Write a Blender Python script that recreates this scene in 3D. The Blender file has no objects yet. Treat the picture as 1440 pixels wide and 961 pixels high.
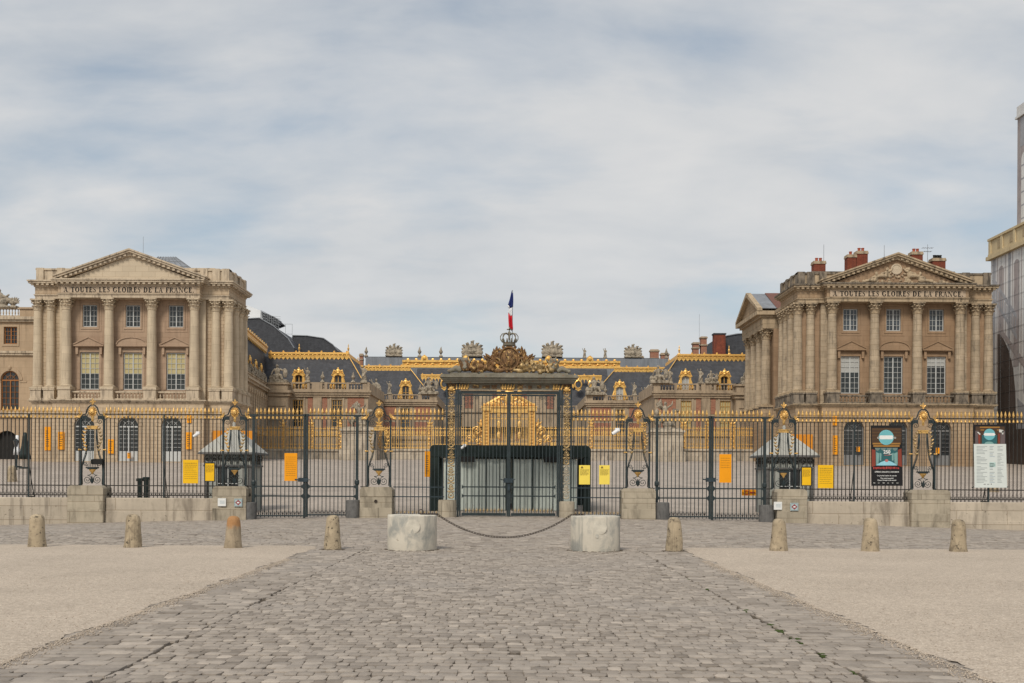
import bpy, bmesh, math, random
import numpy as np
from mathutils import Vector, Matrix
random.seed(7)
rng = np.random.default_rng(7)
SC = bpy.context.scene
COL = SC.collection
PI = math.pi
R = math.radians

# ------------------------------------------------------------------ camera model
F = 1500.0; CX = 718.0; HY = 672.0; EYE = 1.7; ROLL = 0.0052
def W(px, py, Z):
    """photo pixel (1440 wide) at distance Z -> X, height"""
    x = px + (py - HY) * ROLL; y = py - (px - CX) * ROLL
    return (x - CX) / F * Z, (HY - y) / F * Z + EYE
def WX(px, Z, py=650): return W(px, py, Z)[0]
def WZ(py, Z, px=718): return W(px, py, Z)[1]

cam = bpy.data.cameras.new('camera'); camo = bpy.data.objects.new('camera', cam); COL.objects.link(camo)
cam.sensor_width = 36; cam.lens = F / 1440 * 36
cam.shift_x = 2 / 1440; cam.shift_y = (HY - 480.5) / 1440
cam.clip_end = 5000; cam.clip_start = .1
camo.location = (0, 0, EYE); camo.rotation_euler = (PI / 2, -ROLL, 0)
SC.camera = camo

# ------------------------------------------------------------------ terrain
def sstep(a, b, x):
    t = min(1, max(0, (x - a) / (b - a))); return t * t * (3 - 2 * t)
def ground_z(x, y):
    side = -0.46 * min(1.4, abs(x) / 22) ** 1.5 * sstep(29, 46, y) * (1 - sstep(47, 75, y))
    ramp = 0 if y < 46.4 else (y - 46.4) * .0432
    if y > 142: ramp = 4.13 + (min(y, 230) - 142) * .012
    return side + ramp

# ------------------------------------------------------------------ mesh builder
class MB:
    def __init__(s): s.v = []; s.f = []; s.M = None
    def add(s, vs, fs):
        o = len(s.v)
        if s.M is not None: vs = [tuple(s.M @ Vector(v)) for v in vs]
        s.v += [tuple(v) for v in vs]; s.f += [tuple(i + o for i in f) for f in fs]; return s
    def box(s, x0, x1, y0, y1, z0, z1):
        return s.add([(x0,y0,z0),(x1,y0,z0),(x1,y1,z0),(x0,y1,z0),(x0,y0,z1),(x1,y0,z1),(x1,y1,z1),(x0,y1,z1)],
              [(0,3,2,1),(4,5,6,7),(0,1,5,4),(1,2,6,5),(2,3,7,6),(3,0,4,7)])
    def cbox(s, cx, cy, cz, w, d, h): return s.box(cx-w/2, cx+w/2, cy-d/2, cy+d/2, cz-h/2, cz+h/2)
    def bbox(s, x0, x1, y0, y1, z0, z1, b=.03):
        """box with chamfered vertical and top edges"""
        p = [(x0+b,y0),(x1-b,y0),(x1,y0+b),(x1,y1-b),(x1-b,y1),(x0+b,y1),(x0,y1-b),(x0,y0+b)]
        c = ((x0+x1)/2, (y0+y1)/2)
        q = [(x + (b if x < c[0] else -b), y + (b if y < c[1] else -b)) for x, y in p]
        vs = [(x,y,z0) for x,y in p] + [(x,y,z1-b) for x,y in p] + [(x,y,z1) for x,y in q]
        fs = [tuple(range(7,-1,-1)), tuple(range(16,24))]
        for k in range(2):
            for i in range(8):
                j = (i+1) % 8; fs.append((k*8+i, k*8+j, k*8+8+j, k*8+8+i))
        return s.add(vs, fs)
    def prism(s, pts, a, b, plane='xz'):
        n = len(pts)
        if plane == 'xz': g = lambda p, t: (p[0], t, p[1])
        elif plane == 'yz': g = lambda p, t: (t, p[0], p[1])
        else: g = lambda p, t: (p[0], p[1], t)
        vs = [g(p, a) for p in pts] + [g(p, b) for p in pts]
        fs = [tuple(range(n)), tuple(range(2*n-1, n-1, -1))] + [(i, i+n, (i+1) % n + n, (i+1) % n) for i in range(n)]
        return s.add(vs, fs)
    def lathe(s, prof, cx=0, cy=0, seg=12, a0=0, a1=2*PI, sx=1, sy=1):
        full = abs(a1 - a0 - 2*PI) < 1e-6
        m = seg if full else seg + 1
        vs = []; fs = []
        for r, z in prof:
            for k in range(m):
                a = a0 + (a1 - a0) * k / seg
                vs.append((cx + r*math.cos(a)*sx, cy + r*math.sin(a)*sy, z))
        for i in range(len(prof)-1):
            for k in range(seg):
                k2 = (k+1) % m
                fs.append((i*m+k, i*m+k2, (i+1)*m+k2, (i+1)*m+k))
        if prof[0][0] > 1e-4: fs.append(tuple(range(m-1, -1, -1)))
        if prof[-1][0] > 1e-4: fs.append(tuple((len(prof)-1)*m + k for k in range(m)))
        return s.add(vs, fs)
    def tube(s, pts, r, seg=6, closed=False):
        P = [Vector(p) for p in pts]; n = len(P)
        rad = r if isinstance(r, (list, tuple)) else [r]*n
        vs = []; fs = []; up = None
        for i, p in enumerate(P):
            if closed: d = P[(i+1) % n] - P[i-1]
            else: d = P[min(i+1, n-1)] - P[max(i-1, 0)]
            if d.length < 1e-9: d = Vector((0,0,1))
            d.normalize()
            if up is None:
                up = Vector((0,1,0)) if abs(d.y) < .9 else Vector((1,0,0))
            side = d.cross(up)
            if side.length < 1e-4: side = d.cross(Vector((1,.3,.2)))
            side.normalize(); up = side.cross(d).normalized()
            for k in range(seg):
                a = 2*PI*k/seg + PI/seg
                vs.append(tuple(p + (side*math.cos(a) + up*math.sin(a)) * rad[i]))
        for i in range(n if closed else n-1):
            for k in range(seg):
                j = (i+1) % n
                fs.append((i*seg+k, i*seg+(k+1) % seg, j*seg+(k+1) % seg, j*seg+k))
        if not closed:
            fs.append(tuple(range(seg-1, -1, -1))); fs.append(tuple((n-1)*seg+k for k in range(seg)))
        return s.add(vs, fs)
    def ell(s, c, r, u=10, v=6):
        if isinstance(r, (int, float)): r = (r, r, r)
        vs = [(c[0], c[1], c[2]-r[2])]; fs = []
        for i in range(1, v):
            t = -PI/2 + PI*i/v
            for k in range(u):
                a = 2*PI*k/u
                vs.append((c[0]+r[0]*math.cos(t)*math.cos(a), c[1]+r[1]*math.cos(t)*math.sin(a), c[2]+r[2]*math.sin(t)))
        vs.append((c[0], c[1], c[2]+r[2])); L = len(vs)-1
        for k in range(u):
            fs.append((0, 1+(k+1) % u, 1+k)); fs.append((L, L-u+k, L-u+(k+1) % u))
            for i in range(v-2):
                a = 1+i*u; fs.append((a+k, a+(k+1) % u, a+u+(k+1) % u, a+u+k))
        return s.add(vs, fs)
    def leaf(s, base, tip, w, th=.03, bend=(0,0,0), n=5):
        """pointed leaf blade between two points, bent, with thickness"""
        B = Vector(base); T = Vector(tip); d = T - B
        nrm = Vector((0,-1,0)); side = d.cross(nrm)
        if side.length < 1e-4: side = Vector((1,0,0))
        side.normalize(); nrm = side.cross(d).normalized(); bd = Vector(bend)
        vs = []
        for i in range(n+1):
            t = i/n; c = B + d*t + bd*(4*t*(1-t)); hw = w*.5*(math.sin(PI*(.12+.88*t)) ** .8 if t < 1 else 0.04)
            for q in (-1, 0, 1):
                vs.append(c + side*hw*q + nrm*(th if q == 0 else 0))
            vs.append(c - nrm*th*.6)
        fs = []
        for i in range(n):
            a = i*4; b = a+4
            fs += [(a,a+1,b+1,b),(a+1,a+2,b+2,b+1),(a+2,a+3,b+3,b+2),(a+3,a,b,b+3)]
        fs += [(0,3,2,1), (n*4, n*4+1, n*4+2, n*4+3)]
        return s.add(vs, fs)
    def build(s, name, mat, parent=None, smooth=False, loc=None, recalc=True, auto=None):
        me = bpy.data.meshes.new(name); me.from_pydata(s.v, [], s.f)
        if recalc:
            bm = bmesh.new(); bm.from_mesh(me); bmesh.ops.recalc_face_normals(bm, faces=bm.faces); bm.to_mesh(me); bm.free()
        if smooth: me.polygons.foreach_set('use_smooth', [True]*len(me.polygons))
        if auto:
            me.polygons.foreach_set('use_smooth', [True]*len(me.polygons))
            try: me.set_sharp_from_angle(angle=R(auto))
            except Exception: pass
        if mat: me.materials.append(mat)
        o = bpy.data.objects.new(name, me); COL.objects.link(o)
        if parent: o.parent = parent
        if loc: o.location = loc
        return o

def thing(name, label, cat, loc=(0,0,0), rotz=0, group=None):
    o = bpy.data.objects.new(name, None); COL.objects.link(o); o.empty_display_size = .2
    o.location = loc; o.rotation_euler = (0, 0, rotz); o['label'] = label; o['category'] = cat
    if group: o['group'] = group
    return o
def tag(o, label, cat, group=None):
    o['label'] = label; o['category'] = cat
    if group: o['group'] = group
    return o
def struct(o, kind='structure'): o['kind'] = kind; return o
def kids(o): return KID.get(o.name, [])
def dup(root, loc, label=None, rotz=None, scale=None):
    def rec(o, par):
        c = o.copy(); COL.objects.link(c); c.parent = par
        for ch in list(o.children): rec(ch, c)
        return c
    r = rec(root, None); r.location = loc
    if label: r['label'] = label
    if rotz is not None: r.rotation_euler = (0, 0, rotz)
    if scale: r.scale = (scale,)*3 if isinstance(scale, (int, float)) else scale
    return r
def part_copy(o, parent, loc):
    c = o.copy(); COL.objects.link(c); c.parent = parent; c.location = loc
    for ch in list(o.children):
        d = ch.copy(); COL.objects.link(d); d.parent = c
    return c
def ordw(i): return ['first','second','third','fourth','fifth','sixth','seventh','eighth','ninth','tenth','eleventh','twelfth','thirteenth','fourteenth'][i]

def fuse(mb, voxel, noise=0, name='lump', seed=0):
    """merge overlapping volumes of a builder into one continuous carved surface"""
    me = bpy.data.meshes.new('t'); me.from_pydata(mb.v, [], mb.f)
    bm = bmesh.new(); bm.from_mesh(me); bmesh.ops.recalc_face_normals(bm, faces=bm.faces); bm.to_mesh(me); bm.free()
    o = bpy.data.objects.new('t', me); COL.objects.link(o)
    m = o.modifiers.new('r', 'REMESH'); m.mode = 'VOXEL'; m.voxel_size = voxel
    dg = bpy.context.evaluated_depsgraph_get(); ev = o.evaluated_get(dg); me2 = bpy.data.meshes.new_from_object(ev)
    bpy.data.objects.remove(o)
    if noise:
        from mathutils import noise as nz
        for v in me2.vertices:
            p = v.co * (1.6/max(noise*6, .02)) ; off = Vector((seed*3.1, seed*1.7, 0))
            v.co += v.normal * (nz.noise(v.co/ (noise*3.5) + off) * noise + nz.noise(v.co/(noise*1.3)+off) * noise*.5)
    return me2
def meshobj(name, me, mat, parent=None, loc=None, smooth=True):
    if smooth: me.polygons.foreach_set('use_smooth', [True]*len(me.polygons))
    me.materials.clear(); me.materials.append(mat)
    o = bpy.data.objects.new(name, me); COL.objects.link(o)
    if parent: o.parent = parent
    if loc: o.location = loc
    return o

# ------------------------------------------------------------------ materials
def srgb(r, g, b):
    f = lambda c: (c/255/12.92) if c/255 <= .04045 else ((c/255+.055)/1.055) ** 2.4
    return (f(r), f(g), f(b))
def mul(c, k): return tuple(min(1, x*k) for x in c)
class NT:
    def __init__(s, name):
        s.m = bpy.data.materials.new(name); s.m.use_nodes = True; s.t = s.m.node_tree; s.t.nodes.clear()
        s.out = s.n('ShaderNodeOutputMaterial'); s.b = s.n('ShaderNodeBsdfPrincipled'); s.l(s.b.outputs[0], s.out.inputs[0])
    def n(s, t, **k):
        x = s.t.nodes.new(t)
        for a, v in k.items(): setattr(x, a, v)
        return x
    def l(s, a, b): s.t.links.new(a, b)
    def coords(s, scale=(1,1,1), rnd=False):
        tc = s.n('ShaderNodeTexCoord'); mp = s.n('ShaderNodeMapping'); mp.inputs['Scale'].default_value = scale
        s.l(tc.outputs['Object'], mp.inputs[0])
        if rnd:
            oi = s.n('ShaderNodeObjectInfo'); mm = s.n('ShaderNodeVectorMath', operation='SCALE'); mm.inputs[0].default_value = (31, 17, 23)
            s.l(oi.outputs['Random'], mm.inputs['Scale']); s.l(mm.outputs[0], mp.inputs['Location'])
        return mp.outputs[0]
    def noise(s, vec, scale, detail=4, rough=.55, dist=0):
        x = s.n('ShaderNodeTexNoise'); x.inputs['Scale'].default_value = scale; x.inputs['Detail'].default_value = detail
        x.inputs['Roughness'].default_value = rough; x.inputs['Distortion'].default_value = dist
        if vec is not None: s.l(vec, x.inputs['Vector'])
        return x.outputs['Fac']
    def ramp(s, fac, stops):
        r = s.n('ShaderNodeValToRGB'); e = r.color_ramp.elements
        while len(e) < len(stops): e.new(.5)
        for i, (p, c) in enumerate(stops):
            e[i].position = p; e[i].color = (*c, 1) if not isinstance(c, (int, float)) else (c, c, c, 1)
        s.l(fac, r.inputs[0]); return r.outputs[0]
    def mix(s, fac, a, b, mode='MIX'):
        m = s.n('ShaderNodeMix', data_type='RGBA', blend_type=mode)
        for sock, v in ((m.inputs[0], fac), (m.inputs[6], a), (m.inputs[7], b)):
            if isinstance(v, (int, float)): sock.default_value = v
            elif isinstance(v, tuple): sock.default_value = (*v, 1)
            else: s.l(v, sock)
        return m.outputs[2]
    def math(s, op, a, b=0):
        m = s.n('ShaderNodeMath', operation=op)
        for i, v in enumerate((a, b)):
            if isinstance(v, (int, float)): m.inputs[i].default_value = v
            else: s.l(v, m.inputs[i])
        return m.outputs[0]
    def bump(s, h, strength=.3, dist=.02):
        b = s.n('ShaderNodeBump'); b.inputs['Strength'].default_value = strength; b.inputs['Distance'].default_value = dist
        s.l(h, b.inputs['Height']); s.l(b.outputs[0], s.b.inputs['Normal'])
    def color(s, c):
        if isinstance(c, tuple): s.b.inputs['Base Color'].default_value = (*c, 1)
        else: s.l(c, s.b.inputs['Base Color'])
    def set(s, rough=.8, metal=0, spec=.3):
        s.b.inputs['Roughness'].default_value = rough; s.b.inputs['Metallic'].default_value = metal
        s.b.inputs['Specular IOR Level'].default_value = spec; return s.m

def stone(name, c, var=.16, scale=2.0, stain=None, stain_amt=.5, streak=.22, joints=None, bump=.25, rnd=False, rough=.9, warm=None, lo=.5, lichen=None):
    """weathered masonry: patchy tone, vertical water stains with their own outlines, optional ashlar joints"""
    t = NT(name); v = t.coords(rnd=rnd)
    n1 = t.noise(v, scale, 5, .6); n2 = t.noise(v, scale*.23, 3)
    col = t.ramp(n1, [(.3, mul(c, 1-var)), (.7, mul(c, 1+var))])
    w = warm or mul(c, .82)
    col = t.mix(t.ramp(n2, [(.42, 0), (.66, 1)]), col, t.mix(.55, col, w))
    h = t.noise(v, scale*9, 4)
    if joints:
        sep = t.n('ShaderNodeSeparateXYZ'); t.l(v, sep.inputs[0]); cmb = t.n('ShaderNodeCombineXYZ')
        t.l(t.math('ADD', sep.outputs[0], sep.outputs[1]), cmb.inputs[0]); t.l(sep.outputs[2], cmb.inputs[1])
        br = t.n('ShaderNodeTexBrick'); t.l(cmb.outputs[0], br.inputs['Vector'])
        br.inputs['Scale'].default_value = 1; br.inputs['Brick Width'].default_value = joints[0]; br.inputs['Row Height'].default_value = joints[1]
        br.inputs['Mortar Size'].default_value = joints[2]; br.inputs['Mortar Smooth'].default_value = .3; br.inputs['Bias'].default_value = 0
        a = joints[3] if len(joints) > 3 else .09
        br.inputs['Color1'].default_value = (1-a, 1-a, 1-a, 1); br.inputs['Color2'].default_value = (1, 1, 1, 1); br.inputs['Mortar'].default_value = (.55, .5, .45, 1)
        col = t.mix(1, col, br.outputs[0], 'MULTIPLY')
        h = t.mix(br.outputs['Fac'], h, (0, 0, 0))
    if stain:
        mp = t.n('ShaderNodeMapping'); mp.inputs['Scale'].default_value = (1, 1, streak); t.l(v, mp.inputs[0])
        s1 = t.noise(mp.outputs[0], scale*1.3, 6, .62, .4)
        col = t.mix(t.math('MULTIPLY', t.ramp(s1, [(lo, 0), (lo+.17, 1)]), stain_amt), col, stain)
        mp2 = t.n('ShaderNodeMapping'); mp2.inputs['Scale'].default_value = (1, 1, .045); t.l(v, mp2.inputs[0])     # thin rain drips in drifts
        d1 = t.ramp(t.noise(mp2.outputs[0], scale*3.4+1, 5, .65), [(.52, 0), (.62, 1)]); d2 = t.ramp(t.noise(v, .35, 4, .6), [(.4, 0), (.62, 1)])
        col = t.mix(t.math('MULTIPLY', t.math('MULTIPLY', d1, d2), min(.6, stain_amt*.85)), col, mul(stain, .7))
    if lichen:
        s2 = t.noise(v, lichen[1], 6, .7)
        col = t.mix(t.ramp(s2, [(lichen[2], 0), (lichen[2]+.06, 1)]), col, lichen[0])
    t.color(col); t.bump(h, bump, .03)
    return t.set(rough, 0, .2)
def plain(name, c, rough=.6, metal=0, var=.12, scale=4, spec=.3, bump=0, rnd=False):
    t = NT(name); v = t.coords(rnd=rnd); n = t.noise(v, scale, 4)
    t.color(t.ramp(n, [(.3, mul(c, 1-var)), (.7, mul(c, 1+var))]))
    if bump: t.bump(t.noise(v, scale*4, 4), bump, .02)
    return t.set(rough, metal, spec)
def gold_mat(name, c, rough=.38, tarnish=(.10,.07,.03), amt=.55, scale=9, lo=.5):
    t = NT(name); v = t.coords(rnd=True); n = t.noise(v, scale, 5, .65)
    t.color(t.mix(t.math('MULTIPLY', t.ramp(n, [(lo, 0), (lo+.18, 1)]), amt), c, tarnish))
    t.bump(t.noise(v, scale*2, 3), .25, .02)
    return t.set(rough, .62, .5)
def glass_mat(name, c, rough=.08, var=.5):
    t = NT(name); v = t.coords(); sc = t.n('ShaderNodeTexVoronoi'); sc.inputs['Scale'].default_value = 1.6; t.l(v, sc.inputs['Vector'])
    bw = t.n('ShaderNodeRGBToBW'); t.l(sc.outputs['Color'], bw.inputs[0])
    t.color(t.ramp(bw.outputs[0], [(0, mul(c, 1-var)), (1, mul(c, 1+var))]))
    t.bump(t.noise(v, 1.2, 2), .06, .05)
    return t.set(rough, 0, .5)

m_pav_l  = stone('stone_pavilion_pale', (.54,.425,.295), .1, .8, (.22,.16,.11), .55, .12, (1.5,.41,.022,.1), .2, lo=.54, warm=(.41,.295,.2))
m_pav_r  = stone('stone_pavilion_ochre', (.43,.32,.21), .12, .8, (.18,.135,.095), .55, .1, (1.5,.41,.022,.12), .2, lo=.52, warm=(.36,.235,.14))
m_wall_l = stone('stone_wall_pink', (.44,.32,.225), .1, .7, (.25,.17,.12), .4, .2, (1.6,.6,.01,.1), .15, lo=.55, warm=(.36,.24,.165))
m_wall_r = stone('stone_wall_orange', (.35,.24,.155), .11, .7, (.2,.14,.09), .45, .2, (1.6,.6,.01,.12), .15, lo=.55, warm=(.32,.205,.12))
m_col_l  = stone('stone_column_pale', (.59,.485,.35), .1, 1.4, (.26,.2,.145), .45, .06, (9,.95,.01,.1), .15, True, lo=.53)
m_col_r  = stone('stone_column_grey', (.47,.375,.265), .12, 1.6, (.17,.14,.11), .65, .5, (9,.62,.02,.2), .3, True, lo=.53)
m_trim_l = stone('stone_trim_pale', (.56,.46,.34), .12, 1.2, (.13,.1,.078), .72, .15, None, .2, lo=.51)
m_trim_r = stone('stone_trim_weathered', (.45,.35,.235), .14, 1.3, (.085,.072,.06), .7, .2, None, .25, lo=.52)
m_dark_st = stone('stone_pedestal_black', (.24,.2,.155), .25, 2.2, (.06,.052,.045), .8, .3, None, .3, lo=.45)
m_tymp_l = stone('stone_tympanum', (.6,.5,.37), .06, .7, None, joints=(1.5,.62,.012,.09), bump=.1)
m_lintel = stone('stone_inscription', (.52,.41,.3), .07, .7, (.3,.22,.16), .3, .2, (2.6,2,.008,.06), .1, lo=.57)
m_beige  = stone('stone_beige', (.47,.35,.235), .09, .7, (.22,.165,.115), .4, .15, (2.2,.8,.008,.06), .12, lo=.56)
m_stone_c = stone('stone_court', (.41,.32,.225), .14, .9, (.14,.11,.085), .6, .2, None, .25, lo=.52)
m_statue = stone('stone_statue', (.38,.325,.25), .28, 3, (.09,.078,.065), .75, .5, None, .35, True, lo=.47)
m_brick  = NT('brick_red')
def _brick():
    t = m_brick; v = t.coords(); sep = t.n('ShaderNodeSeparateXYZ'); t.l(v, sep.inputs[0]); c = t.n('ShaderNodeCombineXYZ')
    t.l(t.math('ADD', sep.outputs[0], sep.outputs[1]), c.inputs[0]); t.l(sep.outputs[2], c.inputs[1])
    b = t.n('ShaderNodeTexBrick'); t.l(c.outputs[0], b.inputs['Vector']); b.inputs['Scale'].default_value = 1
    b.inputs['Brick Width'].default_value = .5; b.inputs['Row Height'].default_value = .16; b.inputs['Mortar Size'].default_value = .014
    b.inputs['Color1'].default_value = (.27,.09,.055,1); b.inputs['Color2'].default_value = (.36,.15,.09,1); b.inputs['Mortar'].default_value = (.38,.28,.21,1)
    t.color(t.mix(t.ramp(t.noise(v, .9, 4), [(.4,0),(.7,.5)]), b.outputs[0], (.33,.2,.14))); return t.set(.9, 0, .2)
m_brick = _brick()
m_slate = stone('slate_roof', (.072,.075,.085), .25, 1.1, (.085,.088,.095), .5, .2, (.5,.28,.012,.25), .2, rough=.6, lo=.5)
m_lead  = stone('lead_sheet', (.24,.255,.28), .12, .8, (.15,.16,.17), .5, .2, (.9,6,.02,.05), .15, rough=.5)
m_gold  = gold_mat('gilded', (.84,.52,.17), .45, (.24,.13,.035), .5, 5)
m_goldroof = gold_mat('gilded_lead', (.95,.58,.17), .42, (.26,.12,.03), .55, 2.5, .5)
m_goldfence = gold_mat('gilded_iron', (.8,.5,.17), .5, (.12,.075,.03), .6, 8, .46)
m_oldgold = gold_mat('tarnished_gilding', (.5,.35,.16), .55, (.12,.1,.08), .75, 9, .44)
m_iron  = plain('painted_iron', (.022,.033,.036), .45, 0, .3, 6, .4, 0, True)
m_ironbrown = plain('weathered_iron', (.03,.027,.024), .6, 0, .35, 6, .3, 0, True)
m_ironblue = plain('blue_iron', (.03,.045,.055), .5, 0, .3, 5, .3, .1, True)
m_green = plain('dark_green_metal', (.012,.022,.02), .5, 0, .25, 3, .3)
m_bronze = stone('corroded_copper', (.22,.2,.155), .3, 3, (.36,.33,.28), .55, .4, None, .35, lo=.55, lichen=((.26,.1,.035), 5, .6))
m_crest = stone('rusty_gilded_carving', (.23,.125,.055), .4, 4, (.07,.05,.035), .75, .6, None, .4, lo=.47, rough=.65, lichen=((.6,.4,.16), 6, .56))
m_wallst = stone('stone_low_wall', (.53,.455,.36), .14, .9, (.17,.14,.11), .7, .35, (2.2,.6,.012,.1), .35, lo=.52, lichen=((.15,.125,.095), 6, .62))
m_plinth = stone('stone_plinth', (.44,.38,.29), .14, 1.6, (.14,.12,.09), .65, .4, (2.5,.47,.01,.1), .35, True, lo=.52, lichen=((.12,.105,.08), 8, .66))
m_bollard = stone('stone_bollard', (.42,.34,.235), .18, 3.5, (.15,.12,.085), .7, .8, None, .6, True, lo=.5, lichen=((.09,.075,.055), 9, .58))
m_concrete = stone('painted_concrete', (.62,.57,.48), .06, 2.2, (.3,.305,.285), .85, .6, None, .2, True, lo=.47, lichen=((.27,.22,.16), 4, .64))
m_granite = stone('dark_granite', (.15,.145,.14), .18, 6, (.07,.07,.068), .6, .5, None, .35, True, lo=.5)
m_rustchain = plain('rusty_chain', (.07,.055,.045), .7, .5, .4, 20)
m_white = plain('white_paint', (.74,.74,.72), .5, 0, .05)
m_frame = plain('window_paint_grey', (.5,.51,.5), .6, 0, .06)
m_framed = plain('window_paint_dark', (.2,.2,.2), .6, 0, .06)
m_frameo = plain('window_paint_orange', (.34,.14,.045), .6, 0, .1)
m_goldframe = plain('window_paint_yellow', (.5,.3,.1), .5, 0, .1)
m_glass = glass_mat('glass_dark', (.03,.034,.036))
m_glassb = glass_mat('glass_grey', (.06,.07,.08))
m_blind = plain('yellow_blind', (.47,.4,.21), .8, 0, .05, 1)
m_blindg = plain('grey_blind', (.4,.4,.38), .8, 0, .06, 1)
m_black = plain('black_paint', (.012,.011,.01), .6)
m_letter = plain('dark_lettering', (.014,.011,.009), .6)
m_yellow = plain('yellow_sign', srgb(238,186,24), .6, 0, .04, 2)
m_paleyellow = plain('pale_yellow_sign', srgb(240,214,92), .6, 0, .04, 2)
m_orange = plain('orange_sign', srgb(238,156,16), .6, 0, .05, 2)
m_orangeboard = plain('orange_board', srgb(214,138,40), .7, 0, .08, 1)
m_signtext = plain('sign_text', (.16,.1,.03), .7)
m_red = plain('red_paint', (.5,.04,.03), .6); m_redflag = plain('flag_red', (.62,.02,.035), .8)
m_blueflag = plain('flag_blue', (.02,.035,.16), .8); m_whiteflag = plain('flag_white', (.8,.8,.82), .8)
m_zinc = stone('zinc_roof', (.42,.41,.365), .07, 1.2, (.3,.31,.31), .5, .3, (.55,8,.012,.05), .1, rough=.5, lo=.53)
m_greywood = plain('booth_panel', (.33,.34,.31), .7, 0, .12, 2)
m_tent = plain('clear_sheet', (.53,.58,.53), .35, 0, .08, 1.2, .5)
m_tarp = stone('printed_tarpaulin', (.76,.745,.72), .06, .3, (.48,.48,.5), .5, .15, None, .15, lo=.5, rough=.7)
m_tarpg = stone('printed_grey', (.4,.4,.42), .12, .4, (.3,.29,.3), .5, .15, None, .1, rough=.7)
m_tarpb = stone('printed_brown', (.085,.065,.055), .25, .4, (.17,.135,.12), .6, .15, None, .1, rough=.7)
m_tarpp = stone('printed_pinkish', (.42,.37,.36), .12, .5, (.25,.2,.2), .6, .3, None, .1, rough=.7)
m_cream = stone('cream_coping', (.62,.5,.31), .07, .8, (.42,.32,.19), .4, .2, None, .1)
m_chim = stone('chimney_brick', (.26,.075,.045), .2, 1.2, (.1,.045,.035), .5, .3, (.45,.16,.014,.2), .2)
m_camw = plain('camera_white', (.8,.8,.8), .35, 0, .03)
m_scaff = plain('scaffold_steel', (.3,.31,.32), .4, .6, .1)
m_whitetarp = plain('white_tarpaulin', (.8,.81,.82), .6, 0, .04, .5)
m_mortar = plain('joint_dirt', (.115,.095,.072), .95, 0, .35, 3, .1)
m_moss = plain('moss', (.055,.075,.025), .95, 0, .4, 14, .1, .6)

# ------------------------------------------------------------------ world + sun
w = bpy.data.worlds.new('World'); SC.world = w; w.use_nodes = True; T = w.node_tree; T.nodes.clear()
def wn(t, **k):
    x = T.nodes.new(t)
    for a, v in k.items(): setattr(x, a, v)
    return x
SUN_EL, SUN_AZ = 46, 200   # degrees; light comes from behind the camera, from the left
sky = wn('ShaderNodeTexSky', sky_type='NISHITA'); sky.sun_disc = False; sky.sun_elevation = R(SUN_EL); sky.sun_rotation = R(SUN_AZ)
sky.air_density = 1.0; sky.dust_density = 1.5; sky.ozone_density = 1.0
tc = wn('ShaderNodeTexCoord'); sp = wn('ShaderNodeSeparateXYZ'); T.links.new(tc.outputs['Generated'], sp.inputs[0])
def wm(op, a, b=0, c=None):
    m = wn('ShaderNodeMath', operation=op)
    for i, v in enumerate((a, b)):
        if isinstance(v, (int, float)): m.inputs[i].default_value = v
        else: T.links.new(v, m.inputs[i])
    return m.outputs[0]
zz = wm('ADD', wm('MAXIMUM', sp.outputs[2], 0.0), .34)
cb = wn('ShaderNodeCombineXYZ'); T.links.new(wm('DIVIDE', sp.outputs[0], zz), cb.inputs[0]); T.links.new(wm('DIVIDE', sp.outputs[1], zz), cb.inputs[1])
def wnoise(scale, detail, rough, sx, sy, off, dist=0):
    mp = wn('ShaderNodeMapping'); mp.inputs['Scale'].default_value = (sx, sy, 1); mp.inputs['Location'].default_value = off; T.links.new(cb.outputs[0], mp.inputs[0])
    n = wn('ShaderNodeTexNoise'); n.inputs['Scale'].default_value = scale; n.inputs['Detail'].default_value = detail; n.inputs['Roughness'].default_value = rough
    n.inputs['Distortion'].default_value = dist; T.links.new(mp.outputs[0], n.inputs['Vector']); return n.outputs['Fac']
def wramp(fac, stops):
    r = wn('ShaderNodeValToRGB'); e = r.color_ramp.elements
    while len(e) < len(stops): e.new(.5)
    for i, (p, c) in enumerate(stops): e[i].position = p; e[i].color = (*c, 1)
    T.links.new(fac, r.inputs[0]); return r.outputs[0]
n_big = wnoise(1.6, 6, .5, .85, 1.2, (3.3, 1.2, 0), .15)
n_mid = wnoise(3.8, 6, .53, .85, 1.45, (7.1, 4.4, 0), .2)
cover = wramp(wm('ADD', wm('MULTIPLY', n_big, .62), wm('MULTIPLY', n_mid, .38)), [(.36, (.42,)*3), (.45, (.74,)*3), (.55, (.95,)*3)])
shade = wramp(n_mid, [(.3, (.505,.525,.548)), (.5, (.575,.585,.595)), (.7, (.645,.64,.634))])
bg1 = wn('ShaderNodeBackground'); bg1.inputs[1].default_value = .105; tint = wn('ShaderNodeMix', data_type='RGBA', blend_type='MULTIPLY'); tint.inputs[0].default_value = 1; T.links.new(sky.outputs[0], tint.inputs[6]); tint.inputs[7].default_value = (.98, 1.06, 1.0, 1); T.links.new(tint.outputs[2], bg1.inputs[0])
bg2 = wn('ShaderNodeBackground'); bg2.inputs[1].default_value = 1.0; T.links.new(shade, bg2.inputs[0])
mx = wn('ShaderNodeMixShader'); T.links.new(cover, mx.inputs[0]); T.links.new(bg1.outputs[0], mx.inputs[1]); T.links.new(bg2.outputs[0], mx.inputs[2])
wo = wn('ShaderNodeOutputWorld'); T.links.new(mx.outputs[0], wo.inputs[0])
sl = bpy.data.lights.new('sun', 'SUN'); sl.energy = 2.2; sl.angle = R(16); sl.color = (1, .93, .82)
so = bpy.data.objects.new('sun', sl); COL.objects.link(so)
az = R(SUN_AZ); dirv = Vector((math.sin(az)*math.cos(R(SUN_EL)), math.cos(az)*math.cos(R(SUN_EL)), math.sin(R(SUN_EL))))
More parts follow.
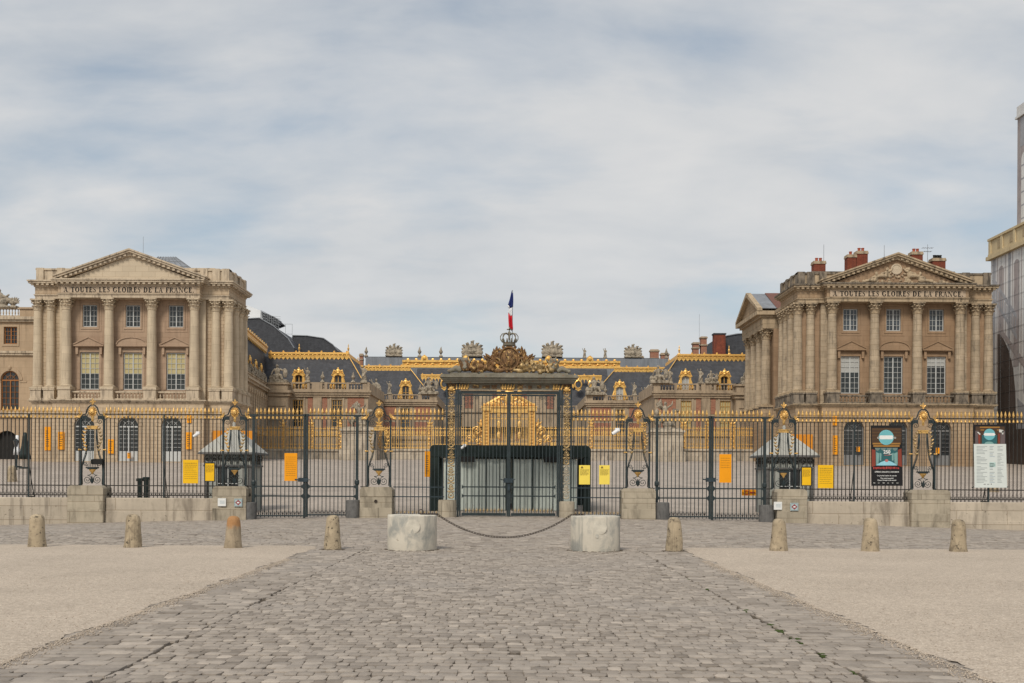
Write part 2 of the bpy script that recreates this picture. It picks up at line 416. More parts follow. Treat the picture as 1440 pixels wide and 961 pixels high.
so.rotation_euler = dirv.to_track_quat('Z', 'Y').to_euler(); so.location = dirv * 50
SC.view_settings.view_transform = 'Standard'; SC.view_settings.look = 'None'; SC.view_settings.exposure = 0.16; SC.view_settings.gamma = 1
SC.render.engine = 'CYCLES'; SC.cycles.use_denoising = True; SC.cycles.max_bounces = 6; SC.cycles.diffuse_bounces = 3; SC.cycles.glossy_bounces = 3
# ================================================================== GROUND
gx = sorted(set([-900,-500,-250,-150,-110,-80] + list(np.arange(-60, 60.1, 3)) + [80,110,150,250,500,900]))
gy = sorted(set([-300,-120,-60,-30,-10,0,10,20,25.9] + list(np.arange(28, 47, 3)) + [46.4] + list(np.arange(50, 143, 6)) + [142,160,180,200,230,300,500,900,1500]))
def sheet(name, xs, ys, dz, mat):
    b = MB(); n = len(xs)
    vs = [(x, y, ground_z(x, y) + dz) for y in ys for x in xs]
    fs = [(j*n+i, j*n+i+1, (j+1)*n+i+1, (j+1)*n+i) for j in range(len(ys)-1) for i in range(n-1)]
    b.add(vs, fs); return struct(b.build(name, mat, smooth=True, recalc=False))
t = NT('earth'); v = t.coords(); t.color(t.ramp(t.noise(v, 3, 6, .7), [(.3, (.05,.04,.03)), (.7, (.13,.105,.08))])); m_earth = t.set(.95, 0, .1)
sheet('ground', gx, gy, -.026, m_earth)
# courtyard paving: small setts on the ramp behind the fence
t = NT('courtyard_setts'); v = t.coords(); br = t.n('ShaderNodeTexBrick'); t.l(v, br.inputs['Vector']); br.inputs['Scale'].default_value = 1
br.inputs['Brick Width'].default_value = .2; br.inputs['Row Height'].default_value = .19; br.inputs['Mortar Size'].default_value = .02
br.inputs['Color1'].default_value = (.4,.345,.3,1); br.inputs['Color2'].default_value = (.5,.435,.375,1); br.inputs['Mortar'].default_value = (.27,.225,.185,1)
col = t.mix(1, br.outputs[0], t.ramp(t.noise(v, .35, 6, .65), [(.3, .82), (.7, 1.12)]), 'MULTIPLY')
t.color(col); t.bump(t.mix(br.outputs['Fac'], t.noise(v, 12, 3), (0,0,0)), .4, .03); m_court = t.set(.9, 0, .2)
sheet('courtyard', [x for x in gx if -111 < x < 111], [y for y in gy if 46 < y < 200], 0, m_court)

# cobbles: every sett is real geometry
t = NT('cobble_setts'); v = t.coords()
at = t.n('ShaderNodeAttribute', attribute_name='tone'); 
base = t.ramp(at.outputs['Fac'], [(0, (.2,.168,.138)), (.4, (.305,.263,.223)), (.75, (.375,.325,.275)), (1, (.44,.38,.32))])
col = t.mix(1, base, t.ramp(t.noise(v, 5, 6, .7), [(.25, .72), (.75, 1.22)]), 'MULTIPLY')
col = t.mix(t.math('MULTIPLY', t.ramp(t.noise(v, .4, 5, .6), [(.5, 0), (.68, 1)]), .3), col, (.29,.265,.245))
t.color(col); t.bump(t.noise(v, 38, 4, .65), .5, .012); m_cobble = t.set(.82, 0, .25)

def cobbles(name, bands):
    V = []; Fq = []; tone = []; nv = 0
    for (x0, x1, y0, y1, dep, wid, gap, skew, low) in bands:
        y = y0
        while y < y1:
            d = dep * random.uniform(.88, 1.12)
            x = x0 - random.uniform(0, wid)
            phase = random.uniform(0, 6); e0 = x0 + random.gauss(0, .012); e1 = x1 + random.gauss(0, .012)
            while x < x1:
                wd = wid * random.uniform(.72, 1.35)
                a0 = max(x, e0); a1 = min(x + wd, e1)
                if a1 - a0 > .05:
                    wob = .018*math.sin(a0*1.7+phase) + skew*(a0 - x0)
                    cx = (a0 + a1)/2; cy = y + d/2 + wob + random.uniform(-.008, .008)
                    z = ground_z(cx, cy) + random.uniform(-.003, .003) + (-.01 if random.random() < .03 else 0)
                    hx = (a1-a0)/2 - gap*random.uniform(-.05, .25); hy = d/2 - gap*(random.uniform(.2, .55) if random.random() > .12 else random.uniform(.8, 1.5))
                    if hx > .015:
                        tx = random.gauss(0, .014); ty = random.gauss(0, .014)
                        rows = ((1.0, -.032), (.96, -.005), (.74, .0)) if low < 2 else ((1.0, -.025), (.88, 0))
                        cut = random.uniform(.014, .036); c2 = [cut*random.uniform(.35, 1.35) for _ in range(4)]; jit = [(random.uniform(-1, 1)*.006, random.uniform(-1, 1)*.006) for _ in range(8)]
                        for (k, dz) in rows:
                            ih = (1-k)*min(hx, hy); X_ = hx-ih*.45; Y_ = hy-ih*1.1
                            ring = [(-X_+c2[0],-Y_),(X_-c2[1],-Y_),(X_,-Y_+c2[1]*1.3),(X_,Y_-c2[2]*1.3),(X_-c2[2],Y_),(-X_+c2[3],Y_),(-X_,Y_-c2[3]*1.3),(-X_,-Y_+c2[0]*1.3)]
                            for (px, py), (jx, jy) in zip(ring, jit):
                                V.append((cx+px+jx, cy+py+jy, z + dz + (px*tx + py*ty if dz > -.02 else 0)))
                        m = len(rows)
                        for r in range(m-1):
                            for k in range(8): Fq.append((nv+r*8+k, nv+r*8+(k+1) % 8, nv+r*8+8+(k+1) % 8, nv+r*8+8+k))
                        Fq.append(tuple(nv+(m-1)*8+k for k in range(8)))
                        tt = min(1, max(0, random.gauss(.52, .21))); tone += [tt]*(8*m); nv += 8*m
                x += wd
            y += d
    me = bpy.data.meshes.new(name); me.from_pydata(V, [], Fq)
    a = me.attributes.new('tone', 'FLOAT', 'POINT'); a.data.foreach_set('value', tone)
    me.polygons.foreach_set('use_smooth', [True]*len(me.polygons)); me.materials.append(m_cobble)
    try: me.set_sharp_from_angle(angle=R(38))
    except Exception: pass
    o = bpy.data.objects.new(name, me); COL.objects.link(o); return struct(o)
JL, JR, GL, GR = -3.42, 3.04, -4.64, 4.08
cobbles('cobbled_road', [(JL+.008, JR-.008, 3.5, 25.9, .165, .135, .009, 0, 0)])
cobbles('road_border', [(GL-.15, JL-.008, 3.5, 25.9, .19, .25, .012, .05, 0), (JR+.008, GR+.15, 3.5, 25.9, .19, .25, .012, -.05, 0)])
cobbles('forecourt', [(-40, 40, 25.95, 46.6, .23, .24, .018, 0, 2)])
# moss in the right joint
b = MB()
for k in range(26):
    y = random.choice([random.uniform(9, 12.5), random.uniform(9, 10.5), random.uniform(12, 20)]); x = JR + random.gauss(0, .025); r = random.uniform(.012, .045)
    b.ell((x, y, ground_z(x, y)-.012), (r, r*1.6, r*.5), 6, 4)
struct(b.build('moss', m_moss, smooth=True), 'stuff')
# gravel
t = NT('gravel_surface'); v = t.coords(); vo = t.n('ShaderNodeTexVoronoi'); vo.inputs['Scale'].default_value = 58; t.l(v, vo.inputs['Vector'])
bw = t.n('ShaderNodeRGBToBW'); t.l(vo.outputs['Color'], bw.inputs[0])
col = t.ramp(bw.outputs[0], [(0, (.3,.245,.195)), (.35, (.44,.368,.296)), (.75, (.525,.446,.362)), (1, (.65,.57,.48))])
col = t.mix(1, col, t.ramp(t.noise(v, .5, 6, .6), [(.3, .9), (.7, 1.07)]), 'MULTIPLY')
col = t.mix(1, col, t.ramp(t.noise(v, 11, 3, .6), [(.3, .88), (.7, 1.1)]), 'MULTIPLY')
t.color(col); t.bump(vo.outputs['Distance'], .55, .012); m_gravel = t.set(.95, 0, .15)
def gravel(side):
    b = MB(); ys = list(np.arange(-6, 25.951, .07)); edge = GL if side < 0 else GR
    vs = []; fs = []
    for y in ys:
        e = edge + random.gauss(0, .022) + .05*math.sin(y*2.1) + .03*math.sin(y*5.3)
        dist = [0, .12, .5, 2, 8, 45]
        for d in dist:
            zz_ = .004 + .02*min(1, d/.5) + .008*math.sin(y*1.3+d) * min(1, d)
            vs.append((e + side*d, min(y, 25.93) + (random.gauss(0, .012) if y > 25.8 else 0), zz_))
    n = 6
    for j in range(len(ys)-1):
        for i in range(n-1): fs.append((j*n+i, j*n+i+1, (j+1)*n+i+1, (j+1)*n+i))
    b.add(vs, fs); return struct(b.build('gravel', m_gravel, smooth=True))
gravel(-1); gravel(1)
# loose gravel grains scattered along the edges
b = MB()
for k in range(7000):
    side = random.choice((-1, 1)); y = random.uniform(8.3, 22); d = abs(random.gauss(0, .16)); e = (GL + d*.7) if side < 0 else (GR - d*.7)
    r = random.uniform(.004, .011); b.ell((e, y, .006), (r, r, r*.7), 5, 3)
for k in range(6000):
    side = random.choice((-1, 1)); y = random.uniform(8.5, 19); x = (GL - random.uniform(.05, 6)) if side < 0 else (GR + random.uniform(.05, 6)); r = random.uniform(.003, .0075)
    b.ell((x, y, .026), (r*1.2, r, r*.7), 5, 3)
struct(b.build('loose_gravel', m_gravel), 'stuff')

# ================================================================== BOLLARDS, BLOCKS, CHAIN
ZB = 25.0
def bollard_mesh(seed, h=.79, r=.2):
    random.seed(seed); b = MB(); seg = 20
    prof = [(r*1.0, -.06), (r*1.03, .02), (r*.99, .1), (r*.93, h*.3), (r*.86, h*.55), (r*.8, h*.75), (r*.76, h*.86), (r*.68, h*.93), (r*.5, h*.98), (r*.22, h*1.0), (0, h*1.005)]
    b.lathe(prof, seg=seg)
    from mathutils import noise as nz
    b.v = [tuple(Vector(p) + Vector((nz.noise(Vector(p)*3.1+Vector((seed,0,0))), nz.noise(Vector(p)*3.1+Vector((0,seed,0))), 0))*.022 + Vector((nz.noise(Vector(p)*11+Vector((seed,0,0))), nz.noise(Vector(p)*11), 0))*.006) for p in b.v]
    return b
m_bollard_o = stone('stone_bollard_orange', (.36,.29,.205), .18, 3.5, (.13,.105,.075), .6, .5, None, .5, True, lo=.5, lichen=((.09,.075,.055), 12, .62))
def _ob():
    t = m_bollard_o.node_tree; bs = [n for n in t.nodes if n.type == 'BSDF_PRINCIPLED'][0]; src = bs.inputs['Base Color'].links[0].from_socket
    tc = t.nodes.new('ShaderNodeTexCoord'); sp = t.nodes.new('ShaderNodeSeparateXYZ'); t.links.new(tc.outputs['Object'], sp.inputs[0])
    nz = t.nodes.new('ShaderNodeTexNoise'); nz.inputs['Scale'].default_value = 7
    ad = t.nodes.new('ShaderNodeMath'); ad.operation = 'MULTIPLY_ADD'; t.links.new(nz.outputs['Fac'], ad.inputs[0]); ad.inputs[1].default_value = .3; t.links.new(sp.outputs[2], ad.inputs[2])
    rp = t.nodes.new('ShaderNodeValToRGB'); rp.color_ramp.elements[0].position = .62; rp.color_ramp.elements[0].color = (0,0,0,1); rp.color_ramp.elements[1].position = .72; rp.color_ramp.elements[1].color = (.75,.75,.75,1)
    t.links.new(ad.outputs[0], rp.inputs[0]); mm = t.nodes.new('ShaderNodeMix'); mm.data_type = 'RGBA'; t.links.new(rp.outputs[0], mm.inputs[0]); t.links.new(src, mm.inputs[6]); mm.inputs[7].default_value = (.42,.2,.07,1)
    t.links.new(mm.outputs[2], bs.inputs['Base Color'])
_ob()
BL = [(52, 'pitted stone bollard with dark flaking base, leftmost of the front row'),
      (187, 'mossy stone bollard in front of the left low wall, second from the left edge'),
      (328, 'stone bollard with an orange stained top, left of the side gate'),
      (468, 'clean pale stone bollard just left of the left white concrete block'),
      (948, 'rough tan stone bollard just right of the right white concrete block'),
      (1095, 'blotchy stone bollard in front of the two small wall plaques on the right'),
      (1224, 'dark topped stone bollard below the tall black opera poster'),
      (1348, 'smooth greyish stone bollard at the right end of the front row')]
for i, (px, lb) in enumerate(BL):
    x = WX(px, ZB, 770); o = bollard_mesh(11 + i*3, .79 + .02*math.sin(i*2.3), .205).build('stone_bollard', m_bollard_o if i == 2 else m_bollard, smooth=True, loc=(x, ZB, ground_z(x, ZB)))
    o.rotation_euler = (random.uniform(-.015,.015), random.uniform(-.02,.02), random.uniform(0, 6)); tag(o, lb, 'bollard', 'stone bollards across the forecourt')
random.seed(33); b = MB()      # dark lumps added as contact shade round the foot of each bollard and block
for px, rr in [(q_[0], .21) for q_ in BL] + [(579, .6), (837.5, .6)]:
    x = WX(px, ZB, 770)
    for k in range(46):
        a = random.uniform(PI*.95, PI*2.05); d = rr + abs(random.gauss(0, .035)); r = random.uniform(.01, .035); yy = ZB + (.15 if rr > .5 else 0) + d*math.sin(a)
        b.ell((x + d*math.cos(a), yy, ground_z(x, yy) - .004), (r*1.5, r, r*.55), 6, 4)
struct(b.build('contact_shade', m_earth, smooth=True), 'stuff')
random.seed(21)
def block(px, lb, ring):
    x = WX(px, ZB, 765); t_ = thing('concrete_block', lb, 'concrete block', (x, ZB + .15, 0), 0, 'white round concrete blocks holding the chain')
    b = MB(); r = .585; seg = 40; prof = [(r*.97,-.03),(r*1.0,.02),(r*1.0,.76),(r*.995,.8),(r*.975,.815),(0,.82)]
    b.lathe(prof, seg=seg)
    from mathutils import noise as nz
    b.v = [tuple(Vector(p)*1 + Vector((p[0], p[1], 0)).normalized()*nz.noise(Vector(p)*2.3+Vector((px,0,0)))*.018) if (p[0] or p[1]) else p for p in b.v]
    b.v = [((p[0]*(1-c_), p[1]*(1-c_), p[2]-c_*.3) if p[2] > .74 and (p[0] or p[1]) else p) for p in b.v for c_ in [max(0, random.gauss(0, .012))]]
    b.build('block_body', m_concrete, t_, auto=35)
    b = MB(); b.M = Matrix.Translation((0.06, -r*.985, .56)) @ Matrix.Rotation(PI/2, 4, 'X'); b.lathe([(.165,-.02),(.165,-.001),(.15,.002),(0,.003)], seg=24)
    b.build('round_patch', plain('patch', (.56,.52,.44), .9, 0, .18, 6, .2, .2), t_, auto=35)
    b = MB(); b.M = Matrix.Translation((0.0, -r*1.0, .36)) @ Matrix.Rotation(PI/2, 4, 'X'); b.lathe([(.045,-.02),(.045,.004),(0,.005)], seg=14); b.build('plugged_hole', m_concrete, t_, auto=35)
    if ring:
        b = MB(); b.tube([(.2+.055*math.cos(a), 0, .885+.055*math.sin(a)) for a in np.linspace(0, 2*PI, 16, endpoint=False)], .011, 6, True); b.box(.19,.21,-.01,.01,.8,.835)
        b.build('ring_bolt', m_rustchain, t_, smooth=True)
    return x
xa = block(579, 'white round concrete block with an upright iron ring, left end of the chain', True)
xb = block(837.5, 'white round concrete block with a rust streaked patch, right end of the chain', False)
# chain
ch = thing('chain', 'rusty sagging chain hung between the two round concrete blocks', 'chain', ((xa+xb)/2, ZB+.15, 0))
P = []
A = Vector((xa + .2, 0, .84)); E1 = Vector((xa+.58, -.05, .835)); E2 = Vector((xb-.57, -.05, .83)); B_ = Vector((xb-.2, 0, .845))
for k in range(9): P.append(A.lerp(E1, k/9))
n = 66
for k in range(n+1):
    u = k/n; p = E1.lerp(E2, u); p.z -= .56*(1-(2*u-1)**2)*(.96+.04*(2*u-1)**2); P.append(p)
for k in range(1, 8): P.append(E2.lerp(B_, k/8))
# resample evenly
L = [0]
for i in range(1, len(P)): L.append(L[-1] + (P[i]-P[i-1]).length)
def at_len(s):
    for i in range(1, len(P)):
        if L[i] >= s: return P[i-1].lerp(P[i], (s-L[i-1])/max(1e-6, L[i]-L[i-1]))
    return P[-1]
nl = 62; step = L[-1]/nl; b = MB(); hl = step*.5+.012; hw = .022
loop = [(hl-.022+.022*math.cos(a) if math.cos(a) > 0 else -(hl-.022)+.022*math.cos(a), 0, hw*math.sin(a)) for a in np.linspace(0, 2*PI, 14, endpoint=False)]
b.tube(loop, .0068, 5, True); lk = None
for k in range(nl):
    p = at_len((k+.5)*step); q = at_len((k+.55)*step); d = (q-at_len((k+.45)*step)).normalized()
    if lk is None: lk = b.build('chain_link', m_rustchain, ch, smooth=True); o = lk
    else: o = lk.copy(); COL.objects.link(o); o.parent = ch
    o.location = p - Vector(((xa+xb)/2, 0, 0)); o.rotation_mode = 'QUATERNION'
    o.rotation_quaternion = d.to_track_quat('X', 'Z') @ Matrix.Rotation((PI/4 if k % 2 else -PI/4), 4, 'X').to_quaternion()
# ================================================================== FRONT FENCE
ZF = 46.4
S = ZF/F
def fx(px, py=640): return WX(px, ZF, py)
RL1, RL2, RT, TIP, TAS = 1.27, .85, 4.37, 4.68, 4.17
def spear(mb, z0=RT):
    """gilded spear head above the rail and tassel cup below it (local z)"""
    mb.lathe([(.012,.02),(.03,.045),(.022,.07),(.05,.11),(.054,.15),(.03,.24),(.0,.335)], seg=8, sy=.7)
    mb.lathe([(.012,-.03),(.036,-.045),(.03,-.075),(.05,-.12),(.052,-.16),(.018,-.185),(.012,-.2)], seg=8)
_sp = MB(); spear(_sp)
spear_proto = None; picks = {}
def pickets(parent, xs, z0, z1, tips=True, r=.0155, knobs=(), mat=None, y=0):
    """one child per bar, each with its gilded tip"""
    global spear_proto
    mat = mat or m_ironbrown
    key = (round(z0,3), round(z1,3), tips, mat.name, tuple(knobs), r)
    for x in xs:
        if key not in picks:
            b = MB(); b.box(-r, r, -r, r, z0, z1)
            for kz in knobs: b.lathe([(r,kz-.03),(r*2.1,kz-.012),(r*2.1,kz+.012),(r,kz+.03)], seg=6)
            o = b.build('picket', mat, parent); picks[key] = o; o.location = (x, y, 0)
            if tips:
                if spear_proto is None: spear_proto = _sp.build('spear_tip', m_goldfence, o, auto=40); sp_ = spear_proto
                else: sp_ = spear_proto.copy(); COL.objects.link(sp_); sp_.parent = o
                sp_.location = (0, 0, z1)
        else: part_copy(picks[key], parent, (x, y, 0))
def spread(a, b, step=.174):
    n = max(1, round((b-a)/step)); return [a + (b-a)*(k+.5)/n for k in range(n)]
def rail(parent, x0, x1, z, h=.045, d=.05, mat=None):
    MB().box(x0, x1, -d/2, d/2, z-h/2, z+h/2).build('rail', mat or m_ironbrown, parent)
def dart(b, x, z, s=1, y=0):
    """small fleur spike"""
    b.lathe([(.008,z),(.02,z+.05*s),(.03,z+.08*s),(.012,z+.12*s),(.0,z+.19*s)], cx=x, cy=y, seg=6)
    for q in (-1, 1): b.tube([(x,y,z+.05*s),(x+q*.03*s,y,z+.085*s),(x+q*.05*s,y,z+.13*s),(x+q*.042*s,y,z+.155*s)], .008, 4)

# --- low walls
def lowwall(p0, p1, lb):
    x0, x1 = fx(p0), fx(p1); xm = (x0+x1)/2; zb = min(ground_z(x0, ZF), ground_z(x1, ZF)) - .06
    t_ = thing('low_wall', lb, 'wall', (xm, ZF, zb), 0, 'low stone walls under the iron fence')
    top = .74 - zb; b = MB(); b.bbox(x0-xm, x1-xm, -.3, .34, 0, top*.48, .01); b.build('lower_course', m_wallst, t_)
    b = MB(); b.bbox(x0-xm+.004, x1-xm-.004, -.285, .33, top*.48+.002, top, .025); b.build('upper_course', m_wallst, t_)
lowwall(-330, 103, 'pale stone low wall at the left edge, left of the first lyre pedestal')
lowwall(152, 304, 'stained stone low wall between the two left lyre pedestals')
lowwall(1129, 1276, 'pale stone low wall under the black opera poster')
lowwall(1331, 1760, 'cracked stone low wall at the right edge below the white notice board')

# --- lyre pillars
def spiral(cx, cz, r0, turns, q, a0=0, r1=.02, n=34):
    return [(cx + q*(r0+(r1-r0)*k/n)*math.cos(a0+turns*2*PI*k/n), 0, cz + (r0+(r1-r0)*k/n)*math.sin(a0+turns*2*PI*k/n)) for k in range(n+1)]
def lyre(px, lb, gild=1.0, gaps=False):
    x = fx(px); t_ = thing('lyre_panel', lb, 'iron panel', (x, ZF, 1.27), 0, 'wrought iron lyre panels of the fence')
    H = 4.15-1.27; mi = m_iron; mg = m_goldfence
    for q in (-1, 1):
        b = MB(); b.box(q*.5-.035, q*.5+.035, -.05, .05, 0, H); b.box(q*.5-.05, q*.5+.05, -.06, .06, 0, .06); b.box(q*.5-.05, q*.5+.05, -.06, .06, H-.05, H+.01)
        b.build('stile', mi, t_)
        b = MB(); b.tube([(q*.43,0,.05),(q*.45,0,.5),(q*.44,0,.85),(q*.36,0,1.1),(q*.27,0,1.35),(q*.21,0,1.7),(q*.18,0,2.1),(q*.15,0,2.5)], .024, 6)
        b.tube([(q*.455,0,.85),(q*.4,0,1.12),(q*.315,0,1.37),(q*.255,0,1.7),(q*.22,0,2.1),(q*.2,0,2.45)], .015, 5)
        b.build('lyre_arm', mi, t_, smooth=True)
        b = MB(); b.tube(spiral(q*.215, .25, .195, 1.9, q, PI/2), .014, 5); b.tube([(q*.215,0,.445),(q*.1,0,.46),(q*.03,0,.52)], .016, 5); b.build('lower_scroll', mi, t_, smooth=True)
        b = MB(); b.tube(spiral(q*.32, 2.78, .14, 1.7, q, 0), .014, 5); b.tube([(q*.46,0,2.78),(q*.48,0,2.6),(q*.47,0,2.4)], .018, 6); b.build('upper_scroll', mi, t_, smooth=True)
        b = MB(); b.tube(spiral(q*.30, .95, .1, 1.4, q, PI*1.1), .014, 5); b.tube([(q*.21,0,.9),(q*.25,0,.78),(q*.2,0,.72)], .014, 5); b.build('small_scroll', mi, t_, smooth=True)
        # gilded foliage garland between arm and stile
        b = MB(); random.seed(px+q)
        zs = 1.5
        while zs < 2.45:
            xx = q*(.34+.05*math.sin(zs*7)); a = random.uniform(-.6,.6)
            b.leaf((xx-q*.04, -.02, zs), (xx+q*(.05+.05*random.random()), -.03, zs+.1+.04*random.random()), .075, .02); b.leaf((xx, -.03, zs+.04), (xx-q*.09, -.04, zs+.1), .06, .02)
            zs += .15
        b.build('leaf_garland', mg if random.random() < .4 else m_oldgold, t_)
        b = MB(); b.lathe([(.02,-.03),(.05,-.015),(.05,.015),(.02,.03)], cx=q*.5, seg=8); b.ell((q*.57,0,0), (.055,.05,.045), 8, 5); b.M = None
        b.v = [(p[0], p[1]-.02, p[2]+1.55) for p in b.v]; b.build('gilt_boss', mg, t_, smooth=True)
        b = MB(); b.tube([(q*.5,0,H),(q*.5,0,H+.1),(q*.42,0,H+.2),(q*.3,0,H+.22),(q*.25,0,H+.34),(q*.2,0,H+.5),(q*.1,0,H+.6),(0,0,H+.63)], .03, 6)
        b.tube([(q*.4,0,H+.05),(q*.33,0,H+.12),(q*.24,0,H+.14),(q*.18,0,H+.26),(q*.14,0,H+.42),(0,0,H+.52)], .02, 6); b.build('crown_scroll', mi, t_, smooth=True)
        if not gaps:
            b = MB(); b.prism([(q*.22,H+.0),(q*.47,H+.0),(q*.47,H+.09),(q*.4,H+.16),(q*.28,H+.17),(q*.22,H+.12)], -.012, .012); b.build('shoulder_plate', mi, t_)
        b = MB()
        for k in range(3): b.leaf((q*.52,0,H+.1+.01*k), (q*(.56+.1*k),-.02,H+.3-.11*k), .08, .02)
        b.leaf((q*.5,0,H+.08),(q*.46,-.02,H+.36),.08,.02); b.build('corner_leaf', mg, t_)
    # strings
    for k in range(5):
        xx = (k-2)*.058; MB().box(xx*1.25-.009, xx*1.25+.009, -.009, .009, .80, 2.5).build('lyre_string', mi, t_)
    b = MB(); b.box(-.27,.27,-.06,.06,.74,.8); b.box(-.2,.2,-.05,.05,.7,.74); b.build('lyre_foot', mi, t_)
    b = MB(); b.lathe([(.16,.7),(.13,.64),(.06,.56),(.03,.5),(0,.47)], seg=10, sy=.5); b.build('gilt_drop', mg, t_, auto=40)
    b = MB(); b.cbox(0,0,2.52,.42,.11,.06); b.cbox(0,0,2.57,.48,.14,.04); b.cbox(0,0,2.47,.4,.1,.04); b.build('gilt_capital', mg, t_)
    b = MB(); b.leaf((0,-.03,.08),(0,-.05,.42),.1,.03); [b.leaf((q*.02,-.03,.1),(q*.1,-.04,.34),.06,.02) for q in (-1,1)]; b.build('lower_leaf', mi, t_)
    # radiant gilded mask
    b = MB(); zc = H+.32; b.ell((0,-.05,zc), (.1,.08,.13), 12, 8); b.ell((0,-.125,zc-.01), (.022,.03,.04), 6, 4)
    for q in (-1,1): b.ell((q*.042,-.115,zc+.04), (.022,.014,.012), 6, 4); b.ell((q*.055,-.1,zc-.04), (.03,.02,.03), 6, 4)
    b.ell((0,-.12,zc-.075), (.035,.016,.012), 6, 4)
    for k in range(14):
        a = 2*PI*k/14; b.leaf((.09*math.cos(a),-.03,zc+.11*math.sin(a)), (.2*math.cos(a),-.02,zc+.245*math.sin(a)), .085, .03, n=3)
    b.build('gilt_mask', mg, t_)
    b = MB(); b.lathe([(.02,zc-.42),(.06,zc-.38),(.05,zc-.3),(.07,zc-.24),(.04,zc-.16)], seg=8, sy=.6); b.build('gilt_baluster', mg, t_, auto=40)
    # fleur finial
    zf = H+.62; b = MB(); b.lathe([(.03,zf),(.055,zf+.03),(.03,zf+.06)], seg=8); b.leaf((0,0,zf+.05),(0,0,zf+.3),.1,.03)
    for q in (-1,1): b.tube([(q*.02,0,zf+.06),(q*.06,0,zf+.13),(q*.1,0,zf+.17),(q*.125,0,zf+.15),(q*.12,0,zf+.11)], [.02,.024,.022,.016,.01], 6)
    b.box(-.07,.07,-.03,.03,zf+.085,zf+.11); b.build('fleur_finial', mg, t_)
    # pedestal under it
def pedestal(p0, p1, lb, hole=False):
    x0, x1 = fx(p0, 700), fx(p1, 700); xm = (x0+x1)/2; zb = ground_z(xm, ZF) - .07
    t_ = thing('stone_pedestal', lb, 'pedestal', (xm, ZF, zb), 0, 'stone pedestals under the lyre panels'); top = 1.265-zb; w = (x1-x0)/2
    h1 = (top-.42)*.52
    b = MB(); b.bbox(-w, w, -.5, .5, 0, h1, .015); b.build('base_course', m_plinth, t_)
    b = MB(); b.bbox(-w+.005, w-.005, -.49, .49, h1+.002, top-.42, .012); b.build('middle_course', m_plinth, t_)
    b = MB(); ww = w-.02; b.prism([(-ww-.02,top-.417),(ww+.02,top-.417),(ww+.02,top-.12),(ww-.03,top-.05),(ww-.1,top),(-ww+.1,top),(-ww+.03,top-.05),(-ww-.02,top-.12)], -.5, .5); b.build('cap_stone', m_plinth, t_)
    if hole:
        b = MB(); b.M = Matrix.Translation((0,-.5,h1+.28)) @ Matrix.Rotation(PI/2,4,'X'); b.lathe([(.05,-.02),(.07,.0),(.07,.025),(.045,.03),(.04,.0),(0,-.0)], seg=16); b.build('iron_ring', m_rustchain, t_, smooth=True)
for args in ((130,'iron lyre panel with a black intercom box, in front of the pavilion with yellow blinds'),
             (330,'iron lyre panel standing in front of the left sentry booth'),
             (533,'iron lyre panel standing on the brown pedestal with a round iron ring'),
             (897,'iron lyre panel beside the white security camera, right of the main gate'),
             (1102,'iron lyre panel standing in front of the right sentry booth'),
             (1298,'iron lyre panel between the tall black opera poster and the white notice board')): lyre(*args, gaps=args[0] in (533,))
for args in ((101,151,'chipped stone pedestal breaking the low wall at the far left'),(303,350,'stone pedestal with two small plaques left of the left side gate'),
             (508,553,'brown stone pedestal with a round iron ring on its face',True),(873,920,'stone pedestal left of the right side gate'),
             (1089,1131,'stone pedestal with two small plaques right of the right side gate'),(1276,1330,'stone pedestal between the two posters on the right')): pedestal(*args)

# --- fence panels
def panel(p0, p1, lb, ground=False, tips=True):
    x0, x1 = fx(p0), fx(p1); xm = (x0+x1)/2
    t_ = thing('fence_panel', lb, 'fence', (xm, ZF, 0), 0, 'iron fence panels with gilded spear tips'); a, c = x0-xm, x1-xm
    g = ground_z(xm, ZF)
    for z in ((RL1, RL2, RT) if not ground else (RL1, RL2, .12+g, RT)): rail(t_, a, c, z, mat=m_ironblue if ground else None)
    if not ground: rail(t_, a, c, RT-.2, .02, .03)
    z0 = .74 if not ground else .05+g
    pickets(t_, spread(a, c), z0, RT, tips, knobs=(RL2+.2,) if not ground else (), mat=m_iron if ground else None)
    b = MB()
    for x in spread(a, c): dart(b, x+.087 if x+.087 < c else x-.087, RL2-.02 if not ground else .12+g, 1.0)
    b.build('dart_row', m_ironbrown if not ground else m_oldgold, t_)
    n = max(1, round((c-a)/2.3))
    for k in range(1, n):
        xx = a+(c-a)*k/n+.02; MB().box(xx-.03, xx+.03, -.03, .03, z0, RT+.02).build('stay_post', m_iron, t_)
        b = MB(); b.box(xx-.025, xx+.025, .03, .6, z0+.0, z0+.05); b.tube([(xx,.55,z0+.02),(xx,.3,z0+.6),(xx,.03,z0+1.4)], .02, 5); b.build('back_stay', m_iron, t_)
panel(-330, 114, 'iron fence panel at the left edge in front of the dark archway')
panel(147, 313, 'iron fence panel over the low wall between the two left lyre panels')
panel(1120, 1281, 'iron fence panel over the low wall carrying the black opera poster')
panel(1315, 1760, 'iron fence panel at the right edge carrying the white notice board')
panel(553, 625, 'narrow ground length iron panel left of the main gate', True)
panel(804, 880, 'narrow ground length iron panel right of the main gate with two pale yellow notices', True)
panel(345, 353, 'slim iron bars closing the gap left of the left side gate', False); panel(1078, 1086, 'slim iron bars closing the gap right of the right side gate', False)
panel(507, 517, 'short iron bars between the left side gate and the lyre panel', False); panel(914, 921, 'short iron bars between the lyre panel and the right side gate', False)

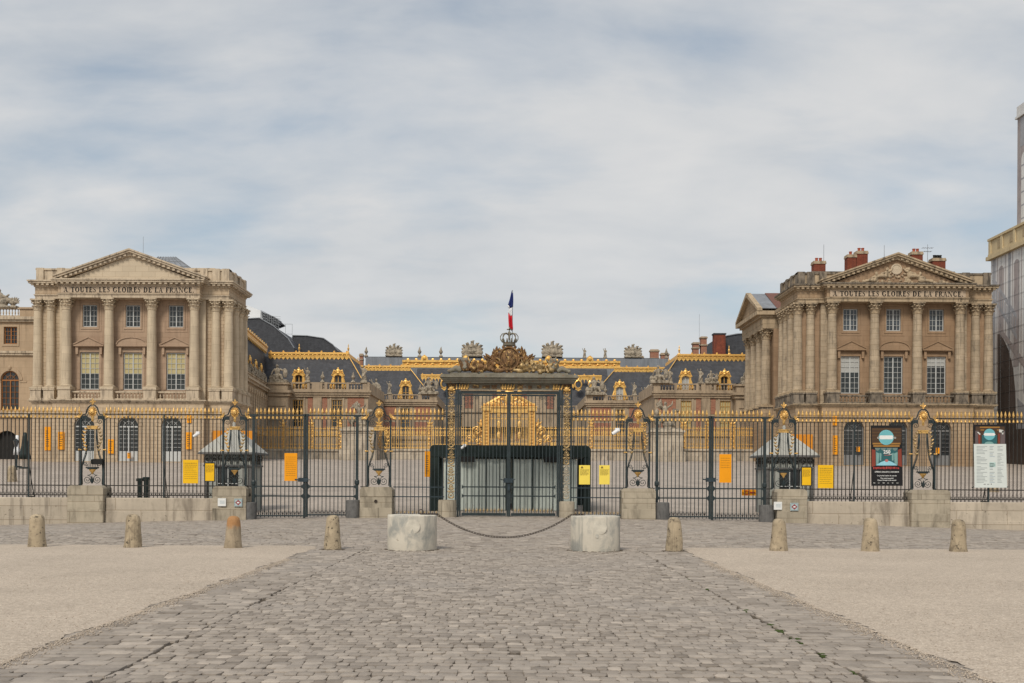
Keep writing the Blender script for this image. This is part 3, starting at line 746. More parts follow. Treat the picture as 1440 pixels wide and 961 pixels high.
# --- side gates
def star(b, x, z, s=.13, y=-.03):
    b.prism([(x,z-s),(x+s*.35,z-s*.35),(x+s,z),(x+s*.35,z+s*.35),(x,z+s),(x-s*.35,z+s*.35),(x-s,z),(x-s*.35,z-s*.35)], y-.03, y+.06)
def gate_leaf(p0, p1, lb, hinge):
    x0, x1 = fx(p0), fx(p1); xm = (x0+x1)/2; a, c = x0-xm, x1-xm; g = ground_z(xm, ZF)
    t_ = thing('gate_leaf', lb, 'gate', (xm, ZF, g), 0, 'leaves of the side gates'); r1, r2, rt = RL1-g, RL2-g, RT-g
    for q, xx in ((-1, a), (1, c)):
        big = q == hinge
        w = .055 if big else .042; b = MB(); b.box(xx-q*2*w, xx, -.06, .06, .04, rt+.02)
        if big: b.lathe([(.08,1.45),(.1,1.5),(.1,1.62),(.08,1.67)], cx=xx-q*w, seg=10); b.prism([(xx-q*(w+.13),rt-.06),(xx-q*w+q*.13,rt-.06),(xx-q*w+q*.16,rt+.03),(xx-q*(w+.16),rt+.03)], -.07, .07)
        else: b.cbox(xx-q*w, 0, rt, .14, .14, .1)
        b.build('hinge_stile' if big else 'meeting_stile', m_iron, t_)
    for z in (rt, r1, r2, .14): rail(t_, a+.08, c-.08, z, .055, .05, m_iron)
    rail(t_, a+.08, c-.08, rt-.16, .025, .03, m_iron)
    pickets(t_, spread(a+.1, c-.1), .06, rt, True, mat=m_iron)
    b = MB()
    for x in spread(a+.1, c-.1): dart(b, x+.087 if x+.09 < c-.1 else x-.087, .14, 1.3)
    b.build('dart_row', m_ironbrown, t_)
    b = MB()
    for z in (r1, r2):
        for q, xx in ((1, a+.09), (-1, c-.09)):
            b.prism([(xx,z-.12),(xx+q*.05,z-.06),(xx+q*.14,z-.0),(xx+q*.05,z+.06),(xx,z+.12)], -.03, .03)
    b.build('corner_gusset', m_iron, t_)
gate_leaf(355, 429.6, 'side gate leaf beside the sentry booth, left of the leaf with the lock box', -1)
gate_leaf(430.4, 504, 'right leaf of the left side gate, beside the ringed pedestal', 1)
gate_leaf(922, 999.6, 'side gate leaf between the grey granite guard stone and the tall orange notice', -1)
gate_leaf(1000.4, 1077, 'side gate leaf in front of the small orange sign with a red circle', 1)
for px, lb in ((428, 'iron lock box on the left side gate where its leaves meet'), (1000, 'iron lock box on the right side gate where its leaves meet')):
    b = MB(); b.bbox(-.25, .2, -.1, -.065, -.09, .09, .02); b.tube([(-.22,-.1,0),(-.38,-.12,.02)], .03, 6); b.tube([(.15,-.1,0),(.3,-.12,0)], .02, 6)
    tag(b.build('gate_lock', m_ironblue, loc=(fx(px), ZF, WZ(675, ZF, px))), lb, 'lock')

# --- guard stones
for px, w, h, mt, lb in ((351, .33, .75, m_granite, 'dark granite guard stone left of the left side gate'), (498, .33, .78, m_granite, 'grey granite guard stone right of the left side gate'),
                     (930, .34, .74, m_granite, 'grey granite guard stone left of the right side gate'), (1077, .34, .74, m_granite, 'dark granite guard stone right of the right side gate'),
                     (629, .4, .74, m_plinth, 'brownish stone block under the left gilded gate pilaster'), (797, .34, .7, m_plinth, 'pale stone block under the right gate pilaster')):
    x = fx(px, 715); b = MB(); b.lathe([(w,-.06),(w*1.0,.05),(w*.98,h-.06),(w*.95,h-.015),(w*.88,h),(0,h+.004)], seg=24)
    tag(b.build('guard_stone', mt, auto=40, loc=(x, ZF-.12, ground_z(x, ZF))), lb, 'guard stone')

# --- main gate: portal with pilasters, lintel and carved crest
xg = fx(715.3); G = thing('gate_portal', 'tall iron gate portal with gilded pilasters, carved cornice and a crowned coat of arms', 'gateway', (xg, ZF, 0))
zt = 5.36
def pil(cx, gilt, tall):
    z0 = .68; z1 = 5.78
    for q in (-1, 1): MB().box(cx+q*.2-.03, cx+q*.2+.03, -.07, .07, .3, z1).build('pilaster_bar', m_iron if not gilt else m_ironblue, G)
    up = MB(); lo = MB(); z = z0+.1; k = 0
    while z < z1-.55:
        tgt = lo if z < 2.1 else up; r = .1 if k % 2 == 0 else .075
        tgt.tube([(cx+r*math.cos(a),-.02,z+.15+r*1.15*math.sin(a)) for a in np.linspace(0,2*PI,14,endpoint=False)], .02, 5, True)
        for q in (-1,1):
            tgt.tube(spiral_at(cx+q*.1, z+.3, .055, 1.3, q), .014, 4)
            tgt.leaf((cx+q*.02,-.03,z+.0),(cx+q*.15,-.04,z+.1),.06,.02,n=3); tgt.leaf((cx+q*.02,-.03,z+.34),(cx+q*.15,-.04,z+.26),.06,.02,n=3)
        tgt.ell((cx,-.04,z+.15),(.045,.035,.05),8,5); tgt.tube([(cx,-.02,z+.25),(cx,-.02,z+.42)], .018, 4)
        z += .37; k += 1
    up.build('gilt_scrollwork', m_oldgold, G); lo.build('pale_scrollwork', m_oldgold if gilt else m_plinth, G)
    b = MB(); b.cbox(cx,.03,z1-.22,.42,.1,.42); b.build('pilaster_block', m_crest, G)
    b = MB(); b.ell((cx,-.05,z1-.22),(.11,.06,.12),8,6)
    for k in range(5): a = PI*k/4; b.leaf((cx,-.05,z1-.3),(cx+.17*math.cos(a),-.06,z1-.25+.2*math.sin(a)),.08,.02,n=3)
    b.build('gilt_shell', m_goldfence, G)
    b = MB(); b.box(cx-.16,cx+.16,.03,.05,z0,z1-.45); b.build('back_lattice', m_plinth if not gilt else m_oldgold, G) if False else None
def spiral_at(cx, cz, r0, turns, q): return [(cx + q*(r0+(.012-r0)*k/14)*math.cos(turns*2*PI*k/14), -.02, cz + (r0+(.012-r0)*k/14)*math.sin(turns*2*PI*k/14)) for k in range(15)]
XL, XR = fx(634.5)-xg, fx(796.5)-xg
pil(XL, True, 1); pil(XR, False, 1)
for xx in (fx(644)-xg, fx(786.5)-xg):
    MB().box(xx-.035, xx+.035, -.08, .08, -.03, 5.8).build('gate_post', m_iron, G)
a0, a1 = fx(622)-xg, fx(809)-xg
MB().box(fx(645)-xg, fx(786)-xg, -.06, .06, zt-.02, zt+.08).build('top_bar', m_iron, G)
# frieze with gilded and red fragments
b = MB(); b.box(XL+.25, XR-.22, -.02, .03, zt+.16, zt+.42); b.build('frieze_band', m_bronze, G)
b = MB(); random.seed(5); x = XL+.42; gl = MB()
while x < XR-.4:
    wv = random.uniform(.12,.34); b.box(x, x+wv, -.045, -.022, zt+.2+random.uniform(0,.03), zt+.38-random.uniform(0,.04)); x += wv+random.uniform(.05,.25)
b.build('frieze_panel', m_crest, G)
for cx, n in ((XL+.5, 5), (0, 5), (XR-.35, 4)):
    for k in range(n): gl.leaf((cx+(k-n/2)*.11,-.05,zt+.14),(cx+(k-n/2+.4)*.13,-.07,zt+.42),.1,.03,n=3); gl.ell((cx+(k-n/2)*.11,-.06,zt+.2),(.05,.03,.05),6,4)
gl.build('gilt_ornament', m_goldfence, G)
b = MB()
for z0, z1, o in ((5.80,5.86,.02),(5.862,5.93,.07),(5.932,6.02,.13),(6.022,6.1,.2),(6.102,6.16,.17)): b.box(a0-o+.1, a1+o-.1, -.22-o, .22+o, z0, z1)
b.build('cornice', m_bronze, G)
b = MB(); b.box(a0+.35, a1-.35, -.2,.2, 6.162, 6.24); b.build('blocking_course', m_bronze, G)
# carved crest: oval shield, crown, palm sprays, cornucopias, end masks
ZC = 6.95
b = MB(); b.ell((0,0,ZC), (.60,.16,.66), 26, 12)
me = fuse(b, .035, .02, 'cartouche', 1); meshobj('cartouche', me, m_crest, G)
b = MB(); b.tube([(.5*math.cos(a)*1.0,-.14,ZC+.02+.56*math.sin(a)) for a in np.linspace(0,2*PI,30,endpoint=False)], .055, 8, True)
for k in range(18):
    a = 2*PI*k/18; b.ell((.6*math.cos(a),-.1,ZC+.02+.66*math.sin(a)), (.085,.07,.085), 7, 5)
b.build('cartouche_rim', m_crest, G, smooth=True)
b = MB(); b.ell((0,-.15,ZC+.02),(.34,.1,.42),20,10)
for ex, ez in ((-.13,.14),(.13,.14),(0,-.12)):
    b.leaf((ex,-.24,ZC+ez-.1),(ex,-.26,ZC+ez+.14),.08,.03,n=4)
    for q in (-1,1): b.tube([(ex+q*.01,-.24,ZC+ez-.03),(ex+q*.05,-.25,ZC+ez+.05),(ex+q*.085,-.25,ZC+ez+.04)], .014, 5)
b.build('shield_field', m_crest, G, smooth=True)
# crown
b = MB(); zc = ZC+.68
b.lathe([(.33,zc),(.37,zc+.04),(.36,zc+.16),(.41,zc+.2),(.38,zc+.2),(.33,zc+.17)], seg=20, sy=.75)
for k in range(10):
    a = 2*PI*k/10; x, y = .40*math.cos(a), .3*math.sin(a)
    b.ell((x,y,zc+.27),(.06,.05,.09),6,5); b.ell((x*1.05,y*1.05,zc+.37),(.03,.03,.04),6,4)
for k in range(4):
    a = PI*k/4+.0; b.tube([(.4*math.cos(a)*f_, .3*math.sin(a)*f_, zc+h_) for f_, h_ in ((1.0,.2),(1.28,.36),(1.3,.52),(1.05,.66),(.6,.70),(.15,.62),(-.15,.62),(-.6,.70),(-1.05,.66),(-1.3,.52),(-1.28,.36),(-1.0,.2))], .03, 6)
b.lathe([(.03,zc+.3),(.06,zc+.4),(.05,zc+.5),(.08,zc+.58),(.05,zc+.66)], seg=8)
b.ell((0,0,zc+.72),(.09,.09,.09),8,6); b.box(-.03,.03,-.025,.025,zc+.8,zc+1.02); b.box(-.11,.11,-.025,.025,zc+.88,zc+.94)
for q in (-1,1): b.ell((q*.12,0,zc+.91),(.035,.03,.035),6,4)
b.ell((0,0,zc+1.02),(.04,.03,.04),6,4); b.build('crown', m_bronze, G, smooth=True)
# palm / laurel sprays each side
for q in (-1, 1):
    b = MB(); random.seed(int(31+q))
    stem = [(q*.1,0,ZC-.62),(q*.5,.02,ZC-.55),(q*.85,0,ZC-.25),(q*1.0,0,ZC+.15),(q*1.12,0,ZC+.3)]; b.tube(stem, .035, 6)
    st2 = [(q*.45,.03,ZC-.5),(q*.68,.03,ZC+.1),(q*.68,.03,ZC+.55)]; b.tube(st2, .03, 6)
    for base, tip, ww in (((.85,-.25),(1.25,-.02),.22),((.9,-.1),(1.38,.18),.22),((.98,.08),(1.3,.38),.2),((.8,-.1),(.98,.32),.22),((.7,.0),(.92,.5),.2),((.68,.2),(.85,.66),.2),((.66,.35),(.66,.8),.2),((.66,.3),(.5,.72),.16),((.7,-.2),(.8,.2),.22),((1.0,.0),(1.44,.3),.16),((.75,-.35),(1.2,-.25),.22),((.62,.1),(.6,.55),.18)):
        b.leaf((q*base[0],-.04,ZC+base[1]),(q*tip[0],-.08+random.uniform(-.04,.04),ZC+tip[1]), ww*.85, .06, (q*.03,0,0))
    b.build('palm_spray', m_crest, G)
    b = MB(); random.seed(int(77+q))   # cornucopia and volutes along the cornice
    pts = [(q*.12,-.05,ZC-.55),(q*.45,-.08,ZC-.62),(q*.9,-.05,ZC-.5),(q*1.25,0,ZC-.42),(q*1.6,0,ZC-.5),(q*1.95,0,ZC-.55)]
    b.tube(pts, [.08,.12,.13,.13,.13,.08], 8)
    for k in range(46):
        tt = random.random(); x = .5+tt*1.5; b.ell((q*x, random.uniform(-.25,.0), ZC-.6+random.uniform(-.08,.42*(1-abs(tt-.3)))), random.uniform(.05,.11), 6, 5)
    for k in range(22):
        x = .5+1.5*random.random(); b.leaf((q*x,-.16,ZC-.62),(q*(x+random.uniform(-.25,.25)),-.28,ZC-.35+random.uniform(0,.25)), .15, .06, n=4)
    me = fuse(b, .024, .006, 'cornucopia', q+3); meshobj('cornucopia', me, m_crest if q < 0 else m_oldgold, G)
    b = MB(); random.seed(int(55+q)); x0 = 1.92     # crouching mask with scrolls at the end of the cornice
    b.ell((q*x0,-.02,ZC-.42),(.26,.2,.24),10,8); b.ell((q*x0,-.2,ZC-.48),(.13,.1,.09),8,6); b.ell((q*x0,-.05,ZC-.16),(.17,.14,.12),8,6)
    for k in (-1,1): b.ell((q*x0+k*.11,-.18,ZC-.36),(.05,.05,.05),6,5); b.leaf((q*x0+k*.15,0,ZC-.3),(q*x0+k*.33,-.02,ZC-.08),.14,.06); b.leaf((q*x0+k*.08,0,ZC-.15),(q*x0+k*.14,-.02,ZC+.04),.1,.05)
    b.tube([(q*(x0+.15),0,ZC-.6),(q*(x0+.4),0,ZC-.5),(q*(x0+.62),0,ZC-.62),(q*(x0+.72),0,ZC-.68)], [.16,.14,.09,.05], 8)
    b.ell((q*(x0+.68),0,ZC-.62),(.1,.1,.09),8,6)
    me = fuse(b, .03, .015, 'end_mask', q+9); meshobj('end_mask', me, m_bronze, G)
for ch_ in G.children:
    if ch_.name.split('.')[0] in ('cartouche','cartouche_rim','shield_field','crown','palm_spray'):
        k_ = (.74 if ch_.name.startswith('crown') else .8); z_ = .79 if k_ < .8 or ch_.name.startswith('palm') else .87; ch_.scale = (k_ if z_ < .8 else .86, k_, z_); ch_.location = (0, 0, 6.24*(1-z_) + (.09 if k_ < .8 else 0))
# gate leaves
def main_leaf(p0, p1, lb, side):
    x0, x1 = fx(p0), fx(p1); xm = (x0+x1)/2; a, c = x0-xm, x1-xm
    t_ = thing('gate_leaf', lb, 'gate', (xm, ZF, 0), 0, 'leaves of the main gate')
    for q, xx in ((-1,a),(1,c)):
        ww = .04 if q == side else .05; MB().box(xx if q < 0 else xx-ww*1.6, xx+ww*1.6 if q < 0 else xx, -.055, .055, .03, zt-.03).build('stile', m_iron, t_)
    for z, h in ((zt-.08,.07),(RL1+.02,.055),(RL2+.05,.055),(.1,.12)): rail(t_, a+.11, c-.11, z, h, .05, m_iron)
    pickets(t_, spread(a+.13, c-.13, .158), .06, zt-.06, False, .0165, mat=m_iron)
    b = MB()
    for x in spread(a+.13, c-.13, .158):
        dart(b, x+.079 if x+.08 < c-.13 else x-.079, .16, 1.4); b.tube([(x-.06,0,.3),(x-.02,0,.36),(x+.03,0,.3)], .01, 4)
    b.build('dart_row', m_oldgold, t_)
    b = MB()
    for z in (RL1+.02, RL2+.05):
        for q, xx in ((1,a+.11),(-1,c-.11)): b.prism([(xx,z-.11),(xx+q*.05,z-.05),(xx+q*.13,z),(xx+q*.05,z+.05),(xx,z+.11)], -.03, .03)
    b.build('corner_gusset', m_iron, t_)
    b = MB(); hx = a+.13 if side < 0 else c-.13; q = 1 if side < 0 else -1      # corner filigree under the top bar
    for cx_, cz_, r_ in ((.14,-.2,.12),(.4,-.17,.11),(.14,-.45,.1),(.38,-.4,.09),(.62,-.15,.08)): b.tube([(hx+q*cx_+p[0],-.02,zt+cz_-.05+p[2]) for p in spiral(0,0,r_,1.7,q)], .013, 4)
    b.build('filigree', m_iron, t_)
main_leaf(646, 715.25, 'left leaf of the tall main gate', -1); main_leaf(715.35, 785, 'right leaf of the tall main gate', 1)
b = MB(); b.bbox(-.2,.2,-.11,-.06,-.1,.1,.02); b.tube([(-.2,-.1,.02),(-.33,-.12,.05)], .025, 6); b.tube([(.2,-.1,.03),(.3,-.11,.06)], .025, 6); b.cbox(.02,-.1,-.3,.1,.05,.28)
tag(b.build('gate_lock', m_ironblue, loc=(fx(715), ZF, WZ(676, ZF, 715))), 'iron lock on the middle stile of the main gate', 'lock')
# ================================================================== NOTICES ON THE FENCE
def text_mesh(body, size, mat, parent, name, loc, rot=(PI/2,0,0), bold=0, ext=.003, align='CENTER', sx=1):
    cu = bpy.data.curves.new('t', 'FONT'); cu.body = body; cu.size = size; cu.align_x = align; cu.align_y = 'CENTER'; cu.extrude = ext; cu.offset = bold; cu.resolution_u = 3
    o = bpy.data.objects.new('t', cu); COL.objects.link(o); dg = bpy.context.evaluated_depsgraph_get()
    me = bpy.data.meshes.new_from_object(o.evaluated_get(dg)); bpy.data.objects.remove(o)
    me.materials.clear(); me.materials.append(mat); me.name = name
    r = bpy.data.objects.new(name, me); COL.objects.link(r); r.parent = parent; r.location = loc; r.rotation_euler = rot; r.scale = (sx, 1, 1); return r
def notice(px, py, w, h, mat, lb, Z=ZF-.09, rows=8, head=0, frame=None, icon=False, ties=True, cat='notice', grp='yellow notices', rot=0):
    """flat board on the fence: w,h in photo pixels"""
    x, z = W(px, py, Z); s = Z/F; hw, hh = w*s/2, h*s/2
    t_ = thing('notice_board', lb, cat, (x, Z, z), rot, grp)
    MB().bbox(-hw, hw, -.012, .012, -hh, hh, .008).build('board', mat, t_)
    if frame:
        b = MB(); f = .035
        for r in ((-hw-f,hw+f,hh,hh+f),(-hw-f,hw+f,-hh-f,-hh),(-hw-f,-hw,-hh,hh),(hw,hw+f,-hh,hh)): b.box(r[0],r[1],-.03,.03,r[2],r[3])
        b.build('frame', frame, t_)
    if rows:
        b = MB(); random.seed(int(px)); top = hh*(.72 if not icon else .55); 
        for k in range(rows):
            zz_ = top - k*(top+hh*(.1 if rows < 9 else .75))/rows; th = .012 if k >= head else .02
            x0 = -hw*.78; x1 = hw*random.uniform(.35,.85) if k % 4 == 3 else hw*random.uniform(.68,.85); xx = x0
            while xx < x1:
                wl = random.uniform(.03,.1); b.box(xx, min(x1, xx+wl), -.0165, -.0145, zz_-th/2, zz_+th/2); xx += wl+.02
        b.build('printed_lines', m_signtext, t_)
    if icon:
        b = MB(); b.prism([(-hw*.72,hh*.68),(-hw*.2,hh*.68),(-hw*.46,hh*.93)], -.018, -.0145); b.build('warning_triangle', m_signtext, t_)
    return t_
random.seed(3)
notice(268, 663.5, 21.5, 33, m_yellow, 'large yellow notice with dark text on the left fence, left of a smaller framed notice', rows=9, head=3)
notice(295, 664, 13, 25, m_yellow, 'small yellow notice in a dark frame on the fence by the left sentry booth', frame=m_iron, rows=8)
notice(409, 657, 18, 39, m_orange, 'tall orange notice hanging on the left side gate', rows=10)
notice(1020, 659, 17, 40, m_orange, 'tall orange notice hanging on the right side gate', rows=5)
notice(822, 668, 15.5, 27, m_paleyellow, 'pale yellow notice with two symbols, nearest the main gate on its right', rows=8, icon=True)
notice(850, 668, 15, 27, m_paleyellow, 'pale yellow notice with one warning triangle, beside the lyre panel right of the main gate', rows=8, icon=True)
notice(1134, 670, 13, 25, m_yellow, 'small yellow notice in a dark frame on the fence by the right sentry booth', frame=m_iron, rows=8)
notice(1161, 670.5, 21.5, 32.5, m_yellow, 'large yellow notice with dark text on the right fence, left of the black opera poster', rows=9, head=3)
notice(601, 653, 7, 36, m_orange, 'narrow orange panel leaning at the left post of the green shelter', rows=0, Z=49.2, grp=None) if False else None
def orange_flag(px, py, w, h, Z, lb, mat=m_orange):
    x, z = W(px, py, Z); s = Z/F
    t_ = thing('notice_board', lb, 'notice', (x, Z, z), .0, 'orange notices beyond the fence'); MB().bbox(-w*s/2, w*s/2, -.02, .02, -h*s/2, h*s/2, .01).build('board', mat, t_)
    b = MB(); random.seed(int(px*3)); k = 0; z0 = h*s*.32
    while z0 > -h*s*.35: b.box(-w*s*.3, w*s*random.uniform(.05,.32), -.0235, -.0215, z0-.02*Z/50, z0+.02*Z/50); z0 -= .1*Z/50
    b.build('printed_lines', m_signtext, t_)
orange_flag(601, 653, 7.5, 36, 49.0, 'narrow orange notice at the left post of the green shelter behind the gate')
ZW = 120.97
orange_flag(67, 617, 8.5, 33, 122.05, 'tallest orange notice on the left pavilion wall, left of its arched windows')
orange_flag(86, 620, 9, 25, ZW, 'shorter orange notice on the left pavilion wall beside the tallest one')
orange_flag(156, 628, 8, 20, ZW, 'small amber notice on the left pavilion wall between two arched windows')
orange_flag(265.5, 620, 8, 24, ZW, 'amber notice on the right end of the left pavilion wall')
orange_flag(266, 589, 6, 12, ZW, 'little amber sign with dark marks high above the amber notice on the pale pavilion')
orange_flag(181.5, 641, 5, 8, ZW, 'little amber sticker on the door of the middle left arched window')
orange_flag(1174.5, 626, 6.5, 27, ZW, 'narrow orange notice on the left end of the right pavilion wall')
orange_flag(1174, 592, 6, 13, ZW, 'little orange sign high on the left end of the right pavilion wall')
orange_flag(1207, 632, 4.5, 7, ZW, 'little amber sticker on the left arched window of the right pavilion')
orange_flag(1318.5, 634, 5.5, 8, ZW, 'little amber sticker beside the right arched window of the right pavilion')
def small_plaque(px, py, w, h, lb, kind):
    Z = ZF-.535; x, z = W(px, py, Z); s = Z/F; hw, hh = w*s/2, h*s/2
    t_ = thing('wall_plaque', lb, 'plaque', (x, Z, z)); MB().bbox(-hw, hw, -.01, .03, -hh, hh, .006).build('plate', m_white if kind == 'w' else plain('plaque_blue', (.42,.5,.5), .6, 0, .05), t_)
    if kind == 'w':
        b = MB()
        for q in (-.5, .1): 
            for k in range(3): b.box(hw*q-.0, hw*q+.1, -.0145, -.0125, hh*(.25-.3*k), hh*(.38-.3*k))
        b.build('printed_lines', plain('plaque_grey', (.45,.52,.55), .7), t_)
    else:
        b = MB(); b.prism([(0,-hh*.72),(hw*.72,0),(0,hh*.72),(-hw*.72,0)], -.0145, -.0125); b.build('red_diamond', plain('plaque_red', (.28,.05,.06), .6), t_)
        b = MB(); b.box(-hw*.28, hw*.28, -.0175, -.0155, -.03, .03); b.build('white_bar', m_white, t_)
        b = MB(); [b.box(q*hw*.85-.008, q*hw*.85+.008, -.0145, -.0125, -hh*.8, hh*.8) for q in (-1,1)]; [b.box(-hw*.8, hw*.8, -.0145, -.0125, q*hh*.85-.008, q*hh*.85+.008) for q in (-1,1)]; b.build('border_line', plain('plaque_slate', (.2,.26,.3), .6), t_)
small_plaque(312, 706.5, 11.5, 11, 'white plaque on the stone pedestal left of the left side gate', 'w')
small_plaque(335, 707, 11.5, 11, 'pale blue plaque with a red diamond left of the left side gate', 'd')
small_plaque(1094, 711.5, 11.5, 11, 'white plaque on the stone pedestal right of the right side gate', 'w')
small_plaque(1117, 713, 11.5, 11, 'pale blue plaque with a red diamond right of the right side gate', 'd')
# red circle warning
x, z = W(1053, 693, ZF+.2); t_ = thing('warning_sign', 'small orange sign with a red circle behind the right side gate', 'sign', (x, ZF+.2, z)); MB().bbox(-.31,.31,-.01,.01,-.13,.13,.005).build('board', m_orange, t_)
b = MB(); b.tube([(-.1+.085*math.cos(a),-.018,.085*math.sin(a)) for a in np.linspace(0,2*PI,18,endpoint=False)], .018, 4, True); b.build('red_circle', m_red, t_)
b = MB(); b.box(.04,.26,-.0145,-.0125,-.03,.03); b.build('printed_lines', m_red, t_)
MB().box(-.02,.02,.01,.04,z*0-.9,-.12).build('stake', m_iron, t_)

# ================================================================== POSTERS
def P2(t_, Z, x0, z0):  # local converter
    return lambda px, py: ((W(px, py, Z)[0]-x0), (W(px, py, Z)[1]-z0))
def flat(t_, name, mat, pts, y, th=.003):
    b = MB(); b.prism(pts, -y-th, -y); return b.build(name, mat, t_)
def flats(t_, name, mat, polys, y, th=.003):
    b = MB(); [b.prism(p, -y-th, -y) for p in polys]; return b.build(name, mat, t_)
def circle(cx, cz, r, n=28, sz=1): return [(cx+r*math.cos(2*PI*k/n), cz+sz*r*math.sin(2*PI*k/n)) for k in range(n)]
def cm(name, c): return plain(name, c, .5, 0, .06, 3)
c_teal = cm('print_teal', (.16,.46,.5)); c_teald = cm('print_teal_dark', (.03,.12,.13)); c_sky = cm('print_sky', (.3,.6,.7)); c_wood = cm('print_wood', (.075,.042,.024)); c_gold = cm('print_gold', (.36,.18,.045)); c_goldl = cm('print_gold_light', (.42,.24,.08))
c_redd = cm('print_red', (.24,.05,.03)); c_pale = cm('print_pale', (.62,.62,.58)); c_blk = cm('print_black', (.012,.011,.012)); c_wht = cm('print_white', (.78,.78,.76)); c_rose = cm('print_rose', (.5,.16,.15)); c_grn = cm('print_aqua', (.2,.36,.34))
Zp = ZF-.1; xc, zc_ = W(1248, 641, Zp); PT = thing('opera_poster', 'tall black opera poster with a teal disc and the number 250 on the right fence', 'poster', (xc, Zp, zc_))
def Q(px, py): a, b_ = W(px, py, Zp); return (a-xc, b_-zc_)
def rect(a, b_, c, d): return [Q(a, d), Q(c, d), Q(c, b_), Q(a, b_)]
T1 = [Q(1225.5,683.5), Q(1269.5,683.5), Q(1268.3,598.5), Q(1224.5,598.5)]
b = MB(); b.prism(T1, -.005, .02); b.build('sheet', c_blk, PT)
y = .006
flat(PT, 'theatre_ceiling', c_wood, rect(1226,602,1267.5,623), y)
flats(PT, 'ceiling_rib', cm('print_bronze', (.13,.07,.03)), [rect(1226,603.5+k*4.6,1267.5,604.3+k*4.6) for k in range(4)], y+.004)
flats(PT, 'gilt_beam', c_gold, [rect(1227,623,1266,625.3), rect(1228,626.2,1265,628.6)], y)
flat(PT, 'red_wing', c_redd, [Q(1225.8,632),Q(1231,633),Q(1231.5,655),Q(1225.8,657)], y); flat(PT, 'red_wing', c_redd, [Q(1262.5,633),Q(1267.5,631),Q(1268.3,657),Q(1262.5,655)], y)
flat(PT, 'stage', c_teald, rect(1231.2,630,1262.3,655), y)
flats(PT, 'stage_column', c_grn, [[Q(1232,654),Q(1235,654),Q(1236.5,638),Q(1232,636)],[Q(1258,654),Q(1262,654),Q(1262,636),Q(1257,638)],[Q(1237,648),Q(1239,648),Q(1239.5,638),Q(1237,637)],[Q(1254,648),Q(1256.5,648),Q(1256.5,637),Q(1254,638)]], y+.004)
sc_ = [Q(1231+31*k/8, 630+2.0*math.sin(PI*((k/8*4) % 1))) for k in range(9)]
flats(PT, 'swag', cm('print_grey_teal', (.16,.22,.21)), [[Q(1230+k*8.2,630),Q(1230+k*8.2+7.8,630),Q(1230+k*8.2+6.4,633),Q(1230+k*8.2+3.9,634.4),Q(1230+k*8.2+1.4,633)] for k in range(4)], y+.004)
pond = [Q(1231.5+30.3*k/14, 655.0) for k in range(15)][::-1] + [Q(1231.5+30.3*k/14, 654.6-6.5*math.sin(PI*k/14)) for k in range(15)]
flat(PT, 'stage_light', c_sky, [Q(1231.5+30.3*k/14, 654.8-6.8*math.sin(PI*k/14)) for k in range(15)], y+.008)
a_ = Q(1246.5,648); flat(PT, 'stage_emblem', c_rose, circle(a_[0], a_[1], .075, 14, .8), y+.012)
a_ = Q(1246,615.4); flat(PT, 'disc', c_teal, circle(a_[0], a_[1], 10.6*ZF/F), y+.008)
flats(PT, 'disc_ray', c_sky, [[(a_[0]+.27*math.cos(t), a_[1]+.27*math.sin(t)),(a_[0]+.31*math.cos(t+.05), a_[1]+.31*math.sin(t+.05)),(a_[0]+.31*math.cos(t-.05), a_[1]+.31*math.sin(t-.05))] for t in np.linspace(0,2*PI,22,endpoint=False)], y+.012)
flat(PT, 'disc_band', c_wht, [Q(1237.5,618),Q(1254.5,618),Q(1256.5,615.5),Q(1254.5,612.6),Q(1237.5,612.6),Q(1235.5,615.5)], y+.012)
for q in (1234.7, 1258.3):
    a_ = Q(q,616); b = MB(); b.tube([(a_[0]+.035*math.cos(t),-y-.016,a_[1]+.035*math.sin(t)) for t in np.linspace(0,2*PI,12,endpoint=False)], .011, 4, True); b.build('disc_loop', c_pale, PT)
text_mesh('250', .2, c_wht, PT, 'number', (Q(1247,636)[0], -y-.012, Q(1247,636)[1]), bold=.006)
flats(PT, 'white_rule', c_wht, [rect(1249.5,638.8,1254,639.4)], y+.008); flats(PT, 'red_rule', c_rose, [rect(1243,640,1252,640.7)], y+.008)
random.seed(9); polys = []
xx = 1228
while xx < 1264: wv = random.uniform(.8,2.2); polys.append(rect(xx, 656.5+random.uniform(0,1.2), xx+wv, 660.2-random.uniform(0,1.2))); xx += wv+random.uniform(.3,.9)
flats(PT, 'red_lettering', cm('print_scarlet', (.45,.06,.05)), polys, y)
text_mesh('OPÉRAS | BALLETS | CONCERTS', .078, c_wht, PT, 'headline', (Q(1247,664)[0], -y-.004, Q(1247,664)[1]), bold=.0015, sx=.95)
for k, (tx, py) in enumerate((('Le plus bel opéra du monde', 669.2), ('The most beautiful', 672.9), ('Opera House in the world', 675.6))):
    text_mesh(tx, .075, c_wht, PT, 'subtitle', (Q(1247,py)[0], -y-.004, Q(1247,py)[1]), bold=.001)
random.seed(4); flats(PT, 'footer_marks', c_pale, [rect(1228+k*6.5, 679+.2*(k % 2), 1228+k*6.5+random.uniform(2,4.6), 679.8) for k in range(6)], y)
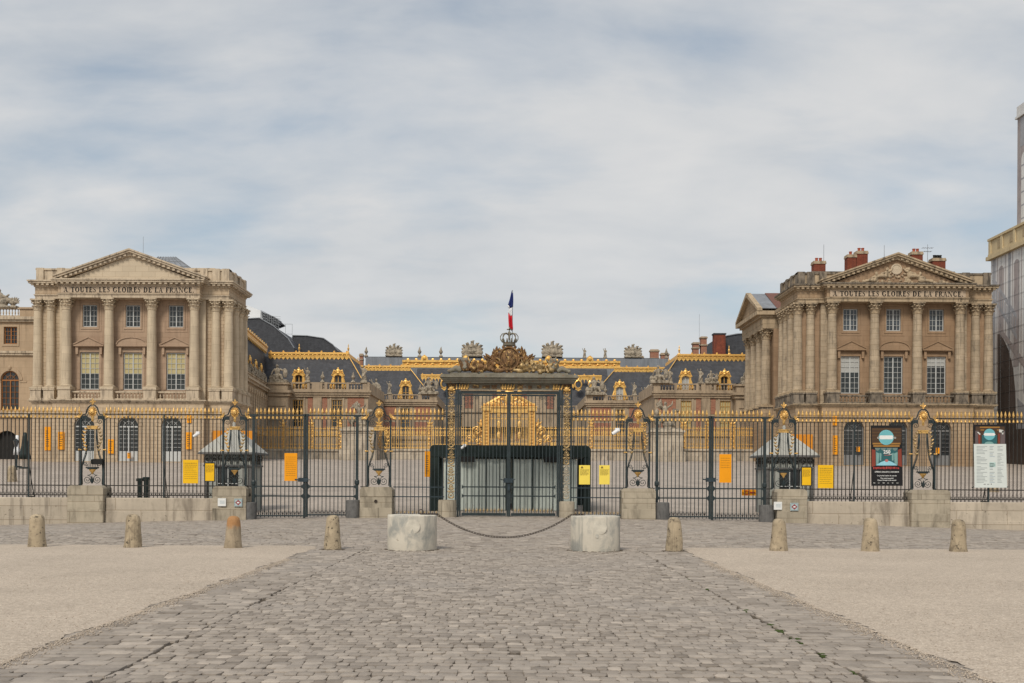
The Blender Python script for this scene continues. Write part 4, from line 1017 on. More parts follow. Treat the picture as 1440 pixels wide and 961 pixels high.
# white notice board over a second opera poster
xc, zc_ = W(1393, 656, Zp); PN = thing('opera_poster', 'lower opera poster with a teal disc, mostly covered by the white notice board', 'poster', (xc, Zp+.02, W(1392, 622, Zp)[1])); zc_ = W(1392, 622, Zp)[1]
T2 = [Q(1371,662), Q(1414,662), Q(1414.5,597), Q(1369.5,597)]; b = MB(); b.prism(T2, -.004, .015); b.build('sheet', c_blk, PN)
flat(PN, 'theatre_ceiling', c_wood, rect(1372,600,1413,626), .005); flats(PN, 'gilt_beam', c_gold, [rect(1378,600.2,1406,602), rect(1379,604.2,1384,605.6), rect(1402,604.2,1407,605.6)], .009)
flats(PN, 'red_wing', c_redd, [rect(1376,610,1378.6,625), rect(1404,610,1406,625)], .009); flat(PN, 'stage', c_teald, rect(1381,612,1402,626), .009)
flats(PN, 'grey_wing', cm('print_mauve', (.13,.1,.1)), [rect(1371.5,606,1375.6,625), rect(1407,606,1413.5,625)], .009)
flats(PN, 'white_drape', c_pale, [[Q(1405,608),Q(1412,609),Q(1411,605),Q(1405,604)],[Q(1409,611),Q(1411,611),Q(1411.5,606),Q(1409.5,606)],[Q(1374,608),Q(1378,612),Q(1379,610.5),Q(1376,607.5)]], .013)
a_ = Q(1391.5,611.2); flat(PN, 'disc', c_teal, circle(a_[0], a_[1], 8*ZF/F), .013); flat(PN, 'disc_band', c_wht, [Q(1385,613),Q(1398,613),Q(1400,611.3),Q(1398,609.2),Q(1385,609.2),Q(1383,611.3)], .017)
a_ = Q(1391,624.5); flat(PN, 'stage_light', c_grn, circle(a_[0], a_[1], 6.5*ZF/F, 20, .5), .013)
Zq = Zp-.035; xc, zc_ = W(1393, 656, Zq); NB = thing('programme_board', 'white notice board with three columns of small print, below the second teal disc', 'notice board', (xc, Zq, zc_))
def Q(px, py): a, b_ = W(px, py, Zq); return (a-xc, b_-zc_)
b = MB(); b.prism([Q(1370.5,686),Q(1416,686),Q(1414.5,624.6),Q(1369.3,624.6)], -.012, .012); b.build('sheet', plain('board_white', (.66,.7,.67), .5, 0, .03, 2), NB)
random.seed(12); polys = []; pale = []
for k in range(26):
    py = 628+k*2.02
    if k not in (6, 13): polys.append(rect(1373.2, py-.3, 1373.2+random.uniform(5,15) if k % 3 else 1388, py+.35))
    if k not in (3, 8, 9, 10, 11, 17): (pale if k % 2 else polys).append(rect(1391.4, py-.35, 1391.4+random.uniform(4,8), py+.4))
    if k not in (4, 14): polys.append(rect(1402.4, py-.3, 1402.4+random.uniform(4,9), py+.35))
polys = [p for p in polys if p[0][1] > Q(1390,681)[1]]
flats(NB, 'printed_lines', plain('print_grey', (.33,.36,.36), .7), polys, .0135, .002); flats(NB, 'printed_lines', plain('print_blue', (.4,.47,.52), .7), [p for p in pale if p[0][1] > Q(1390,681)[1]], .0135, .002)
flat(NB, 'aqua_block', plain('print_mint', (.45,.6,.57), .6), rect(1391.2,650.5,1399.8,657), .0135, .002)
flats(NB, 'small_logos', plain('print_dark', (.12,.12,.13), .7), [rect(1383,680.8,1386,681.6), rect(1388,680.8,1391,681.5), rect(1393.2,680.2,1394.2,682)], .0135, .002)
b = MB(); [b.tube([(Q(px,685)[0],.0,Q(px,685)[1]),(Q(px,685)[0],.12,Q(px,685)[1]-.02)], .03, 5) for px in (1369,1417)]; b.build('clamp', m_iron, NB)

# ================================================================== CAMERAS, BOXES, POSTS
def camera_dome(px, py, lb, s=1, Z=ZF-.15):
    x, z = W(px, py, Z); t_ = thing('security_camera', lb, 'camera', (x, Z, z), 0)
    b = MB(); b.M = Matrix.Translation((0,0,0)) @ Matrix.Rotation(R(55),4,'Y') @ Matrix.Scale(s,4); b.lathe([(.06,-.22),(.1,-.2),(.115,-.05),(.115,.12),(.12,.2),(.1,.22),(0,.22)], seg=14); b.build('camera_housing', m_camw, t_, auto=40)
    b = MB(); b.M = Matrix.Translation((.12*s,.0,.12*s)) @ Matrix.Scale(s,4); b.bbox(-.13,.16,-.09,.09,-.06,.13,.03); b.build('junction_cap', m_camw, t_)
    b = MB(); b.M = Matrix.Rotation(R(55),4,'Y') @ Matrix.Scale(s,4); b.lathe([(.0,-.226),(.085,-.222),(.085,-.2)], seg=12); b.build('lens', m_black, t_)
    b = MB(); b.tube([(.2*s,.05,.16*s),(.1,.15,.05)], .03, 6); b.build('bracket', m_iron, t_)
camera_dome(865, 608, 'white security camera on the fence right of the main gate', .72)
camera_dome(275.5, 612, 'white security camera on the fence left of the left sentry booth', .6)
camera_dome(651, 629, 'small grey camera on the corner of the green shelter behind the main gate', .55, 49.6)
x, z = W(139, 649.5, ZF-.1); t_ = thing('intercom_box', 'black box fixed on the far left lyre panel', 'box', (x, ZF-.1, z)); MB().bbox(-.26,.2,-.1,.03,-.12,.12,.02).build('box_body', m_black, t_); b = MB(); b.box(-.3,-.24,-.12,.0,-.1,.1); b.build('hood', m_black, t_)
for px, h, lb in ((197, 1.7, 'left post of the pair of dark green posts behind the left fence'), (206, 1.75, 'right post of the pair of dark green posts behind the left fence')):
    x = fx(px)*47.6/ZF; t_ = thing('green_post', lb, 'post', (x, 47.6, ground_z(x, 47.6))); MB().bbox(-.09,.09,-.09,.09,0,h,.01).build('shaft', m_green, t_); MB().bbox(-.14,.14,-.12,.12,h+.002,h+.14,.03).build('head', m_green, t_)
for px, Z, h, lb in ((17, 75, 1.15, 'stone post in the courtyard behind the left end of the fence'), (1397, 70, 1.2, 'stone post in the courtyard right of the white notice board')):
    x = WX(px, Z); o = bollard_mesh(90+px % 7, h, .34).build('courtyard_stone', m_bollard, smooth=True, loc=(x, Z, ground_z(x, Z))); tag(o, lb, 'bollard')
# orange hoardings behind the sentry booths
for p0, p1, y0, y1, lb in ((298, 357, 606, 640, 'orange hoarding behind the left sentry booth'), (1092, 1143, 611, 644, 'orange hoarding behind the right sentry booth')):
    Z = 60; x0, x1 = WX(p0, Z, 620), WX(p1, Z, 620); xm = (x0+x1)/2; g = ground_z(xm, Z); zt_ = WZ(y0, Z, (p0+p1)/2) - g; zb_ = WZ(y1+12, Z, (p0+p1)/2) - g
    t_ = thing('hoarding', lb, 'hoarding', (xm, Z, g)); n = 4
    for k in range(n):
        a = (x0-xm)+(x1-x0)*k/n; c = (x0-xm)+(x1-x0)*(k+1)/n; MB().bbox(a+.01, c-.01, -.02, .02, .9, zt_, .008).build('board', m_orangeboard, t_)
    for k in range(n+1): a = (x0-xm)+(x1-x0)*k/n; MB().box(a-.03, a+.03, .03, .09, -.05, zt_-.1).build('post', m_iron, t_)
# lantern and closed parasols in the far left court
def parasol(px, py0, py1, Z, wpx, mat, lb):
    x = WX(px, Z, 640); g = ground_z(x, Z); zt_ = WZ(py0, Z, px)-g; zb_ = max(.45, WZ(py1, Z, px)-g); w_ = wpx*Z/F/2
    t_ = thing('closed_parasol', lb, 'parasol', (x, Z, g)); n = 18; b = MB(); prof = [(.0,zt_),(.12,zt_-.05),(.2,zt_-.4),(w_*.55,(zt_+zb_)/2),(w_*.85,zb_+.5),(w_,zb_),(w_*.5,zb_+.05)][::-1]
    b.lathe(prof, seg=n); b.v = [((p[0]*(1+.16*math.cos(math.atan2(p[1],p[0])*7))), p[1]*(1+.16*math.cos(math.atan2(p[1],p[0])*7)), p[2]) for p in b.v]; b.build('folded_canopy', mat, t_, smooth=True)
    b = MB(); b.lathe([(.05,0),(.05,zt_-.3)], seg=8); b.lathe([(.45,0),(.45,.12),(.1,.16)], seg=14); b.build('pole', m_iron, t_)
parasol(35, 608, 646, 100, 15, m_green, 'dark green closed parasol beside the archway at the left')
parasol(24, 612, 640, 103, 9, m_whitetarp, 'white closed parasol inside the archway at the left')
x = WX(22.5, 96); g = ground_z(x, 96); t_ = thing('lantern_post', 'small lantern post in front of the white parasol at the left', 'lamp post', (x, 96, g)); zt_ = WZ(617, 96, 22)-g
b = MB(); b.lathe([(.14,0),(.12,.3),(.05,.5),(.04,zt_-.75)], seg=8); b.build('post', m_iron, t_); b = MB(); b.lathe([(.12,zt_-.75),(.26,zt_-.25),(.26,zt_-.22)], seg=6); b.build('lantern', m_glassb, t_); b = MB(); b.lathe([(.3,zt_-.22),(.1,zt_-.05),(.03,zt_)], seg=6); b.build('lantern_cap', m_iron, t_)

# ================================================================== SENTRY BOOTHS
def booth(px, lb, py_e, py_a):
    Z = 51.2; x = WX(px, Z, 640); g = ground_z(x, Z); t_ = thing('sentry_booth', lb, 'booth', (x, Z, g), 0, 'sentry booths behind the fence')
    s = Z/F; ze = WZ(py_e, Z, px)-g; za = WZ(py_a, Z, px)-g; he = 39*s; hb = 32.5*s; zf = ze-17*s
    b = MB()
    for i in range(4):
        pts = [(-he,-he),(he,-he),(he,he),(-he,he)]; a, c = pts[i], pts[(i+1) % 4]; tp = .09
        b.add([(a[0],a[1],ze),(c[0],c[1],ze),(c[0]*.5,c[1]*.5,ze+(za-ze)*.56),(a[0]*.5,a[1]*.5,ze+(za-ze)*.56)], [(0,1,2,3)])
        b.add([(a[0]*.5,a[1]*.5,ze+(za-ze)*.56),(c[0]*.5,c[1]*.5,ze+(za-ze)*.56),(c[0]*.06,c[1]*.06,za),(a[0]*.06,a[1]*.06,za)], [(0,1,2,3)])
    b.add([(-he,-he,ze-.001),(he,-he,ze-.001),(he,he,ze-.001),(-he,he,ze-.001)], [(3,2,1,0)]); b.build('zinc_roof', m_zinc, t_, recalc=True)
    b = MB(); b.lathe([(.09,za-.03),(.12,za+.05),(.06,za+.12),(.09,za+.2),(0,za+.33)], seg=8); b.build('roof_finial', m_zinc, t_, smooth=True)
    MB().bbox(-he-.02, he+.02, -he-.02, he+.02, ze-.1, ze-.004, .03).build('eaves', m_granite, t_)
    MB().box(-hb+.03, hb-.03, -hb+.03, hb-.03, zf, ze-.1).build('frieze_core', m_greywood, t_)
    b = MB()
    for (ux, uy, ox, oy) in ((1,0,0,-1),(0,1,1,0),(0,1,-1,0)):
        for k in range(7):
            u = (-.86+.286*k)*hb
            for q in (-1,1):
                pp = spiral(0,0,.085,1.1,q); c0 = (ux*u+ox*(hb+.0), uy*u+oy*(hb+.0)); b.tube([(c0[0]+ux*(p[0]+q*.0), c0[1]+uy*p[0], (zf+ze)/2-.06+p[2]) for p in pp], .018, 4)
            b.tube([(c0[0]+ux*-.12, c0[1]+uy*-.12, zf+.02),(c0[0]+ux*-.12,c0[1]+uy*-.12,ze-.22),(c0[0],c0[1],ze-.12),(c0[0]+ux*.12,c0[1]+uy*.12,ze-.22),(c0[0]+ux*.12,c0[1]+uy*.12,zf+.02)], .017, 4)
    b.build('frieze_scrollwork', m_ironbrown, t_)
    MB().bbox(-hb-.04, hb+.04, -hb-.04, hb+.04, zf-.09, zf-.002, .02).build('frieze_moulding', m_granite, t_)
    for sx in (-1,1):
        for sy in (-1,1): MB().bbox(sx*hb-sx*.14 if sx > 0 else -hb, hb if sx > 0 else -hb+.14, sy*hb-.14 if sy > 0 else -hb, hb if sy > 0 else -hb+.14, -.1, zf-.092, .02).build('corner_post', m_granite, t_)
    b = MB(); 
    for q in (-1, 1):
        b.box(q*(hb-.07)-.02, q*(hb-.07)+.02, -hb+.15, hb-.15, -.1, zf-.094)
        b.box(q*hb*.64-hb*.2, q*hb*.64+hb*.2, -hb+.04, -hb+.08, -.1, zf-.094)
    b.box(-hb+.15, hb-.15, hb-.08, hb-.04, -.1, zf-.094); b.build('wall_panel', m_greywood, t_)
    b = MB(); [b.box(q*hb*.64-.02, q*hb*.64+.02, -hb+.02, -hb+.039, .1, zf-.12) for q in (-1,1)]; b.build('panel_batten', m_granite, t_)
    MB().box(-hb*.42, hb*.42, -hb+.07, -hb+.1, -.1, 1.0).build('counter_front', m_framed, t_)
    MB().box(-hb*.42, hb*.42, -hb+.085, -hb+.095, 1.0, zf-.1).build('window_pane', m_glass, t_)
    b = MB(); [b.box(-hb*.42, hb*.42, -hb+.05, -hb+.08, z_-.02, z_+.02) for z_ in (1.02, 1.35)]; b.box(-.02,.02,-hb+.05,-hb+.08,1.04,zf-.12); b.build('window_bar', m_frame, t_)
booth(329, 'sentry booth with grey pyramid roof behind the left lyre panel', 637, 602)
booth(1102.5, 'sentry booth with grey pyramid roof behind the right lyre panel', 641, 607)

# ================================================================== SECURITY SHELTER
Z = 49.8; s = Z/F; xs0, xs1 = WX(604, Z), WX(831, Z); xm = (xs0+xs1)/2; g = ground_z(0, Z); SH = thing('security_shelter', 'dark green glazed security shelter behind the main gate', 'shelter', (xm, Z, g))
hw = (xs1-xs0)/2; zt_ = WZ(626.5, Z)-g; zb_ = WZ(643, Z)-g; dp = 5.0
b = MB(); r = .22; prof = [(-hw, zb_)] + [(-hw+r-r*math.cos(a), zt_-r+r*math.sin(a)) for a in np.linspace(0, PI/2, 6)] + [(hw-r+r*math.sin(a), zt_-r+r*math.cos(a)) for a in np.linspace(0, PI/2, 6)] + [(hw, zb_)]
b.prism(prof, 0, dp); b.build('roof_beam', m_green, SH)
wl = 14*s
for q in (-1, 1):
    x0_ = -hw if q < 0 else hw-wl*(1 if q < 0 else .75); MB().bbox(x0_, x0_+wl*(1 if q < 0 else .75), .02, .5, -.1, zb_+.002, .02).build('side_post', m_green, SH)
    MB().bbox(x0_, x0_+.35, dp-.5, dp-.05, -.1, zb_+.002, .02).build('rear_post', m_green, SH)
for a_, c_ in ((-hw+1.4,-hw+2.1),(hw-2.2,hw-1.45)): MB().bbox(a_, c_, -.06, .0-.003, zb_-.24, zb_+.02, .02).build('shutter_box', m_black, SH)
n = 15; xa_, xb_ = WX(646, Z)-xm, WX(787, Z)-xm
for k in range(n):
    a = xa_+(xb_-xa_)*k/n; c = xa_+(xb_-xa_)*(k+1)/n
    if k == 7: continue
    MB().box(a+.015, c-.015, .2+.05*(k % 2), .22+.05*(k % 2), .02, zb_-.1).build('sheet_panel', m_tent, SH)
for k in (0, 4, 7, 8, 11, 15):
    a = xa_+(xb_-xa_)*k/n; MB().box(a-.03, a+.03, .15, .21, 0, zb_-.05).build('mullion', m_green, SH)
b = MB(); b.box(-hw+.5, hw-.4, dp-.15, dp-.1, .0, zb_); b.build('rear_sheet', m_tent, SH)
for q in (-1, 1): MB().box(q*(hw-.95)-.3, q*(hw-.95)+.3, .25, .27, .1, zb_-.1).build('side_pane', m_tent, SH)
# ================================================================== BUILDING PARTS
def wall_panel(b, x0, x1, z0, z1, y, depth, ops):
    """front skin with real openings: ops = (cx, w, zb, zt, arch)"""
    xs = sorted(set([x0, x1] + [v for o in ops for v in (o[0]-o[1]/2, o[0]+o[1]/2) if x0 < v < x1]))
    zs = sorted(set([z0, z1] + [v for o in ops for v in (o[2], o[3]) if z0 < v < z1]))
    for i in range(len(xs)-1):
        for j in range(len(zs)-1):
            cx, cz = (xs[i]+xs[i+1])/2, (zs[j]+zs[j+1])/2
            if any(abs(cx-o[0]) < o[1]/2 and o[2] < cz < o[3] for o in ops): continue
            b.add([(xs[i],y,zs[j]),(xs[i+1],y,zs[j]),(xs[i+1],y,zs[j+1]),(xs[i],y,zs[j+1])], [(0,1,2,3)])
    for o in ops:
        a, c = o[0]-o[1]/2, o[0]+o[1]/2; zb, zt = o[2], o[3]
        b.add([(a,y,zb),(c,y,zb),(c,y+depth,zb),(a,y+depth,zb)], [(0,1,2,3)])
        if o[4]:
            r = o[1]/2; zs_ = zt-r; n = 14
            arc = [(o[0]+r*math.cos(PI*k/n), zs_+r*math.sin(PI*k/n)) for k in range(n+1)]
            for k in range(n):
                p, q = arc[k], arc[k+1]
                b.add([(p[0],y,p[1]),(q[0],y,q[1]),(q[0],y+depth,q[1]),(p[0],y+depth,p[1])], [(0,1,2,3)])
                b.add([(p[0],y,p[1]),(q[0],y,q[1]),(q[0],y,zt),(p[0],y,zt)], [(0,1,2,3)])
            b.add([(a,y,zb),(a,y+depth,zb),(a,y+depth,zs_),(a,y,zs_)], [(0,1,2,3)]); b.add([(c,y,zb),(c,y+depth,zb),(c,y+depth,zs_),(c,y,zs_)], [(0,1,2,3)])
        else:
            b.add([(a,y,zt),(c,y,zt),(c,y+depth,zt),(a,y+depth,zt)], [(0,1,2,3)])
            b.add([(a,y,zb),(a,y+depth,zb),(a,y+depth,zt),(a,y,zt)], [(0,1,2,3)]); b.add([(c,y,zb),(c,y+depth,zb),(c,y+depth,zt),(c,y,zt)], [(0,1,2,3)])
    return b
def window(parent, cx, w, zb, zt, y, nx, nz, fm, gm, arch=False, blind=None, panel=0, thin=.028):
    """casement set in an opening: frame with glazing bars > pane (> blind)"""
    f = MB(); fw = .085; x0, x1 = cx-w/2, cx+w/2; r = w/2; zs = zt-r if arch else zt
    f.box(x0, x0+fw, y, y+.09, zb, zs); f.box(x1-fw, x1, y, y+.09, zb, zs); f.box(x0+fw, x1-fw, y+.002, y+.088, zb, zb+fw)
    f.box(cx-.06, cx+.06, y-.012, y+.075, zb+fw, zs)
    if arch:
        n = 14
        for k in range(n):
            a0, a1 = PI*k/n, PI*(k+1)/n; p = [(cx+rr*math.cos(a), zs+rr*math.sin(a)) for rr, a in ((r,a0),(r,a1),(r-fw,a1),(r-fw,a0))]; f.prism(p, y, y+.09)
        f.box(x0+fw, x1-fw, y+.004, y+.086, zs-.1, zs+.06)
        for a in (PI/4, PI/2, 3*PI/4): f.tube([(cx+.25*math.cos(a), y+.03, zs+.25*math.sin(a)), (cx+(r-.04)*math.cos(a), y+.03, zs+(r-.04)*math.sin(a))], thin, 4)
        f.tube([(cx+.5*r*math.cos(a), y+.03, zs+.5*r*math.sin(a)) for a in np.linspace(0, PI, 12)], thin, 4)
    else: f.box(x0+fw, x1-fw, y+.002, y+.088, zt-fw, zt)
    zb2 = zb + panel
    for k in range(1, nx):
        if nx % 2 == 0 and k == nx//2: continue
        xx = x0+w*k/nx; f.box(xx-thin*.7, xx+thin*.7, y+.01, y+.06, zb2+fw, zs-fw*.5)
    for k in range(1, nz):
        zz_ = zb2+(zs-zb2)*k/nz; f.box(x0+fw, x1-fw, y+.014, y+.064, zz_-thin*.7, zz_+thin*.7)
    if panel: f.box(x0+fw, x1-fw, y+.02, y+.07, zb+fw, zb2)
    fo = f.build('window', fm, parent)
    g = MB()
    if arch: g.prism([(x0+.01,zb+.01),(x1-.01,zb+.01)] + [(cx+(r-.01)*math.cos(PI*k/14), zs+(r-.01)*math.sin(PI*k/14)) for k in range(15)], y+.095, y+.12)
    else: g.box(x0+.01, x1-.01, y+.095, y+.12, zb+.01, zt-.01)
    g.build('pane', gm, fo)
    if blind:
        bm_, frac = blind; MB().box(x0+fw+.01, x1-fw-.01, y+.078, y+.09, zt-(zt-zb)*frac, zt-fw-.005).build('blind', bm_, fo)
    return fo
# --- Corinthian column (shared)
def col_shaft(h, r):
    b = MB(); hs = h-1.35; prof = [(r*1.0,.42)] + [(r*(1-.16*(t**1.8)), .42+(hs-.42)*t) for t in (0,.15,.3,.45,.6,.75,.9,1)]
    b.lathe(prof, seg=24); return b
def col_base(r):
    b = MB(); b.cbox(0,0,.09,r*2.7,r*2.7,.18); b.lathe([(r*1.28,.18),(r*1.36,.22),(r*1.28,.27),(r*1.1,.29),(r*1.1,.31),(r*1.18,.34),(r*1.1,.39),(r*1.0,.425)], seg=20); return b
def col_cap(h, r):
    b = MB(); z = h-1.35; rt = r*.84; b.lathe([(rt,z),(rt*1.12,z+.03),(rt*1.12,z+.08),(rt*.98,z+.1),(rt*.98,z+.6),(rt*1.12,z+1.0),(rt*1.3,z+1.15)], seg=16)
    for tier, (zb, hh, out, n, off) in enumerate(((.1,.48,.24,8,0),(.35,.58,.28,8,.5))):
        for k in range(n):
            a = 2*PI*(k+off)/n; c, s = math.cos(a), math.sin(a); pts = [(rt*1.0,zb),(rt*1.12,zb+hh*.6),(rt*1.12+out*.7,zb+hh),(rt*1.1+out,zb+hh*.84)]
            ws = (.2,.21,.17,.06); vs = []
            for (rr, zz_), w_ in zip(pts, ws):
                for q in (-1, 1): vs.append((rr*c - q*w_*s, rr*s + q*w_*c, z+zz_))
                vs.append(((rr-.05)*c, (rr-.05)*s, z+zz_-.01))
            fs = []
            for i in range(3):
                p = i*3; fs += [(p,p+1,p+4,p+3),(p+1,p+2,p+5,p+4),(p+2,p,p+3,p+5)]
            fs += [(0,2,1),(9,10,11)]; b.add(vs, fs)
    for k in range(4):
        a = PI/4+PI/2*k; c, s = math.cos(a), math.sin(a); b.tube([(rt*c,rt*s,z+.75),(rt*1.3*c,rt*1.3*s,z+1.05),(rt*1.62*c,rt*1.62*s,z+1.12),(rt*1.66*c,rt*1.66*s,z+.98),(rt*1.5*c,rt*1.5*s,z+.95)], [.07,.08,.1,.09,.05], 6)
    w_ = rt*1.45; d = rt*1.22; pts = []
    for k in range(4):
        a = PI/2*k - PI/4; c, s = math.cos(a), math.sin(a); pts += [((w_*1.42)*math.cos(a-.08),(w_*1.42)*math.sin(a-.08)),((w_*1.42)*math.cos(a+.08),(w_*1.42)*math.sin(a+.08)),(d*math.cos(a+PI/4),d*math.sin(a+PI/4))]
    b.prism(pts, z+1.17, z+1.35, 'xy')
    for k in range(4): a = PI/2*k; b.ell((d*math.cos(a),d*math.sin(a),z+1.2),(.1,.1,.12),6,4)
    return b
cproto = {}
def column(parent, x, y, z, h, r, ms, mc):
    key = (h, r, ms.name, mc.name)
    if key not in cproto:
        o = col_shaft(h, r).build('column', ms, parent, auto=40, loc=(x,y,z)); col_base(r).build('column_base', mc, o, auto=40); col_cap(h, r).build('column_capital', mc, o); cproto[key] = o
    else: o = part_copy(cproto[key], parent, (x, y, z))
    return o
BAL = [(.1,0),(.1,.06),(.06,.09),(.05,.14),(.1,.28),(.085,.38),(.045,.52),(.05,.6),(.09,.64),(.09,.7)]
def balusters(b, x0, x1, y, z, h, step=.36):
    n = max(1, int((x1-x0)/step)); s = h/.7
    for k in range(n): b.lathe([(r_, z+zz_*s) for r_, zz_ in BAL], cx=x0+(x1-x0)*(k+.5)/n, cy=y, seg=8)
def balustrade(parent, x0, x1, y, z, h, mat, piers=(), name='balustrade', step=.36):
    b = MB(); b.box(x0, x1, y-.2, y+.2, z, z+.18); b.box(x0, x1, y-.2, y+.2, z+h-.17, z+h); ps = sorted(piers); edges = [x0] + [v for p in ps for v in (p[0]-p[1]/2, p[0]+p[1]/2)] + [x1]
    for i in range(0, len(edges), 2):
        if edges[i+1]-edges[i] > .25: balusters(b, edges[i]+.08, edges[i+1]-.08, y, z+.18, h-.35, step)
    for p in ps: b.box(p[0]-p[1]/2, p[0]+p[1]/2, y-.24, y+.24, z+.003, z+h+.04)
    return b.build(name, mat, parent)
def dentils(b, x0, x1, y0, y1, z0, z1, step=.62, w=.3, ax='x'):
    n = max(1, round((x1-x0)/step))
    for k in range(n):
        c = x0+(x1-x0)*(k+.5)/n
        if ax == 'x': b.box(c-w/2, c+w/2, y0, y1, z0, z1)
        else: b.box(y0, y1, c-w/2, c+w/2, z0, z1)

def serif_line(txt, width, h, loc, mat, parent):
    """roman capitals with thick and thin strokes and serifs, one mesh"""
    TK, TN, SV = .25, .125, .11
    def ring(cx, cz, rx, rz, a0, a1, n=18):
        P_ = []
        for k in range(n):
            t0, t1 = a0+(a1-a0)*k/n, a0+(a1-a0)*(k+1)/n
            f = lambda t: TN+(TK+.01-TN)*abs(math.cos(t))**1.3
            P_.append([(cx+rx*math.cos(t0),cz+rz*math.sin(t0)),(cx+rx*math.cos(t1),cz+rz*math.sin(t1)),(cx+(rx-f(t1))*math.cos(t1),cz+(rz-TN)*math.sin(t1)),(cx+(rx-f(t0))*math.cos(t0),cz+(rz-TN)*math.sin(t0))])
        return P_
    bx = lambda x0, x1, z0, z1: [(x0,z0),(x1,z0),(x1,z1),(x0,z1)]
    def stem(x, w=TK, top=True, bot=True): return [bx(x,x+w,0,1)] + ([bx(x-.07,x+w+.07,1-SV,1)] if top else []) + ([bx(x-.07,x+w+.07,0,SV)] if bot else [])
    dg = lambda x0, z0, x1, z1, w: [(x0,z0),(x0+w,z0),(x1+w,z1),(x1,z1)]
    G_ = {'I': (.36, stem(.1)), 'T': (.82, stem(.32, top=False)+[bx(.02,.8,1-TN,1),bx(.02,.07,.76,1),bx(.75,.8,.76,1)]), 'L': (.76, stem(.1)+[bx(.1,.72,0,TN),bx(.67,.72,0,.27)]),
      'E': (.78, stem(.1)+[bx(.1,.72,0,TN),bx(.1,.7,1-TN,1),bx(.1,.52,.48,.54),bx(.67,.72,0,.26),bx(.65,.7,.76,1),bx(.49,.54,.38,.64)]), 'F': (.72, stem(.1)+[bx(.1,.68,1-TN,1),bx(.1,.5,.47,.53),bx(.63,.68,.74,1),bx(.47,.52,.37,.63)]),
      'A': (.92, [dg(.1,0,.41,1,.07), dg(.62,0,.36,1,.19), bx(.2,.66,.3,.36), bx(.0,.27,0,SV), bx(.52,.92,0,SV)]), 'O': (.98, ring(.49,.5,.45,.52,0,2*PI,26)),
      'U': (.94, [bx(.1,.1+TK,.3,1), bx(.76,.83,.3,1), bx(.03,.35,1-SV,1), bx(.68,.91,1-SV,1)]+ring(.465,.32,.365,.34,PI,2*PI,12)),
      'S': (.66, None), 'G': (1.0, ring(.49,.5,.45,.52,.25*PI,1.75*PI,22)+[bx(.7,.86,.08,.44),bx(.6,.94,.4,.45),bx(.77,.82,.72,.98)]), 'C': (.92, ring(.49,.5,.45,.52,.22*PI,1.78*PI,22)+[bx(.78,.83,.7,1.0),bx(.79,.83,.06,.26)]),
      'R': (.9, stem(.1)+ring(.42,.74,.3,.27,-PI/2,PI/2,12)+[bx(.1,.44,.94,1),bx(.1,.44,.47,.53),dg(.66,0,.38,.5,.2),bx(.64,.92,0,SV)]), 'D': (.96, stem(.1)+ring(.42,.5,.47,.5,-PI/2,PI/2,16)+[bx(.1,.44,.94,1),bx(.1,.44,0,.06)]),
      'N': (1.0, [bx(.13,.2,0,1),bx(.8,.87,0,1),dg(.7,0,.1,1,.2),bx(.02,.32,0,SV),bx(.02,.3,1-SV,1),bx(.7,.98,1-SV,1)]), '.': (.3, [bx(.06,.24,0,.18)])}
    sp_ = [(.56,.78),(.5,.92),(.33,.975),(.17,.9),(.14,.74),(.24,.6),(.4,.5),(.5,.36),(.5,.2),(.36,.05),(.2,.03),(.08,.12),(.06,.26)]; sw = [.07,.06,.06,.11,.15,.18,.19,.18,.15,.09,.06,.06,.06]; S_ = []
    for i in range(len(sp_)-1):
        (x0,z0),(x1,z1) = sp_[i], sp_[i+1]; d_ = math.hypot(x1-x0,z1-z0); nx_, nz_ = -(z1-z0)/d_, (x1-x0)/d_; S_.append([(x0+nx_*sw[i]/2,z0+nz_*sw[i]/2),(x0-nx_*sw[i]/2,z0-nz_*sw[i]/2),(x1-nx_*sw[i+1]/2,z1-nz_*sw[i+1]/2),(x1+nx_*sw[i+1]/2,z1+nz_*sw[i+1]/2)])
    G_['S'] = (.66, S_+[bx(.53,.58,.7,.98),bx(.04,.09,.03,.3)])
    adv = sum(.5 if c == ' ' else G_[c][0]+.1 for c in txt)-.1; sx = width/adv; b = MB(); x = -width/2
    for c in txt:
        if c == ' ': x += .5*sx; continue
        for i, p in enumerate(G_[c][1]): b.prism([(x+u*sx, (v_-.5)*h) for u, v_ in p], -.012-.0008*(i % 7), .0)
        x += (G_[c][0]+.1)*sx
    return b.build('inscription', mat, parent, loc=loc)

